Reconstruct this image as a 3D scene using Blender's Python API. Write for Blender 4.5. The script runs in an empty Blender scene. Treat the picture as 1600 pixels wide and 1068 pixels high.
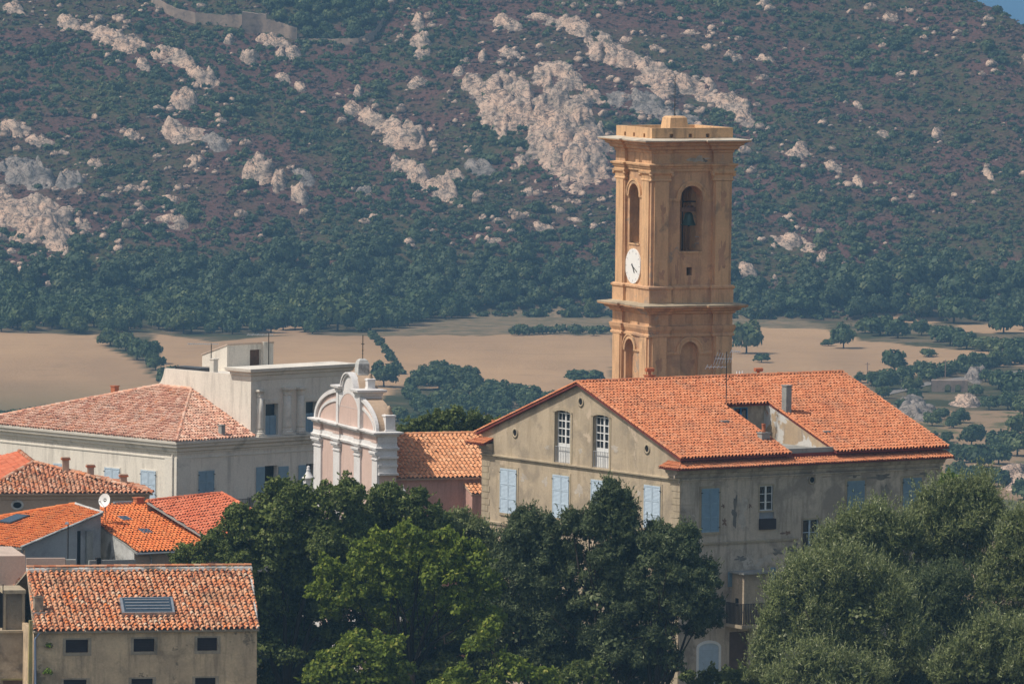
import bpy, bmesh, math
import numpy as np
from mathutils import Vector
PI = math.pi
S = bpy.context.scene
COL = S.collection
# ------------------------------------------------------------------ camera
FPX = 12000.0; PITCH = math.radians(3.82); ROLL = math.radians(0.6); CAMZ = 60.0
_R0 = np.array([1, 0, 0.]); _F = np.array([0, math.cos(PITCH), -math.sin(PITCH)]); _U0 = np.array([0, math.sin(PITCH), math.cos(PITCH)])
_R = math.cos(ROLL) * _R0 + math.sin(ROLL) * _U0; _U = -math.sin(ROLL) * _R0 + math.cos(ROLL) * _U0
CAM = np.array([0, 0, CAMZ])
def ray(px, py): return _F + _R * ((px - 800) / FPX) + _U * ((534 - py) / FPX)
def atY(px, py, Y):
    d = ray(px, py); return CAM + d * (Y / d[1])
def pix(P):
    v = np.asarray(P, float) - CAM
    zc = v @ _F
    return 800 + FPX * (v @ _R) / zc, 534 - FPX * (v @ _U) / zc
def hitplane(px, py, p0, n):
    d = ray(px, py); t = np.dot(np.asarray(p0) - CAM, n) / np.dot(d, n); return CAM + d * t
cam = bpy.data.cameras.new("camera"); co = bpy.data.objects.new("camera", cam); COL.objects.link(co)
cam.sensor_width = 36; cam.lens = FPX * 36 / 1600; cam.clip_start = 1; cam.clip_end = 60000
co.location = CAM
from mathutils import Matrix
M = Matrix(((_R[0], _U[0], -_F[0]), (_R[1], _U[1], -_F[1]), (_R[2], _U[2], -_F[2])))
co.rotation_euler = M.to_euler()
S.camera = co
# ------------------------------------------------------------------ light
SUN_EL = math.radians(54); AL = math.radians(18)      # sun to the left, slightly on the camera's side
sdir = Vector((-math.cos(AL) * math.cos(SUN_EL), -math.sin(AL) * math.cos(SUN_EL), math.sin(SUN_EL)))
sl = bpy.data.lights.new("sun", 'SUN'); so = bpy.data.objects.new("sun", sl); COL.objects.link(so)
sl.energy = 3.1; sl.angle = math.radians(0.5); sl.color = (1.0, 0.93, 0.83)
so.rotation_euler = sdir.to_track_quat('Z', 'Y').to_euler(); so.location = (0, 0, 300)
W = bpy.data.worlds.new("World"); S.world = W; W.use_nodes = True
nt = W.node_tree; bg = nt.nodes["Background"]
sky = nt.nodes.new("ShaderNodeTexSky"); sky.sky_type = 'NISHITA'; sky.sun_disc = False
sky.sun_elevation = SUN_EL; sky.sun_rotation = math.atan2(sdir.x, sdir.y)
sky.altitude = 200; sky.dust_density = 1.5
tint = nt.nodes.new("ShaderNodeMix"); tint.data_type = 'RGBA'; tint.blend_type = 'MULTIPLY'; tint.inputs[0].default_value = 1; tint.inputs[7].default_value = (1.0, .86, .70, 1)
nt.links.new(sky.outputs[0], tint.inputs[6]); nt.links.new(tint.outputs[2], bg.inputs[0]); bg.inputs[1].default_value = 0.145
S.view_settings.view_transform = 'Standard'; S.view_settings.look = 'None'; S.view_settings.gamma = 1
S.view_settings.exposure = 0.3
S.cycles.max_bounces = 6; S.cycles.diffuse_bounces = 3; S.cycles.glossy_bounces = 2; S.cycles.transmission_bounces = 3
S.cycles.volume_bounces = 0; S.cycles.transparent_max_bounces = 6
# ------------------------------------------------------------------ noise (numpy)
def _h(ix, iy, seed):
    n = (ix.astype(np.int64) * 374761393 + iy.astype(np.int64) * 668265263 + seed * 1274126177) & 0xffffffff
    n = ((n ^ (n >> 13)) * 1274126177) & 0xffffffff
    return ((n ^ (n >> 16)) & 0xffff) / 65535.0
def vnoise(x, y, seed=0):
    x = np.asarray(x, float); y = np.asarray(y, float)
    ix = np.floor(x); iy = np.floor(y); fx = x - ix; fy = y - iy
    fx = fx * fx * (3 - 2 * fx); fy = fy * fy * (3 - 2 * fy)
    a = _h(ix, iy, seed); b = _h(ix + 1, iy, seed); c = _h(ix, iy + 1, seed); d = _h(ix + 1, iy + 1, seed)
    return (a + (b - a) * fx) * (1 - fy) + (c + (d - c) * fx) * fy
def fbm(x, y, seed=0, o=4):
    s = 0; a = .5; t = 0
    for k in range(o):
        s = s + a * vnoise(x * 2 ** k + 17.3 * k, y * 2 ** k + 5.1 * k, seed + k); t += a; a *= .5
    return s / t
# ------------------------------------------------------------------ materials
MATS = {}
def _mat(name):
    m = bpy.data.materials.new(name); m.use_nodes = True; MATS[name] = m
    n = m.node_tree.nodes; b = n["Principled BSDF"]; b.inputs["Specular IOR Level"].default_value = 0.25
    return m, m.node_tree, n, b
def _noise(nt, scale, detail=5, rough=.6, stretch=None, dist=0):
    tc = nt.nodes.new("ShaderNodeTexCoord"); t = nt.nodes.new("ShaderNodeTexNoise")
    t.inputs["Scale"].default_value = scale; t.inputs["Detail"].default_value = detail; t.inputs["Roughness"].default_value = rough
    t.inputs["Distortion"].default_value = dist
    if stretch:
        mp = nt.nodes.new("ShaderNodeMapping"); mp.inputs["Scale"].default_value = stretch
        nt.links.new(tc.outputs["Object"], mp.inputs[0]); nt.links.new(mp.outputs[0], t.inputs[0])
    else: nt.links.new(tc.outputs["Object"], t.inputs[0])
    return t.outputs["Fac"]
def _range(nt, src, lo, hi, to0=0., to1=1.):
    r = nt.nodes.new("ShaderNodeMapRange"); r.inputs[1].default_value = lo; r.inputs[2].default_value = hi
    r.inputs[3].default_value = to0; r.inputs[4].default_value = to1; nt.links.new(src, r.inputs[0]); return r.outputs[0]
def _mix(nt, fac, a, b, mode='MIX'):
    m = nt.nodes.new("ShaderNodeMix"); m.data_type = 'RGBA'; m.blend_type = mode
    for s, v in ((0, fac), (6, a), (7, b)):
        if isinstance(v, (int, float)): m.inputs[s].default_value = v
        elif isinstance(v, tuple): m.inputs[s].default_value = (*v, 1)
        else: nt.links.new(v, m.inputs[s])
    return m.outputs[2]
def _bump(nt, b, src, dist, strength=.6):
    k = nt.nodes.new("ShaderNodeBump"); k.inputs["Distance"].default_value = dist; k.inputs["Strength"].default_value = strength
    nt.links.new(src, k.inputs["Height"]); nt.links.new(k.outputs[0], b.inputs["Normal"])
def plaster(name, c1, c2, c3=None, lo3=.56, hi3=.66, s=.5, rough=.9, bump=.03, c4=None, streak=None):
    m, nt, n, b = _mat(name)
    col = _mix(nt, _range(nt, _noise(nt, s, 6), .38, .62), c1, c2)
    if streak: col = _mix(nt, _range(nt, _noise(nt, 1.0, 6, .65, (2.2, 2.2, .28)), .49, .72, 0, .85), col, streak)
    if c3: col = _mix(nt, _range(nt, _noise(nt, .55, 8, .62, None, .4), lo3, hi3), col, c3)
    if c4: col = _mix(nt, _range(nt, _noise(nt, .35, 9, .7), .6, .63), col, c4)
    fine = _noise(nt, 9, 5, .7)
    col = _mix(nt, .35, col, _mix(nt, _range(nt, fine, .3, .7), (.45, .45, .45), (1, 1, 1)), 'MULTIPLY')
    nt.links.new(col, b.inputs["Base Color"]); b.inputs["Roughness"].default_value = rough
    _bump(nt, b, _noise(nt, 5, 8, .7), bump)
    return m
def plain(name, c, rough=.6, metal=0, var=.25, spec=.3):
    m, nt, n, b = _mat(name)
    col = _mix(nt, _range(nt, _noise(nt, 3, 5), .3, .7), c, tuple(x * (1 - var) for x in c))
    nt.links.new(col, b.inputs["Base Color"]); b.inputs["Roughness"].default_value = rough; b.inputs["Metallic"].default_value = metal
    b.inputs["Specular IOR Level"].default_value = spec
    return m
def tilemat(name, stops, lichen=None, lf=.5):
    m, nt, n, b = _mat(name)
    at = n.new("ShaderNodeAttribute"); at.attribute_name = "v"
    cr = n.new("ShaderNodeValToRGB"); e = cr.color_ramp.elements
    while len(e) > 1: e.remove(e[-1])
    e[0].position = stops[0][0]; e[0].color = (*stops[0][1], 1)
    for p, c in stops[1:]:
        x = e.new(p); x.color = (*c, 1)
    nt.links.new(at.outputs["Fac"], cr.inputs[0]); col = cr.outputs[0]
    if lichen: col = _mix(nt, _range(nt, _noise(nt, .6, 8, .7), .5, .72, 0, lf), col, lichen)
    col = _mix(nt, _range(nt, _noise(nt, .9, 6, .7), .5, .75, 0, .4), col, (.16, .085, .055))
    nt.links.new(col, b.inputs["Base Color"]); b.inputs["Roughness"].default_value = .85
    return m
def leafmat(name, stops, trans=.25):
    m, nt, n, b = _mat(name)
    at = n.new("ShaderNodeAttribute"); at.attribute_name = "v"
    cr = n.new("ShaderNodeValToRGB"); e = cr.color_ramp.elements
    while len(e) > 1: e.remove(e[-1])
    e[0].position = stops[0][0]; e[0].color = (*stops[0][1], 1)
    for p, c in stops[1:]:
        x = e.new(p); x.color = (*c, 1)
    nt.links.new(at.outputs["Fac"], cr.inputs[0])
    out = n["Material Output"]; tr = n.new("ShaderNodeBsdfTranslucent"); mx = n.new("ShaderNodeMixShader"); mx.inputs[0].default_value = trans
    nt.links.new(cr.outputs[0], b.inputs["Base Color"]); nt.links.new(cr.outputs[0], tr.inputs[0])
    b.inputs["Roughness"].default_value = .6; b.inputs["Specular IOR Level"].default_value = .2
    nt.links.new(b.outputs[0], mx.inputs[1]); nt.links.new(tr.outputs[0], mx.inputs[2]); nt.links.new(mx.outputs[0], out.inputs[0])
    return m
# ------------------------------------------------------------------ mesh helpers
def mesh_np(name, V, F, mat, smooth=False, attr=None, vattr=None):
    """V (n,3), F (m,k) all faces the same size; attr one value per face"""
    me = bpy.data.meshes.new(name); V = np.ascontiguousarray(V, np.float32); F = np.ascontiguousarray(F, np.int32)
    m, k = F.shape
    me.vertices.add(len(V)); me.vertices.foreach_set("co", V.ravel())
    me.loops.add(m * k); me.loops.foreach_set("vertex_index", F.ravel())
    me.polygons.add(m); me.polygons.foreach_set("loop_start", np.arange(0, m * k, k, dtype=np.int32))
    me.polygons.foreach_set("loop_total", np.full(m, k, np.int32))
    if attr is not None:
        a = me.attributes.new("v", 'FLOAT', 'FACE'); a.data.foreach_set("value", np.ascontiguousarray(attr, np.float32))
    if vattr:
        for kx, arr in vattr.items():
            a = me.attributes.new(kx, 'FLOAT', 'POINT'); a.data.foreach_set("value", np.ascontiguousarray(arr, np.float32))
    me.update(calc_edges=True)
    if smooth: me.polygons.foreach_set("use_smooth", np.ones(m, bool))
    me.materials.append(MATS[mat] if isinstance(mat, str) else mat)
    return me
def link(name, me, parent=None, loc=None):
    o = bpy.data.objects.new(name, me); COL.objects.link(o)
    if parent is not None: o.parent = parent
    if loc is not None: o.location = loc
    return o
def tag(o, label=None, cat=None, group=None, kind=None):
    if label: o["label"] = label
    if cat: o["category"] = cat
    if group: o["group"] = group
    if kind: o["kind"] = kind
    return o
def empty(name, loc, label, cat, group=None):
    o = bpy.data.objects.new(name, None); COL.objects.link(o); o.location = loc
    o.empty_display_size = 1
    return tag(o, label, cat, group)
class MB:
    """collects polygons (world coordinates) and links them as one mesh object under a root"""
    def __init__(s): s.v = []; s.f = []; s.a = []; s.useattr = False
    def add(s, V, F, a=None):
        o = len(s.v); s.v += [tuple(p) for p in V]; s.f += [tuple(i + o for i in f) for f in F]
        s.a += [a if a is not None else .5] * len(F)
        if a is not None: s.useattr = True
        return s
    def hexa(s, P, a=None):
        return s.add(P, [(0, 3, 2, 1), (4, 5, 6, 7), (0, 1, 5, 4), (1, 2, 6, 5), (2, 3, 7, 6), (3, 0, 4, 7)], a)
    def tube(s, pts, rad, n=8, cap=True):
        pts = [Vector(p) for p in pts]
        if not hasattr(rad, '__len__'): rad = [rad] * len(pts)
        V = []; F = []
        for i, p in enumerate(pts):
            d = (pts[min(i + 1, len(pts) - 1)] - pts[max(i - 1, 0)]).normalized()
            x = d.orthogonal().normalized() if i == 0 else (x - d * x.dot(d)).normalized()
            y = d.cross(x)
            for k in range(n):
                t = 2 * PI * k / n; V.append(p + (x * math.cos(t) + y * math.sin(t)) * rad[i])
        for i in range(len(pts) - 1):
            for k in range(n): F.append((i * n + k, i * n + (k + 1) % n, (i + 1) * n + (k + 1) % n, (i + 1) * n + k))
        if cap: F.append(tuple(range(n))[::-1]); F.append(tuple((len(pts) - 1) * n + k for k in range(n)))
        return s.add(V, F)
    def lathe(s, c, prof, n=16):
        V = []; F = []
        for r, z in prof:
            for k in range(n): V.append((c[0] + r * math.cos(2 * PI * k / n), c[1] + r * math.sin(2 * PI * k / n), c[2] + z))
        for i in range(len(prof) - 1):
            for k in range(n): F.append((i * n + k, i * n + (k + 1) % n, (i + 1) * n + (k + 1) % n, (i + 1) * n + k))
        F.append(tuple(range(n))[::-1]); F.append(tuple((len(prof) - 1) * n + k for k in range(n)))
        return s.add(V, F)
    def build(s, name, mat, parent=None, smooth=False, planes=None):
        off = np.array(parent_world(parent)) if parent is not None else np.zeros(3)
        bm = bmesh.new(); lay = bm.faces.layers.float.new("v")
        vs = [bm.verts.new((p[0] - off[0], p[1] - off[1], p[2] - off[2])) for p in s.v]
        for f, a in zip(s.f, s.a):
            try: q = bm.faces.new([vs[i] for i in f]); q[lay] = a
            except ValueError: pass
        if planes:
            for p0, n in planes:
                bmesh.ops.bisect_plane(bm, geom=bm.verts[:] + bm.edges[:] + bm.faces[:], plane_co=Vector(p0) - Vector(off), plane_no=Vector(n), clear_outer=True)
        me = bpy.data.meshes.new(name); bm.to_mesh(me); bm.free()
        if smooth: me.polygons.foreach_set("use_smooth", np.ones(len(me.polygons), bool))
        me.materials.append(MATS[mat])
        o = bpy.data.objects.new(name, me); COL.objects.link(o)
        if parent is not None: o.parent = parent
        return o
def parent_world(p):
    l = Vector((0, 0, 0))
    while p is not None: l = l + p.location; p = p.parent
    return l
# ------------------------------------------------------------------ terrain
HB = -67.0; HY = 2000.0; HM = 0.34
def ridgeY(x, Y):
    """depth at which the hill crests, from the skyline it draws"""
    px = 800 + FPX * x / Y
    py = np.interp(px, [0, 1300, 1420, 1512, 1545, 1575, 1602, 1700, 1900], [-75, -70, -30, 0, 10, 26, 44, 120, 300])
    py = py - .0105 * (px - 800)
    return (60 - HB + HY * HM) / ((py + 267) / FPX + HM)
def terrain(x, Y):
    x = np.asarray(x, float); Y = np.asarray(Y, float)
    z = np.interp(Y, [-100, 0, 60, 200, 400, 545, 640, 820, 1100, 1400, 2000], [58, 56, 40, 14, 2, 2, -18, -46, -64, HB, HB])
    z = z + np.where((Y > 1000) & (Y < 2000), 1.0 * (fbm(x / 90, Y / 130, 3, 3) - .5) * np.clip((Y - 1000) / 200, 0, 1) * np.clip((2000 - Y) / 60, 0, 1) * 3, 0)
    ry = ridgeY(x, np.maximum(Y, 1500))
    t = np.maximum(Y - HY, 0)
    up = np.where(Y > HY, np.minimum(t, np.maximum(ry - HY, 0)) * HM - np.maximum(Y - np.maximum(ry, HY), 0) * .35, 0)
    g = np.clip(t / 40, 0, 1)
    d = (x + (Y - HY) * .55)
    und = (fbm(x / 60 + 3, Y / 60, 11, 4) - .5) * 9 + (1 - abs(2 * fbm(x / 70 + Y / 110, (Y - x) / 160, 21, 3) - 1) - .6) * 5 + (fbm(x / 9, Y / 9, 31, 3) - .5) * 2.2
    fade = np.clip((ry - Y) / 30, 0, 1)
    zz = z + up + g * und * np.where(Y > HY, fade, 0)
    return np.maximum(zz, -145)
def ground_hit(px, py, y0=1380, y1=2500):
    px = np.atleast_1d(np.asarray(px, float)); py = np.atleast_1d(np.asarray(py, float))
    D = _F[None] + _R[None] * ((px - 800) / FPX)[:, None] + _U[None] * ((534 - py) / FPX)[:, None]
    D = D / D[:, 1:2]
    hit = np.full(len(px), np.nan)
    for Y in np.arange(max(y0, 1380), y1, 8.0):
        z = CAMZ + D[:, 2] * Y; x = D[:, 0] * Y
        m = np.isnan(hit) & (z <= terrain(x, np.full_like(x, Y)))
        hit[m] = Y
    lo = hit - 8; hi = hit.copy()
    for _ in range(10):
        mid = (lo + hi) / 2; below = CAMZ + D[:, 2] * mid <= terrain(D[:, 0] * mid, mid)
        hi = np.where(below, mid, hi); lo = np.where(below, lo, mid)
    x = D[:, 0] * hi
    return np.stack([x, hi, terrain(x, np.nan_to_num(hi, nan=1500))], 1)
def inpoly(px, py, poly):
    r = np.zeros(np.shape(px), bool); n = len(poly)
    for i in range(n):
        x1, y1 = poly[i]; x2, y2 = poly[(i + 1) % n]
        c = ((y1 > py) != (y2 > py)) & (px < (x2 - x1) * (py - y1) / (y2 - y1 + 1e-9) + x1)
        r ^= c
    return r
def pixv(x, Y, z):
    v0 = x; v1 = Y; v2 = z - CAMZ
    zc = v1 * _F[1] + v2 * _F[2]
    return 800 + FPX * (v0 * _R[0] + v1 * _R[1] + v2 * _R[2]) / zc, 534 - FPX * (v0 * _U[0] + v1 * _U[1] + v2 * _U[2]) / zc
FIELDS = [[(-500, 512), (-80, 517), (60, 520), (150, 523), (170, 545), (205, 560), (245, 592), (262, 610), (250, 700), (-500, 700)],
          [(238, 521), (300, 528), (330, 534), (470, 522), (560, 524), (960, 523), (960, 640), (640, 600), (560, 640), (262, 606), (248, 585)],
          [(1130, 513), (1290, 512), (1345, 531), (1500, 546), (1680, 556), (1950, 566), (1950, 574), (1680, 568), (1600, 572), (1480, 574), (1440, 586), (1340, 604), (1130, 640)],
          [(400, 508), (430, 502), (480, 508), (480, 522), (420, 524)],
          [(1325, 486), (1375, 486), (1400, 497), (1460, 497), (1460, 506), (1380, 502), (1330, 494)],
          [(1500, 509), (1680, 500), (1680, 518), (1560, 521), (1500, 516)]]
ROUGH = [[(560, 522), (690, 500), (860, 478), (960, 470), (960, 524)], [(1140, 480), (1180, 490), (1300, 508), (1300, 514), (1140, 516)]]
xs = np.concatenate([np.linspace(-1500, -300, 25)[:-1], np.linspace(-300, 300, 301), np.linspace(300, 1500, 25)[1:]])
ys = np.concatenate([np.linspace(-100, 1000, 70)[:-1], np.linspace(1000, 1380, 60)[:-1], np.linspace(1380, 1985, 250)[:-1], np.linspace(1985, 2330, 230)[:-1], np.linspace(2330, 4200, 60)])
GX, GY = np.meshgrid(xs, ys); GZ = terrain(GX, GY)
gpx, gpy = pixv(GX, np.maximum(GY, 1), GZ)
jx = gpx + (fbm(GX / 7, GY / 20, 5, 3) - .5) * 16; jy = gpy + (fbm(GX / 9, GY / 20, 6, 3) - .5) * 7
fld = np.zeros(GX.shape); rgh = np.zeros(GX.shape)
for p in FIELDS: fld = np.maximum(fld, inpoly(jx, jy, p).astype(float))
for p in ROUGH: rgh = np.maximum(rgh, inpoly(jx, jy, p).astype(float))
far = (GY > 1300) & (GY < 2030); fld *= far; rgh *= far
val = ((GY > 1200) & (GY < 1700) & (gpx > 1250) & (gpy > 570)).astype(float)
hill = np.clip((GY - 1990) / 25, 0, 1)
green = np.clip((gpy - 590) / 60, 0, 1) * np.clip((300 - gpx) / 100, 0, 1)
nx, ny = len(xs), len(ys)
I = np.arange(nx * ny).reshape(ny, nx)
F = np.stack([I[:-1, :-1], I[:-1, 1:], I[1:, 1:], I[1:, :-1]], -1).reshape(-1, 4)
m, nt, n, b = _mat("ground")
def A(nm):
    a = n.new("ShaderNodeAttribute"); a.attribute_name = nm; return a.outputs["Fac"]
scrub = _mix(nt, _range(nt, _noise(nt, .035, 6, .6), .45, .55), (.105, .056, .048), (.058, .062, .030))
scrub = _mix(nt, _range(nt, _noise(nt, .5, 6, .7), .45, .65, 0, .8), scrub, (.115, .060, .048))
scrub = _mix(nt, _range(nt, _noise(nt, .35, 5, .7), .62, .7, 0, .5), scrub, (.25, .19, .14))
scrub = _mix(nt, _range(nt, _noise(nt, 1.1, 4, .7), .5, .58, 0, .75), scrub, (.022, .024, .014))
low = _mix(nt, _range(nt, _noise(nt, .05, 6, .6), .42, .58), (.05, .055, .028), (.15, .115, .07))
low = _mix(nt, _range(nt, _noise(nt, .3, 5, .7), .55, .7, 0, .7), low, (.035, .045, .02))
vly = _mix(nt, _range(nt, _noise(nt, .06, 6, .65, (1, .5, 1)), .50, .58), (.26, .18, .11), (.10, .10, .05))
straw = _mix(nt, _range(nt, _noise(nt, .02, 6, .6, (1, .35, 1)), .38, .62), (.40, .262, .15), (.31, .205, .122))
straw = _mix(nt, _range(nt, _noise(nt, .12, 6, .7, (.5, 1.6, 1)), .55, .72, 0, .5), straw, (.20, .14, .09))
straw = _mix(nt, A("green"), straw, (.14, .125, .075))
rg = _mix(nt, _range(nt, _noise(nt, .15, 6, .7), .4, .6), (.22, .16, .10), (.11, .10, .06))
col = _mix(nt, A("hill"), low, scrub); col = _mix(nt, A("val"), col, vly); col = _mix(nt, A("rgh"), col, rg); col = _mix(nt, A("fld"), col, straw)
nt.links.new(col, b.inputs["Base Color"]); b.inputs["Roughness"].default_value = 1; b.inputs["Specular IOR Level"].default_value = 0
_bump(nt, b, _noise(nt, .8, 6, .7), .8, .5)
me = mesh_np("ground", np.stack([GX, GY, GZ], -1).reshape(-1, 3), F, m, True, None,
             dict(fld=fld.ravel(), rgh=rgh.ravel(), val=val.ravel(), hill=hill.ravel(), green=green.ravel()))
tag(link("ground", me), kind="structure")
# sea
m, nt, n, b = _mat("sea"); b.inputs["Base Color"].default_value = (.004, .05, .14, 1); b.inputs["Roughness"].default_value = .6; b.inputs["Specular IOR Level"].default_value = .1
_bump(nt, b, _noise(nt, .05, 4), 1.0, .4)
me = mesh_np("sea", [(-6000, 3000, -140), (6000, 3000, -140), (6000, 24000, -140), (-6000, 24000, -140)], [(0, 1, 2, 3)], m)
tag(link("sea", me), kind="structure")
# haze: one closed box round everything
m, nt, n, b = _mat("haze"); n.remove(b)
pv = n.new("ShaderNodeVolumePrincipled"); pv.inputs["Color"].default_value = (.34, .66, 1.0, 1); pv.inputs["Density"].default_value = .000108
pv.inputs["Anisotropy"].default_value = 0.0
nt.links.new(pv.outputs[0], n["Material Output"].inputs["Volume"])
hz = MB(); x0, x1, y0, y1, z0, z1 = -6100, 6100, -120, 24100, -147, 120
hz.hexa([(x0, y0, z0), (x1, y0, z0), (x1, y1, z0), (x0, y1, z0), (x0, y0, z1), (x1, y0, z1), (x1, y1, z1), (x0, y1, z1)])
tag(hz.build("haze", "haze"), kind="stuff")
# ------------------------------------------------------------------ building materials
plaster("ochre_plaster", (.52, .42, .295), (.43, .35, .25), (.34, .28, .205), .5, .62, c4=(.56, .45, .33), streak=(.34, .27, .18))
plaster("grey_plaster", (.62, .52, .41), (.51, .43, .335), (.34, .285, .225), .48, .60, c4=(.60, .52, .43), streak=(.22, .18, .135))
plaster("stone_trim", (.47, .39, .27), (.40, .33, .23), (.27, .22, .16), .56, .7, streak=(.25, .2, .15))
plaster("tower_plaster", (.70, .425, .235), (.60, .365, .205), (.47, .29, .18), .5, .64, c4=(.40, .31, .23), streak=(.30, .18, .11))
plaster("tower_trim", (.74, .46, .25), (.64, .40, .22), (.30, .22, .15), .6, .72, streak=(.27, .18, .12))
plaster("pale_cap", (.62, .56, .46), (.52, .46, .37), (.36, .31, .25), .58, .7)
plaster("white_trim", (.74, .72, .70), (.66, .64, .62), (.42, .40, .37), .62, .74, s=1.2, bump=.01)
plaster("pink_plaster", (.66, .49, .42), (.61, .45, .38), (.55, .40, .34), .56, .7, bump=.008, streak=(.52, .37, .31))
plaster("rose_plaster", (.60, .36, .29), (.52, .31, .25), (.42, .24, .19), .55, .7, bump=.015, streak=(.40, .24, .19))
plaster("dome_plaster", (.50, .37, .26), (.42, .31, .22), (.28, .22, .17), .55, .7, bump=.02)
plaster("cream_plaster", (.80, .74, .64), (.75, .69, .60), (.66, .61, .53), .58, .72, bump=.01, streak=(.50, .46, .40))
plaster("cream_trim", (.76, .71, .62), (.68, .63, .55), (.42, .40, .35), .58, .72, bump=.01)
plaster("tan_plaster", (.52, .38, .28), (.46, .335, .245), (.33, .25, .18), .54, .7)
plaster("cement", (.36, .36, .33), (.29, .29, .27), (.20, .20, .19), .55, .7)
plaster("blue_cement", (.40, .41, .42), (.34, .35, .36), (.24, .24, .24), .56, .72)
plaster("pink_wall", (.60, .47, .38), (.55, .43, .35), (.42, .33, .27), .58, .72)
plaster("stone_wall", (.76, .58, .38), (.60, .455, .305), (.38, .29, .195), .5, .66, s=.9, bump=.14, c4=(.27, .215, .15), streak=(.30, .23, .16))
plaster("old_render", (.45, .38, .29), (.34, .29, .22), (.19, .16, .125), .5, .66, s=.9, bump=.06)
plaster("yellow_render", (.38, .32, .13), (.28, .24, .12), (.16, .15, .08), .5, .66, s=.9, bump=.04)
plaster("mortar", (.60, .60, .57), (.44, .44, .42), (.16, .15, .13), .5, .62, s=2, bump=.03)
plaster("peeling", (.52, .39, .25), (.44, .33, .22), (.62, .60, .56), .50, .53, s=1.0, bump=.02, c4=(.52, .24, .13), streak=(.3, .25, .2))
plaster("granite_wall", (.34, .25, .19), (.27, .20, .15), (.16, .12, .10), .5, .66, s=.4, bump=.2)
plain("shutter_blue", (.47, .57, .66), .7, var=.15)
plain("shutter_slate", (.25, .36, .45), .7, var=.15)
plain("shutter_dull", (.22, .31, .37), .7, var=.2)
plain("white_paint", (.74, .74, .72), .5, var=.12)
plain("grey_paint", (.32, .33, .35), .6)
plain("brown_door", (.13, .075, .05), .7, var=.4)
plain("dark_shutter", (.035, .018, .018), .6)
plain("dark_glass", (.012, .015, .02), .08, spec=.8, var=.1)
plain("dark_void", (.012, .010, .009), .9)
plain("blue_glass", (.03, .05, .07), .1, spec=.8)
plain("iron", (.05, .045, .04), .6, .4)
plain("zinc", (.42, .44, .46), .45, .6)
plain("dark_metal", (.07, .07, .075), .4, .5)
plain("terracotta", (.52, .17, .075), .85, var=.35)
plain("wine_fascia", (.20, .045, .035), .8, var=.3)
plain("bronze", (.10, .17, .15), .55, .5)
plain("timber", (.30, .20, .15), .8)
plain("clock_white", (.80, .80, .77), .5, var=.04)
plain("blue_frame", (.03, .19, .42), .5)
plain("pipe_blue", (.22, .27, .38), .5)
plaster("bare_brown", (.24, .15, .10), (.17, .11, .08), (.32, .22, .15), .5, .6, s=2)
plaster("bare_grey", (.21, .19, .16), (.15, .135, .115), (.27, .24, .2), .5, .6, s=2)
plaster("bare_pale", (.56, .50, .42), (.47, .41, .34), (.36, .31, .25), .5, .6, s=2)
plaster("rain_stain", (.50, .295, .175), (.43, .25, .155), (.56, .33, .20), .5, .6, s=2)
def blotch(root, fr, side, px, py, rx, ry, mat, o=.006, seed=0, name="bare_patch"):
    """irregular patch of lost or stained plaster lying on a wall"""
    rg_ = np.random.default_rng(int(px * 7 + py)); n = 26; tt, zz = fr.pk(side, px, py, o); t2 = abs(fr.pk(side, px + rx, py, o)[0] - tt); z2 = abs(fr.pk(side, px, py - ry, o)[1] - zz)
    ph = rg_.uniform(0, 6.28, 5); am = rg_.uniform(.06, .24, 5); V = []
    for i in range(n):
        a = 2 * PI * i / n; r = .8 + sum(am[k] * math.sin((k + 2) * a + ph[k]) for k in range(5)); V.append(fr.sw(side, tt + t2 * r * math.cos(a), zz + z2 * r * math.sin(a), o))
    c_ = fr.sw(side, tt, zz, o); mb = MB(); mb.add(V + [c_], [(i, (i + 1) % n, n) for i in range(n)]); return mb.build(name, mat, root)
plain("flower_pink", (.75, .30, .38), .8)
tilemat("tiles_main", [(0, (.47, .155, .07)), (.3, (.55, .195, .088)), (.6, (.59, .225, .105)), (.9, (.63, .265, .135)), (1, (.48, .21, .12))], (.22, .13, .09), .55)
tilemat("tiles_pale", [(0, (.42, .20, .14)), (.25, (.58, .29, .20)), (.5, (.68, .40, .28)), (.75, (.76, .52, .40)), (1, (.64, .29, .16))], (.34, .25, .2), .5)
tilemat("tiles_old", [(0, (.22, .10, .06)), (.2, (.46, .16, .08)), (.4, (.58, .26, .15)), (.6, (.62, .36, .24)), (.8, (.60, .20, .07)), (1, (.66, .50, .38))], (.20, .14, .08), .6)
tilemat("tiles_near", [(0, (.28, .12, .07)), (.15, (.48, .16, .07)), (.4, (.60, .26, .13)), (.65, (.66, .37, .22)), (.85, (.68, .21, .06)), (1, (.64, .48, .34))], (.16, .12, .08), .6)
tilemat("tiles_orange", [(0, (.60, .15, .045)), (.5, (.70, .20, .06)), (1, (.75, .26, .09))], (.30, .13, .06), .4)
tilemat("tiles_red", [(0, (.52, .13, .06)), (.5, (.60, .165, .08)), (1, (.66, .22, .12))], (.3, .12, .07), .3)
tilemat("tiles_nave", [(0, (.60, .26, .12)), (.5, (.71, .335, .165)), (1, (.78, .42, .23))], (.30, .16, .08), .4)

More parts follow.
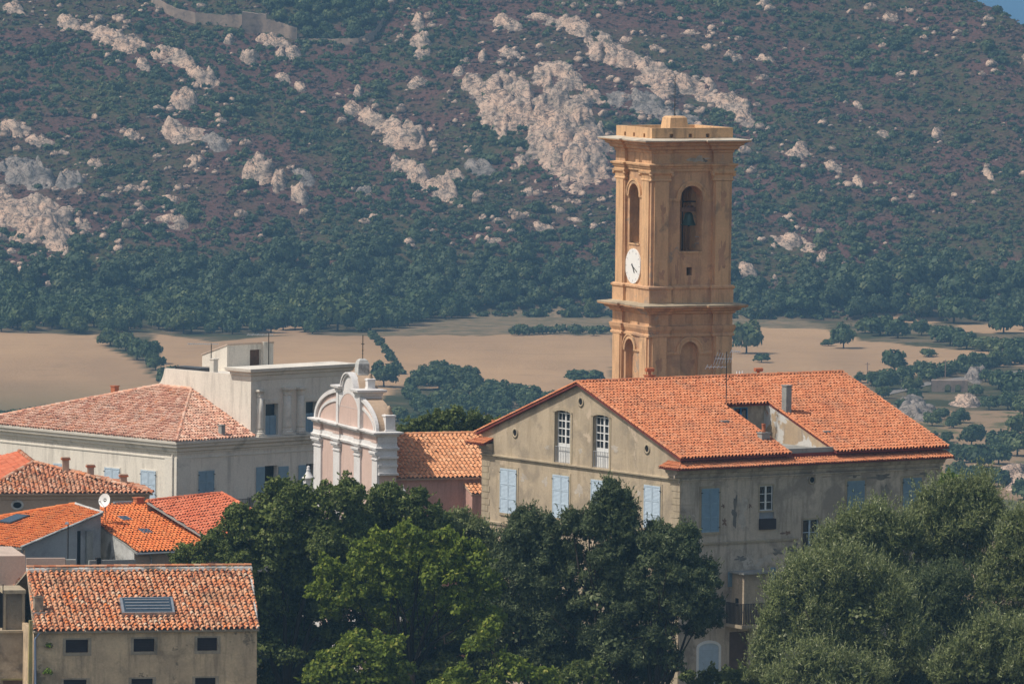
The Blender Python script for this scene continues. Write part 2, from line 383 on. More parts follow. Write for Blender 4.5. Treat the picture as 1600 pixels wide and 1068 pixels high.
class Fr:
    """building frame: a runs right and away, b runs left and away, from the near corner C"""
    def __init__(s, px, py, Y, th):
        t = math.radians(th); s.C = atY(px, py, Y); s.z0 = s.C[2]
        s.ua = np.array([math.cos(t), math.sin(t), 0]); s.ub = np.array([-math.sin(t), math.cos(t), 0]); s.base = np.array([s.C[0], s.C[1], 0])
    def w(s, a, b, z): return s.base + s.ua * a + s.ub * b + np.array([0, 0, z])
    def loc(s, P): d = np.asarray(P) - s.base; return np.array([d @ s.ua, d @ s.ub, d[2]])
    def R(s, px, py, b=0):     # pick on the right-hand facade -> a, z
        r = s.loc(hitplane(px, py, s.w(0, b, 0), s.ub)); return r[0], r[2]
    def L(s, px, py, a=0):     # pick on the left-hand facade -> b, z
        r = s.loc(hitplane(px, py, s.w(a, 0, 0), s.ua)); return r[1], r[2]
    def sw(s, side, t, z, o):  # facade coordinates: t along, o outward
        return s.w(t, -o, z) if side == 'R' else s.w(-o, t, z)
    def pk(s, side, px, py, o=0): return s.R(px, py, -o) if side == 'R' else s.L(px, py, -o)
    def box(s, mb, a0, a1, b0, b1, z0, z1):
        return mb.hexa([s.w(a0, b0, z0), s.w(a1, b0, z0), s.w(a1, b1, z0), s.w(a0, b1, z0), s.w(a0, b0, z1), s.w(a1, b0, z1), s.w(a1, b1, z1), s.w(a0, b1, z1)])
    def sbox(s, mb, side, t0, t1, z0, z1, o0, o1):
        if side == 'R': return s.box(mb, t0, t1, -o1, -o0, z0, z1)
        return s.box(mb, -o1, -o0, t0, t1, z0, z1)
    def wall(s, mb, side, t0, t1, z0, z1, holes=(), depth=.3, o=0.0):
        """wall sheet with real openings and their reveals; hole = (t0,t1,z0,z1,rise)"""
        ts = sorted({t0, t1, *[h[0] for h in holes], *[h[1] for h in holes]}); zs = sorted({z0, z1, *[h[2] for h in holes], *[h[3] for h in holes]})
        for i in range(len(ts) - 1):
            for j in range(len(zs) - 1):
                c = ((ts[i] + ts[i + 1]) / 2, (zs[j] + zs[j + 1]) / 2)
                if any(h[0] < c[0] < h[1] and h[2] < c[1] < h[3] for h in holes): continue
                mb.add([s.sw(side, ts[i], zs[j], o), s.sw(side, ts[i + 1], zs[j], o), s.sw(side, ts[i + 1], zs[j + 1], o), s.sw(side, ts[i], zs[j + 1], o)], [(0, 1, 2, 3)])
        for h in holes:
            rise = h[4] if len(h) > 4 else 0; dp = h[5] if len(h) > 5 else depth
            arc = archpts(h[0], h[1], h[3], rise) if rise else [(h[0], h[3]), (h[1], h[3])]
            ol = [(h[0], h[2])] + arc + [(h[1], h[2])]
            for i in range(len(ol)):
                p, q = ol[i], ol[(i + 1) % len(ol)]
                mb.add([s.sw(side, *p, o), s.sw(side, *q, o), s.sw(side, *q, o - dp), s.sw(side, *p, o - dp)], [(0, 1, 2, 3)])
            if rise:
                for p, q in zip(arc[:-1], arc[1:]):
                    mb.add([s.sw(side, *p, o), s.sw(side, *q, o), s.sw(side, q[0], h[3], o), s.sw(side, p[0], h[3], o)], [(0, 1, 2, 3)])
        return mb
def archpts(t0, t1, ztop, rise, n=14):
    c = (t0 + t1) / 2; r = (t1 - t0) / 2
    return [(c - r * math.cos(PI * i / n), ztop - rise + rise * math.sin(PI * i / n)) for i in range(n + 1)]
def sweep(mb, fr, plan, prof, z0=0):
    """mitred moulding round an orthogonal plan polygon (a,b) counter-clockwise; prof = (offset, z) list"""
    n = len(plan); V = []; F = []; m = len(prof)
    for i, (a, b) in enumerate(plan):
        pa, pb = plan[i - 1]; na, nb = plan[(i + 1) % n]
        d1 = np.array([a - pa, b - pb]); d2 = np.array([na - a, nb - b]); d1 = d1 / np.linalg.norm(d1); d2 = d2 / np.linalg.norm(d2)
        n1 = np.array([d1[1], -d1[0]]); n2 = np.array([d2[1], -d2[0]]); k = n1 + n2 if abs(n1 @ n2) < .5 else n1
        for o, z in prof: V.append(fr.w(a + k[0] * o, b + k[1] * o, z0 + z))
    for i in range(n):
        j = (i + 1) % n
        for q in range(m - 1): F.append((i * m + q, j * m + q, j * m + q + 1, i * m + q + 1))
    F.append(tuple(i * m + m - 1 for i in range(n))); F.append(tuple(i * m for i in range(n))[::-1])
    return mb.add(V, F)
def strip(mb, fr, side, t0, t1, prof, z0):
    """straight moulding on a facade, prof = (outward, z) closed onto the wall"""
    V = [fr.sw(side, t, z0 + z, o) for t in (t0, t1) for o, z in prof]; m = len(prof)
    F = [(q, q + 1, m + q + 1, m + q) for q in range(m - 1)] + [tuple(range(m)), tuple(range(m, 2 * m))[::-1]]
    return mb.add(V, F)
def archband(mb, fr, side, t0, t1, zspring, rise, w, o0, o1, n=18):
    c = (t0 + t1) / 2; r = (t1 - t0) / 2; V = []; F = []
    for i in range(n + 1):
        ca, sa = math.cos(PI * i / n), math.sin(PI * i / n)
        for rr, rh in ((r, rise), (r + w, rise + w)):
            for o in (o0, o1): V.append(fr.sw(side, c - rr * ca, zspring + rh * sa, o))
    for i in range(n):
        a, b = 4 * i, 4 * i + 4
        for p, q in ((0, 1), (1, 3), (3, 2), (2, 0)): F.append((a + p, a + q, b + q, b + p))
    F += [(0, 1, 3, 2), (4 * n, 4 * n + 1, 4 * n + 3, 4 * n + 2)]
    return mb.add(V, F)
def planeof(pts):
    a, b, c = [np.asarray(p, float) for p in pts[:3]]; n = np.cross(b - a, c - a); n = n / np.linalg.norm(n)
    return n if n[2] > 0 else -n
def tiles(root, name, mat, P0, e, s, le, ls, tw=.21, tl=.36, r=.055, cuts=(), seed=0, jit=.012, step=.028):
    """barrel tiles: one strip per tile, e along the eave, s up the slope"""
    rng = np.random.default_rng(seed); e = np.asarray(e, float); s = np.asarray(s, float); nrm = np.cross(e, s); nrm /= np.linalg.norm(nrm)
    if nrm[2] < 0: nrm = -nrm
    P0 = np.asarray(P0, float); off = np.array(parent_world(root)) if root is not None else np.zeros(3)
    nc = int(le / tw) + 1; nr = int(ls / tl) + 1
    fx = np.array([0, .05, .16, .30, .46, .60, .66, .83, 1.0]); hy = np.array([0, .55, .92, 1.05, .92, .5, -.1, -.55, 0]) * r * 1.0
    k = len(fx)
    ci, ri = np.meshgrid(np.arange(nc), np.arange(nr)); ci = ci.ravel(); ri = ri.ravel(); N = len(ci)
    # drop tiles wholly outside the cuts
    cen = P0 + e * ((ci[:, None] + .5) * tw) + s * ((ri[:, None] + .5) * tl)
    keep = np.ones(N, bool)
    for p0, n in cuts: keep &= ((cen - np.asarray(p0)) @ np.asarray(n)) < max(tw, tl)
    ci = ci[keep]; ri = ri[keep]; N = len(ci)
    wob = np.cumsum(rng.normal(0, jit * .35, nc))[ci] if jit > .02 else 0
    jh = rng.normal(0, jit, N); jx = rng.normal(0, jit, N) + wob; js = rng.normal(0, jit * 1.5, N)
    V = np.zeros((N, 2, k, 3))
    for q, (yy, hh) in enumerate(((0, step), (1.04, 0))):
        x = (ci[:, None] + fx[None]) * tw + jx[:, None]; y = ((ri + yy) * tl + js)[:, None] + 0 * x
        h = hy[None] * (1 if q == 0 else .86) + hh + (jh * (1 if q == 0 else .5))[:, None]
        V[:, q] = P0 + x[..., None] * e + y[..., None] * s + h[..., None] * nrm
    V = V.reshape(-1, 3) - off
    base = (np.arange(N) * 2 * k)[:, None]
    F = np.stack([base + np.arange(k - 1), base + np.arange(1, k), base + k + np.arange(1, k), base + k + np.arange(k - 1)], -1).reshape(-1, 4)
    att = np.repeat(np.clip(rng.normal(.5, .27, N) % 1.0, 0, 1), k - 1)
    me = mesh_np(name, V, F, mat, True, att)
    if cuts:
        bm = bmesh.new(); bm.from_mesh(me)
        for p0, n in cuts:
            bmesh.ops.bisect_plane(bm, geom=bm.verts[:] + bm.edges[:] + bm.faces[:], plane_co=Vector(np.asarray(p0) - off), plane_no=Vector(n), clear_outer=True)
        bm.to_mesh(me); bm.free()
    return link(name, me, root)
def polycuts(poly3, nrm):
    """outward cut planes for a convex polygon lying in a plane"""
    c = sum(np.asarray(p) for p in poly3) / len(poly3); out = []
    for i in range(len(poly3)):
        p, q = np.asarray(poly3[i]), np.asarray(poly3[(i + 1) % len(poly3)])
        n = np.cross(q - p, nrm); n = n / (np.linalg.norm(n) + 1e-9)
        if np.dot(c - p, n) > 0: n = -n
        out.append((p, n))
    return out
def rooftiles(root, name, mat, poly3, e, under=True, undermat="tan_plaster", thick=.10, **kw):
    """tile a convex polygon (3D points in one plane); e = eave direction"""
    nrm = planeof(poly3); e = np.asarray(e, float); e = e - nrm * (e @ nrm); e /= np.linalg.norm(e)
    s = np.cross(nrm, e)
    if s[2] < 0: s = -s
    P = [np.asarray(p, float) for p in poly3]
    te = [(p - P[0]) @ e for p in P]; tss = [(p - P[0]) @ s for p in P]
    O = P[0] + e * min(te) + s * min(tss)
    r = tiles(root, name, mat, O, e, s, max(te) - min(te), max(tss) - min(tss), cuts=polycuts(P, nrm), **kw)
    if under:
        mb = MB(); k = len(P); V = [p - nrm * .045 for p in P] + [p - nrm * (.045 + thick) for p in P]
        F = [tuple(range(k)), tuple(range(k, 2 * k))[::-1]] + [(i, (i + 1) % k, k + (i + 1) % k, k + i) for i in range(k)]
        mb.add(V, F); mb.build("roof_deck", undermat, root)
    return r
def captiles(root, name, mat, p, q, r=.11, tl=.38, seed=1, up=.03):
    """row of half-round cap tiles along a line"""
    rng = np.random.default_rng(seed); p = np.asarray(p, float); q = np.asarray(q, float); L = np.linalg.norm(q - p); d = (q - p) / L
    side = np.cross(d, [0, 0, 1]); side /= np.linalg.norm(side); u = np.cross(side, d); mb = MB(); n = max(1, int(L / tl))
    for i in range(n):
        V = []; rj = 1 + rng.normal(0, .05)
        for t, rr in ((i * L / n, r * 1.12 * rj), ((i + 1.12) * L / n, r * .9 * rj)):
            for k in range(7):
                a = PI * k / 6; V.append(p + d * min(t, L) + side * math.cos(a) * rr + u * (math.sin(a) * rr + up))
        mb.add(V, [(k, k + 1, 8 + k, 7 + k) for k in range(6)] + [tuple(range(7))], float(rng.random()))
    return mb.build(name, mat, root)
# window helpers ------------------------------------------------------------
def sroot(parent, name, fr, side, t, z, o=0):
    return None
def part(parent, name, mat, mb, smooth=False, planes=None): return mb.build(name, mat, parent, smooth, planes)
def closed_shutters(root, fr, side, t0, t1, z0, z1, mat="shutter_blue", surround=None, o=.03, ajar=0, sur_w=.16, label=None):
    """window surround > two louvred leaves"""
    mb = MB(); w = sur_w
    for (a, b, c, d) in ((t0 - w, t0, z0 - w, z1 + w), (t1, t1 + w, z0 - w, z1 + w), (t0, t1, z1, z1 + w), (t0, t1, z0 - w, z0)):
        fr.sbox(mb, side, a, b, c, d, -.02, .035 if c != z0 - w or d != z0 else .09)
    wn = part(root, "window", surround or "stone_trim", mb)
    m = (t0 + t1) / 2; g = .012
    for a, b in ((t0 + .01, m - g), (m + g, t1 - .01)):
        mb = MB(); s = .07
        fr.sbox(mb, side, a, a + s, z0, z1, o, o + .05); fr.sbox(mb, side, b - s, b, z0, z1, o, o + .05)
        H = z1 - z0; rails = [0, .33, .66, 1] if H > 2 else [0, .5, 1]
        for r in rails:
            zz = z0 + r * (H - .09); fr.sbox(mb, side, a + s, b - s, zz, zz + .09, o, o + .05)
        nsl = int(H / .085)
        for i in range(nsl):
            zz = z0 + .05 + i * (H - .1) / nsl
            mb.add([fr.sw(side, a + s, zz, o + .042), fr.sw(side, b - s, zz, o + .042), fr.sw(side, b - s, zz + .075, o + .012), fr.sw(side, a + s, zz + .075, o + .012)], [(0, 1, 2, 3)])
        fr.sbox(mb, side, a + s, b - s, z0, z1, o - .01, o + .004)
        part(wn, "shutter", mat, mb)
    for t in (t0, t1):
        for zz in (z0 + .25, z1 - .3): mb = MB(); fr.sbox(mb, side, t - .07, t + .07, zz, zz + .05, o + .051, o + .07); part(wn, "hinge", "iron", mb)
    return wn
def glazed(root, fr, side, t0, t1, z0, z1, o=-.22, cols=2, rows=3, leaves=2, fmat="white_paint", gmat="dark_glass", panel=0, surround=None, sw=.14, name="window"):
    mb = MB()
    if surround:
        for (a, b, c, d) in ((t0 - sw, t0, z0 - sw, z1 + sw), (t1, t1 + sw, z0 - sw, z1 + sw), (t0, t1, z1, z1 + sw), (t0, t1, z0 - sw, z0)):
            fr.sbox(mb, side, a, b, c, d, -.02, .035)
        wn = part(root, name, surround, mb); par = wn; nm = "window_frame"
    else: par = root; nm = name
    mb = MB(); f = .06; W = (t1 - t0) / leaves
    for l in range(leaves):
        a = t0 + l * W; b = a + W
        fr.sbox(mb, side, a, a + f, z0, z1, o, o + .06); fr.sbox(mb, side, b - f, b, z0, z1, o, o + .06)
        fr.sbox(mb, side, a + f, b - f, z1 - f, z1, o, o + .06); fr.sbox(mb, side, a + f, b - f, z0, z0 + f, o, o + .06)
        zb = z0 + (z1 - z0) * panel
        if panel: fr.sbox(mb, side, a + f, b - f, z0 + f, zb, o + .01, o + .05)
        for r in range(1, rows):
            zz = zb + (z1 - zb) * r / rows; fr.sbox(mb, side, a + f, b - f, zz - .02, zz + .02, o, o + .05)
        for c in range(1, max(1, cols // leaves)):
            tt = a + W * c / (cols // leaves); fr.sbox(mb, side, tt - .018, tt + .018, zb, z1, o, o + .052)
    fo = part(par, nm, fmat, mb)
    mb = MB(); fr.sbox(mb, side, t0, t1, z0, z1, o - .03, o - .01); g = part(fo if not surround else par, "pane", gmat, mb)
    return par if surround else fo
def railing(root, fr, side, t0, t1, z0, h, o0, o1, mat="iron", name="railing", n=None, sides=True, bar=.012):
    mb = MB(); n = n or int((t1 - t0) / .13)
    fr.sbox(mb, side, t0, t1, z0 + h - .03, z0 + h, o1 - .02, o1 + .02); fr.sbox(mb, side, t0, t1, z0 + .06, z0 + .08, o1 - .015, o1 + .015)
    for i in range(n + 1):
        t = t0 + (t1 - t0) * i / n; fr.sbox(mb, side, t - bar, t + bar, z0, z0 + h - .03, o1 - bar, o1 + bar)
    if sides and o1 - o0 > .2:
        for t in (t0, t1):
            fr.sbox(mb, side, t - .02, t + .02, z0 + h - .03, z0 + h, o0, o1 - .02)
            k = int((o1 - o0) / .13)
            for j in range(k): oo = o0 + (o1 - o0) * j / k; fr.sbox(mb, side, t - bar, t + bar, z0, z0 + h - .03, oo, oo + 2 * bar)
    return part(root, name, mat, mb)
def roundhole(root, fr, side, px, py, rz, mat="stone_trim"):
    t, z = fr.pk(side, px, py); mb = MB(); n = 16; V = []; F = []
    for i in range(n):
        c, s_ = math.cos(2 * PI * i / n), math.sin(2 * PI * i / n)
        for r, o in ((rz * .62, -.0), (rz * .62, .06), (rz, .06), (rz, -.0)): V.append(fr.sw(side, t + r * c, z + r * s_, o))
    for i in range(n):
        a, b = 4 * i, 4 * ((i + 1) % n)
        for q in range(3): F.append((a + q, a + q + 1, b + q + 1, b + q))
    mb.add(V, F); v = part(root, "round_vent", mat, mb, True)
    mb = MB(); mb.add([fr.sw(side, t + rz * .63 * math.cos(2 * PI * i / n), z + rz * .63 * math.sin(2 * PI * i / n), .012) for i in range(n)], [tuple(range(n))])
    part(v, "opening", "dark_void", mb)
def quoins(root, fr, side, t0, t1, z0, z1, h=.42, mat="stone_trim"):
    mb = MB(); z = z0; i = 0
    while z + h < z1:
        fr.sbox(mb, side, t0, t1 if i % 2 else t1 + .18 * np.sign(t1 - t0), z + .02, z + h - .02, -.02, .03) if t1 > t0 else fr.sbox(mb, side, t1 if i % 2 else t1 - .18, t0, z + .02, z + h - .02, -.02, .03)
        z += h; i += 1
    return part(root, "quoins", mat, mb)
# ================================================================== MAIN HOUSE
g = Fr(1063, 751, 480, 34); ZS = g.z0
Wd = g.L(752.5, 800)[0]; Ln = g.R(1471, 733)[0]; bm_ = Wd / 2
ZR = g.L(908.4, 598, -.25)[1]; ZE = g.L(1062.9, 716, -.25)[1]; GZ0 = 1.0
slope = (ZR - ZE) / (bm_ + .45)
rootM = empty("townhouse", g.w(Ln / 2, bm_, 1.0), "large ochre and grey gabled house with blue shutters, in front of the bell tower", "house")
def mz(b): return ZE + slope * (b + .45)     # roof plane height, near slope
zlow = g.L(782, 817)[1]
sh = []   # shutter rectangles on the gable wall
GS = [(795, 732, 801.5, 25.5), (877, 742, 809, 25.5), (936, 749.5, 816, 24), (1019.8, 758, 825.6, 25.5)]
for i, (cx, y0, y1, w) in enumerate(GS):
    t0 = g.L(cx + w / 2, (y0 + y1) / 2)[0]; t1 = g.L(cx - w / 2, (y0 + y1) / 2)[0]; zt = g.L(cx, y0)[1]; zb = g.L(cx, y1)[1]
    sh.append((t0, t1, zb, zt)); closed_shutters(rootM, g, 'L', t0, t1, zb, zt)
gw = []
for (x0, x1, y0, y1) in ((866.8, 891.5, 641, 723), (926.6, 952, 648, 731)):
    t0 = g.L(x1, 690)[0]; t1 = g.L(x0, 690)[0]; xc = (x0 + x1) / 2; gw.append((t0, t1, g.L(xc, y1)[1], g.L(xc, y0)[1], .18, .62))
mb = MB(); g.wall(mb, 'L', 0, Wd, GZ0, ZS + .05, [])
g.wall(mb, 'L', 0, Wd, ZS + .05, ZR, gw)
n1 = np.array([0, 0, 1.]) * 1 - g.ub * slope; n2 = np.array([0, 0, 1.]) + g.ub * slope
part(rootM, "gable_wall", "ochre_plaster", mb, planes=[(g.w(0, -.45, ZE - .12), n1), (g.w(0, Wd + .45, ZE - .12), n2)])
for (t0, t1, z0, z1, r, dp) in gw:
    mb = MB(); w = .2
    for (a, b, c, d) in ((t0 - w, t0, z0, z1 - .1), (t1, t1 + w, z0, z1 - .1)): g.sbox(mb, 'L', a, b, c, d, -.02, .04)
    g.sbox(mb, 'L', t0 - w, t1 + w, z0 - .16, z0, -.02, .12); archband(mb, g, 'L', t0, t1, z1 - r, r, w, -.02, .04)
    wn = part(rootM, "window", "stone_trim", mb)
    mb = MB(); f = .07; o = -.30; zb = z0 + (z1 - z0) * .36; m = (t0 + t1) / 2
    for a, b in ((t0, m), (m, t1)):
        g.sbox(mb, 'L', a, a + f, z0, z1 - .05, o, o + .07); g.sbox(mb, 'L', b - f, b, z0, z1 - .05, o, o + .07)
        for r_ in range(5): zz = zb + (z1 - .2 - zb) * r_ / 4; g.sbox(mb, 'L', a + f, b - f, zz - .03, zz + .03, o, o + .06)
        g.sbox(mb, 'L', (a + b) / 2 - .02, (a + b) / 2 + .02, zb, z1 - .2, o, o + .055); g.sbox(mb, 'L', a + f, b - f, z0, zb, o + .01, o + .05)
    fo = part(wn, "window_frame", "white_paint", mb)
    mb = MB(); g.sbox(mb, 'L', t0, t1, z0, z1, o - .05, o - .02); part(wn, "pane", "dark_glass", mb)
    railing(wn, g, 'L', t0 + .03, t1 - .03, z0, 1.05, 0, -.03, "grey_paint", n=9, sides=False)
for px, py in ((805.3, 676), (908, 627.6), (1011.5, 701)): roundhole(rootM, g, 'L', px, py, .33)
# right-hand long facade
w3 = [g.R(x, 790) for x in (1185.7, 1211.8)]; W3 = (g.R(1186.5, 790)[0], g.R(1210, 790)[0], g.R(1198, 825)[1], g.R(1198, 758)[1], 0, .35)
W4 = (g.R(1254, 840)[0], g.R(1279.5, 840)[0], g.R(1266, 872)[1], g.R(1266, 811)[1], 0, .35)
zt = g.R(1155, 986)[1]; DR = (g.R(1139.5, 1010)[0], g.R(1170, 1010)[0], GZ0, zt, 0, .35)
mb = MB(); g.wall(mb, 'R', 0, Ln, GZ0, ZE - .35, [W3, W4, DR])
g.wall(mb, 'R', 0, Ln, GZ0, ZE - .35, [], o=-Wd)
part(rootM, "side_wall", "grey_plaster", mb)
mb = MB(); mb.add([g.w(Ln, 0, GZ0), g.w(Ln, Wd, GZ0), g.w(Ln, Wd, ZE - .1), g.w(Ln, bm_, ZR - .15), g.w(Ln, 0, ZE - .1)], [(0, 1, 2, 3, 4)])
part(rootM, "far_gable_wall", "grey_plaster", mb)
for (x0, x1, y0, y1, m_, lab) in ((1095.7, 1123, 762.5, 830.7, "shutter_slate", None), (1323, 1350, 750.6, 818, "shutter_dull", None), (1410, 1439, 746, 812, "shutter_dull", None)):
    xc = (x0 + x1) / 2; t0 = g.R(x0, 780)[0]; t1 = g.R(x1, 780)[0]; closed_shutters(rootM, g, 'R', t0, t1, g.R(xc, y1)[1], g.R(xc, y0)[1], m_)
zm = g.R(1198, 797)[1]
wn = glazed(rootM, g, 'R', W3[0], W3[1] - .12, zm, W3[3], o=-.12, cols=2, rows=3, surround="stone_trim", sw=.1)
mb = MB(); g.sbox(mb, 'R', W3[0], W3[1], W3[2] + .55, zm, -.3, -.1); part(wn, "lower_panel", "grey_paint", mb)
mb = MB(); g.sbox(mb, 'R', W3[0] - .02, W3[1] + .05, W3[2] - .05, W3[2] + .62, -.1, .16); part(wn, "flower_box", "dark_shutter", mb)
wn = glazed(rootM, g, 'R', W4[0], W4[1], W4[2], W4[3], o=-.2, cols=2, rows=3, fmat="shutter_blue", surround="stone_trim", sw=.1)
railing(wn, g, 'R', W4[0], W4[1], W4[2], .9, 0, .06, sides=False)
mb = MB(); g.sbox(mb, 'R', DR[0], DR[1], DR[2], DR[3], -.3, -.2); part(rootM, "door", "brown_door", mb)
ta, tb = g.R(1091, 1040)[0], g.R(1122, 1040)[0]; za = g.R(1107, 1003)[1]
mb = MB(); g.sbox(mb, 'R', ta - .18, ta, GZ0, za - .35, -.02, .06); g.sbox(mb, 'R', tb, tb + .18, GZ0, za - .35, -.02, .06); archband(mb, g, 'R', ta, tb, za - .35, .3, .18, -.02, .06)
wn = part(rootM, "arched_window", "white_paint", mb)
mb = MB(); V = [g.sw('R', *p, .01) for p in [(ta, GZ0)] + archpts(ta, tb, za - .05, .3) + [(tb, GZ0)]]; mb.add(V, [tuple(range(len(V)))]); z = GZ0
while z < za - .4: g.sbox(mb, 'R', ta, tb, z, z + .08, .012, .04); z += .14
part(wn, "roller_shutter", "shutter_blue", mb)
t, z = g.R(1268.5, 751); roundhole(rootM, g, 'R', 1268.5, 749, .3)
# mouldings
mb = MB(); pr = [(-.02, -.12), (.05, -.12), (.06, 0), (.16, .04), (.16, .12), (-.02, .16)]
strip(mb, g, 'L', -.16, Wd, pr, ZS); part(rootM, "string_course", "stone_trim", mb)
mb = MB(); strip(mb, g, 'R', -.155, Ln, pr, ZS - .02); part(rootM, "string_course", "grey_plaster", mb)
mb = MB(); strip(mb, g, 'L', -.10, Wd, [(-.02, -.1), (.1, -.08), (.12, .05), (-.02, .1)], zlow)
strip(mb, g, 'R', .5, g.R(1246, 842)[0], [(-.02, -.1), (.1, -.08), (.12, .05), (-.02, .1)], g.R(1180, 845)[1]); part(rootM, "lower_string_course", "stone_trim", mb)
quoins(rootM, g, 'L', 0, .75, GZ0, ZS - .15); quoins(rootM, g, 'L', Wd, Wd - .75, GZ0, ZS - .15); quoins(rootM, g, 'R', .035, .7, GZ0, ZS - .15, mat="grey_plaster")
# cornice under the pent eaves
EP = .95; zp1 = ZE - .28; zp0 = ZE - .62
cpr = [(-.02, -.62), (.08, -.6), (.10, -.42), (.26, -.36), (.30, -.2), (.5, -.12), (.52, 0), (-.02, .02)]
mb = MB(); strip(mb, g, 'R', -.5, Ln + .1, cpr, zp0 - .02); part(rootM, "cornice", "grey_plaster", mb)
for c in ((0, 1.25), (Wd - 1.25, Wd)): mb = MB(); strip(mb, g, 'L', c[0], c[1], cpr, zp0 - .02); part(rootM, "cornice", "grey_plaster", mb)
# pent tile strip along the eaves, returning on the gable
k = 0
rooftiles(rootM, "eave_tiles", "tiles_main", [g.w(-.75, -EP, zp0), g.w(Ln + .35, -EP, zp0), g.w(Ln + .35, .02, zp1 + .02), g.w(-.1, .02, zp1 + .02)], g.ua, undermat="wine_fascia", thick=.06, seed=11)
for (b0, b1) in ((-EP, 1.3), (Wd - 1.3, Wd + EP)):
    inner = [g.w(0, b0 + (.8 if b0 < 0 else 0), zp1), g.w(0, b1 - (.8 if b0 > 0 else 0), zp1)]
    rooftiles(rootM, "eave_tiles", "tiles_main", [g.w(-.8, b0, zp0), g.w(-.8, b1, zp0), inner[1], inner[0]], g.ub, undermat="wine_fascia", thick=.06, seed=12)
mb = MB(); g.box(mb, .02, Ln - .02, -.12, .1, zp1 - .1, ZE - .02); part(rootM, "fascia", "wine_fascia", mb)
# main roof
def rp(px, py):      # point on the near slope
    return g.loc(hitplane(px, py, g.w(0, -.45, ZE), n1))
ca = (rp(1132, 630), rp(1232, 707.6)); cb = (rp(1228, 650), rp(1306, 702))
a1 = (ca[0][0] + ca[1][0]) / 2; a2 = (cb[0][0] + cb[1][0]) / 2; bc = min(rp(1132, 630)[1], rp(1199, 629.5)[1]); a0 = -.3; a3 = Ln + .3
P = lambda a, b: g.w(a, b, mz(b))
EX = dict(tw=.26, tl=.42, r=.10, step=.045)
rooftiles(rootM, "roof_slope", "tiles_main", [P(a0, -.45), P(a1, -.45), P(a1, bc), P(a0, bc)], g.ua, undermat="wine_fascia", seed=1, **EX)
rooftiles(rootM, "roof_slope", "tiles_main", [P(a2, -.45), P(a3, -.45), P(a3, bc), P(a2, bc)], g.ua, undermat="wine_fascia", seed=2, **EX)
rooftiles(rootM, "roof_slope", "tiles_main", [P(a0, bc), P(a3, bc), P(a3, bm_), P(a0, bm_)], g.ua, undermat="wine_fascia", seed=3, **EX)
Q = lambda a, b: g.w(a, b, mz(Wd - b))
rooftiles(rootM, "roof_slope", "tiles_main", [Q(a0, Wd + .45), Q(a3, Wd + .45), Q(a3, bm_), Q(a0, bm_)], g.ua, undermat="wine_fascia", seed=4, **EX)
captiles(rootM, "ridge_tiles", "tiles_main", P(a0, bm_), P(a3, bm_), .13, .4, 5)
captiles(rootM, "verge_tiles", "tiles_main", P(a0 + .08, -.5), P(a0 + .08, bm_), .12, .36, 6)
captiles(rootM, "verge_tiles", "tiles_main", Q(a0 + .08, Wd + .5), Q(a0 + .08, bm_), .12, .36, 7)
captiles(rootM, "verge_tiles", "tiles_main", P(a2 + .05, -.4), P(a2 + .05, bc - .4), .10, .36, 8)
captiles(rootM, "verge_tiles", "tiles_main", P(a1 - .05, -.4), P(a1 - .05, bc - .1), .09, .36, 8)
# roof terrace cut into the slope
zf = ZE + .1; mb = MB()
g.box(mb, a1, a2, .05, bc, zf - .2, zf); g.box(mb, a1, a2, -.05, .2, zf - .2, g.R(1270, 699, 0)[1]); part(rootM, "terrace_floor", "cement", mb)
bw = bc + .5
blu = [g.R(1147, 646, bw), g.R(1168, 646, bw)]; bz0 = zf + .05; bz1 = g.R(1158, 636.5, bw)[1]; hb = (blu[0][0], blu[1][0], bz0, bz1, 0, .15)
mb = MB(); g.wall(mb, 'R', a1, a2, zf, mz(bw) - .1, [hb], o=-bw); part(rootM, "terrace_wall", "grey_plaster", mb)
glazed(rootM, g, 'R', hb[0], hb[1], hb[2], hb[3], o=-bw - .05, cols=2, rows=2, fmat="blue_frame")
mb = MB()
for aa in (a2, a1):
    mb.add([g.w(aa, -.1, zf - .1), g.w(aa, bw, zf - .1), g.w(aa, bw, mz(bw) - .1), g.w(aa, -.1, mz(-.1) - .08)], [(0, 1, 2, 3)])
part(rootM, "terrace_side_wall", "peeling", mb)
# chimneys on this house
def chimney(root, fr, a, b, w, d, z0, z1, mat="cement", cap=None, name="chimney"):
    mb = MB(); fr.box(mb, a - w / 2, a + w / 2, b - d / 2, b + d / 2, z0, z1 - .06); fr.box(mb, a - w / 2 - .05, a + w / 2 + .05, b - d / 2 - .05, b + d / 2 + .05, z1 - .06, z1)
    c = part(root, name, mat, mb)
    if cap == 'pot':
        mb = MB(); mb.lathe(fr.w(a, b, z1), [(.13, 0), (.15, .1), (.12, .15), (.13, .5), (.16, .55)], 12); part(c, "chimney_pot", "terracotta", mb, True)
    if cap == 'cowl':
        mb = MB(); mb.lathe(fr.w(a, b, z1), [(.1, 0), (.1, .22), (.2, .26), (.2, .3)], 12); mb.tube([fr.w(a - .3, b, z1 + .33), fr.w(a + .3, b, z1 + .33)], .13, 10); part(c, "chimney_cowl", "terracotta", mb)
    return c
q = rp(1231, 645); chimney(rootM, g, q[0], q[1] + .15, .42, .5, q[2] - .5, g.R(1230, 601.5, q[1])[1], "cement")
q = rp(1193, 686); chimney(rootM, g, q[0], q[1], .62, .5, q[2] - .5, q[2] + .45, "cement", 'pot')
a_, z_ = g.R(1015, 585, bm_ + .4); chimney(rootM, g, a_, bm_ + .4, .5, .5, ZR - .6, ZR + .28, "terracotta", 'cowl')
a_, z_ = g.R(1185, 580, bm_ + .4); chimney(rootM, g, a_, bm_ + .4, .3, .3, ZR - .6, ZR + .02, "terracotta", 'cowl')
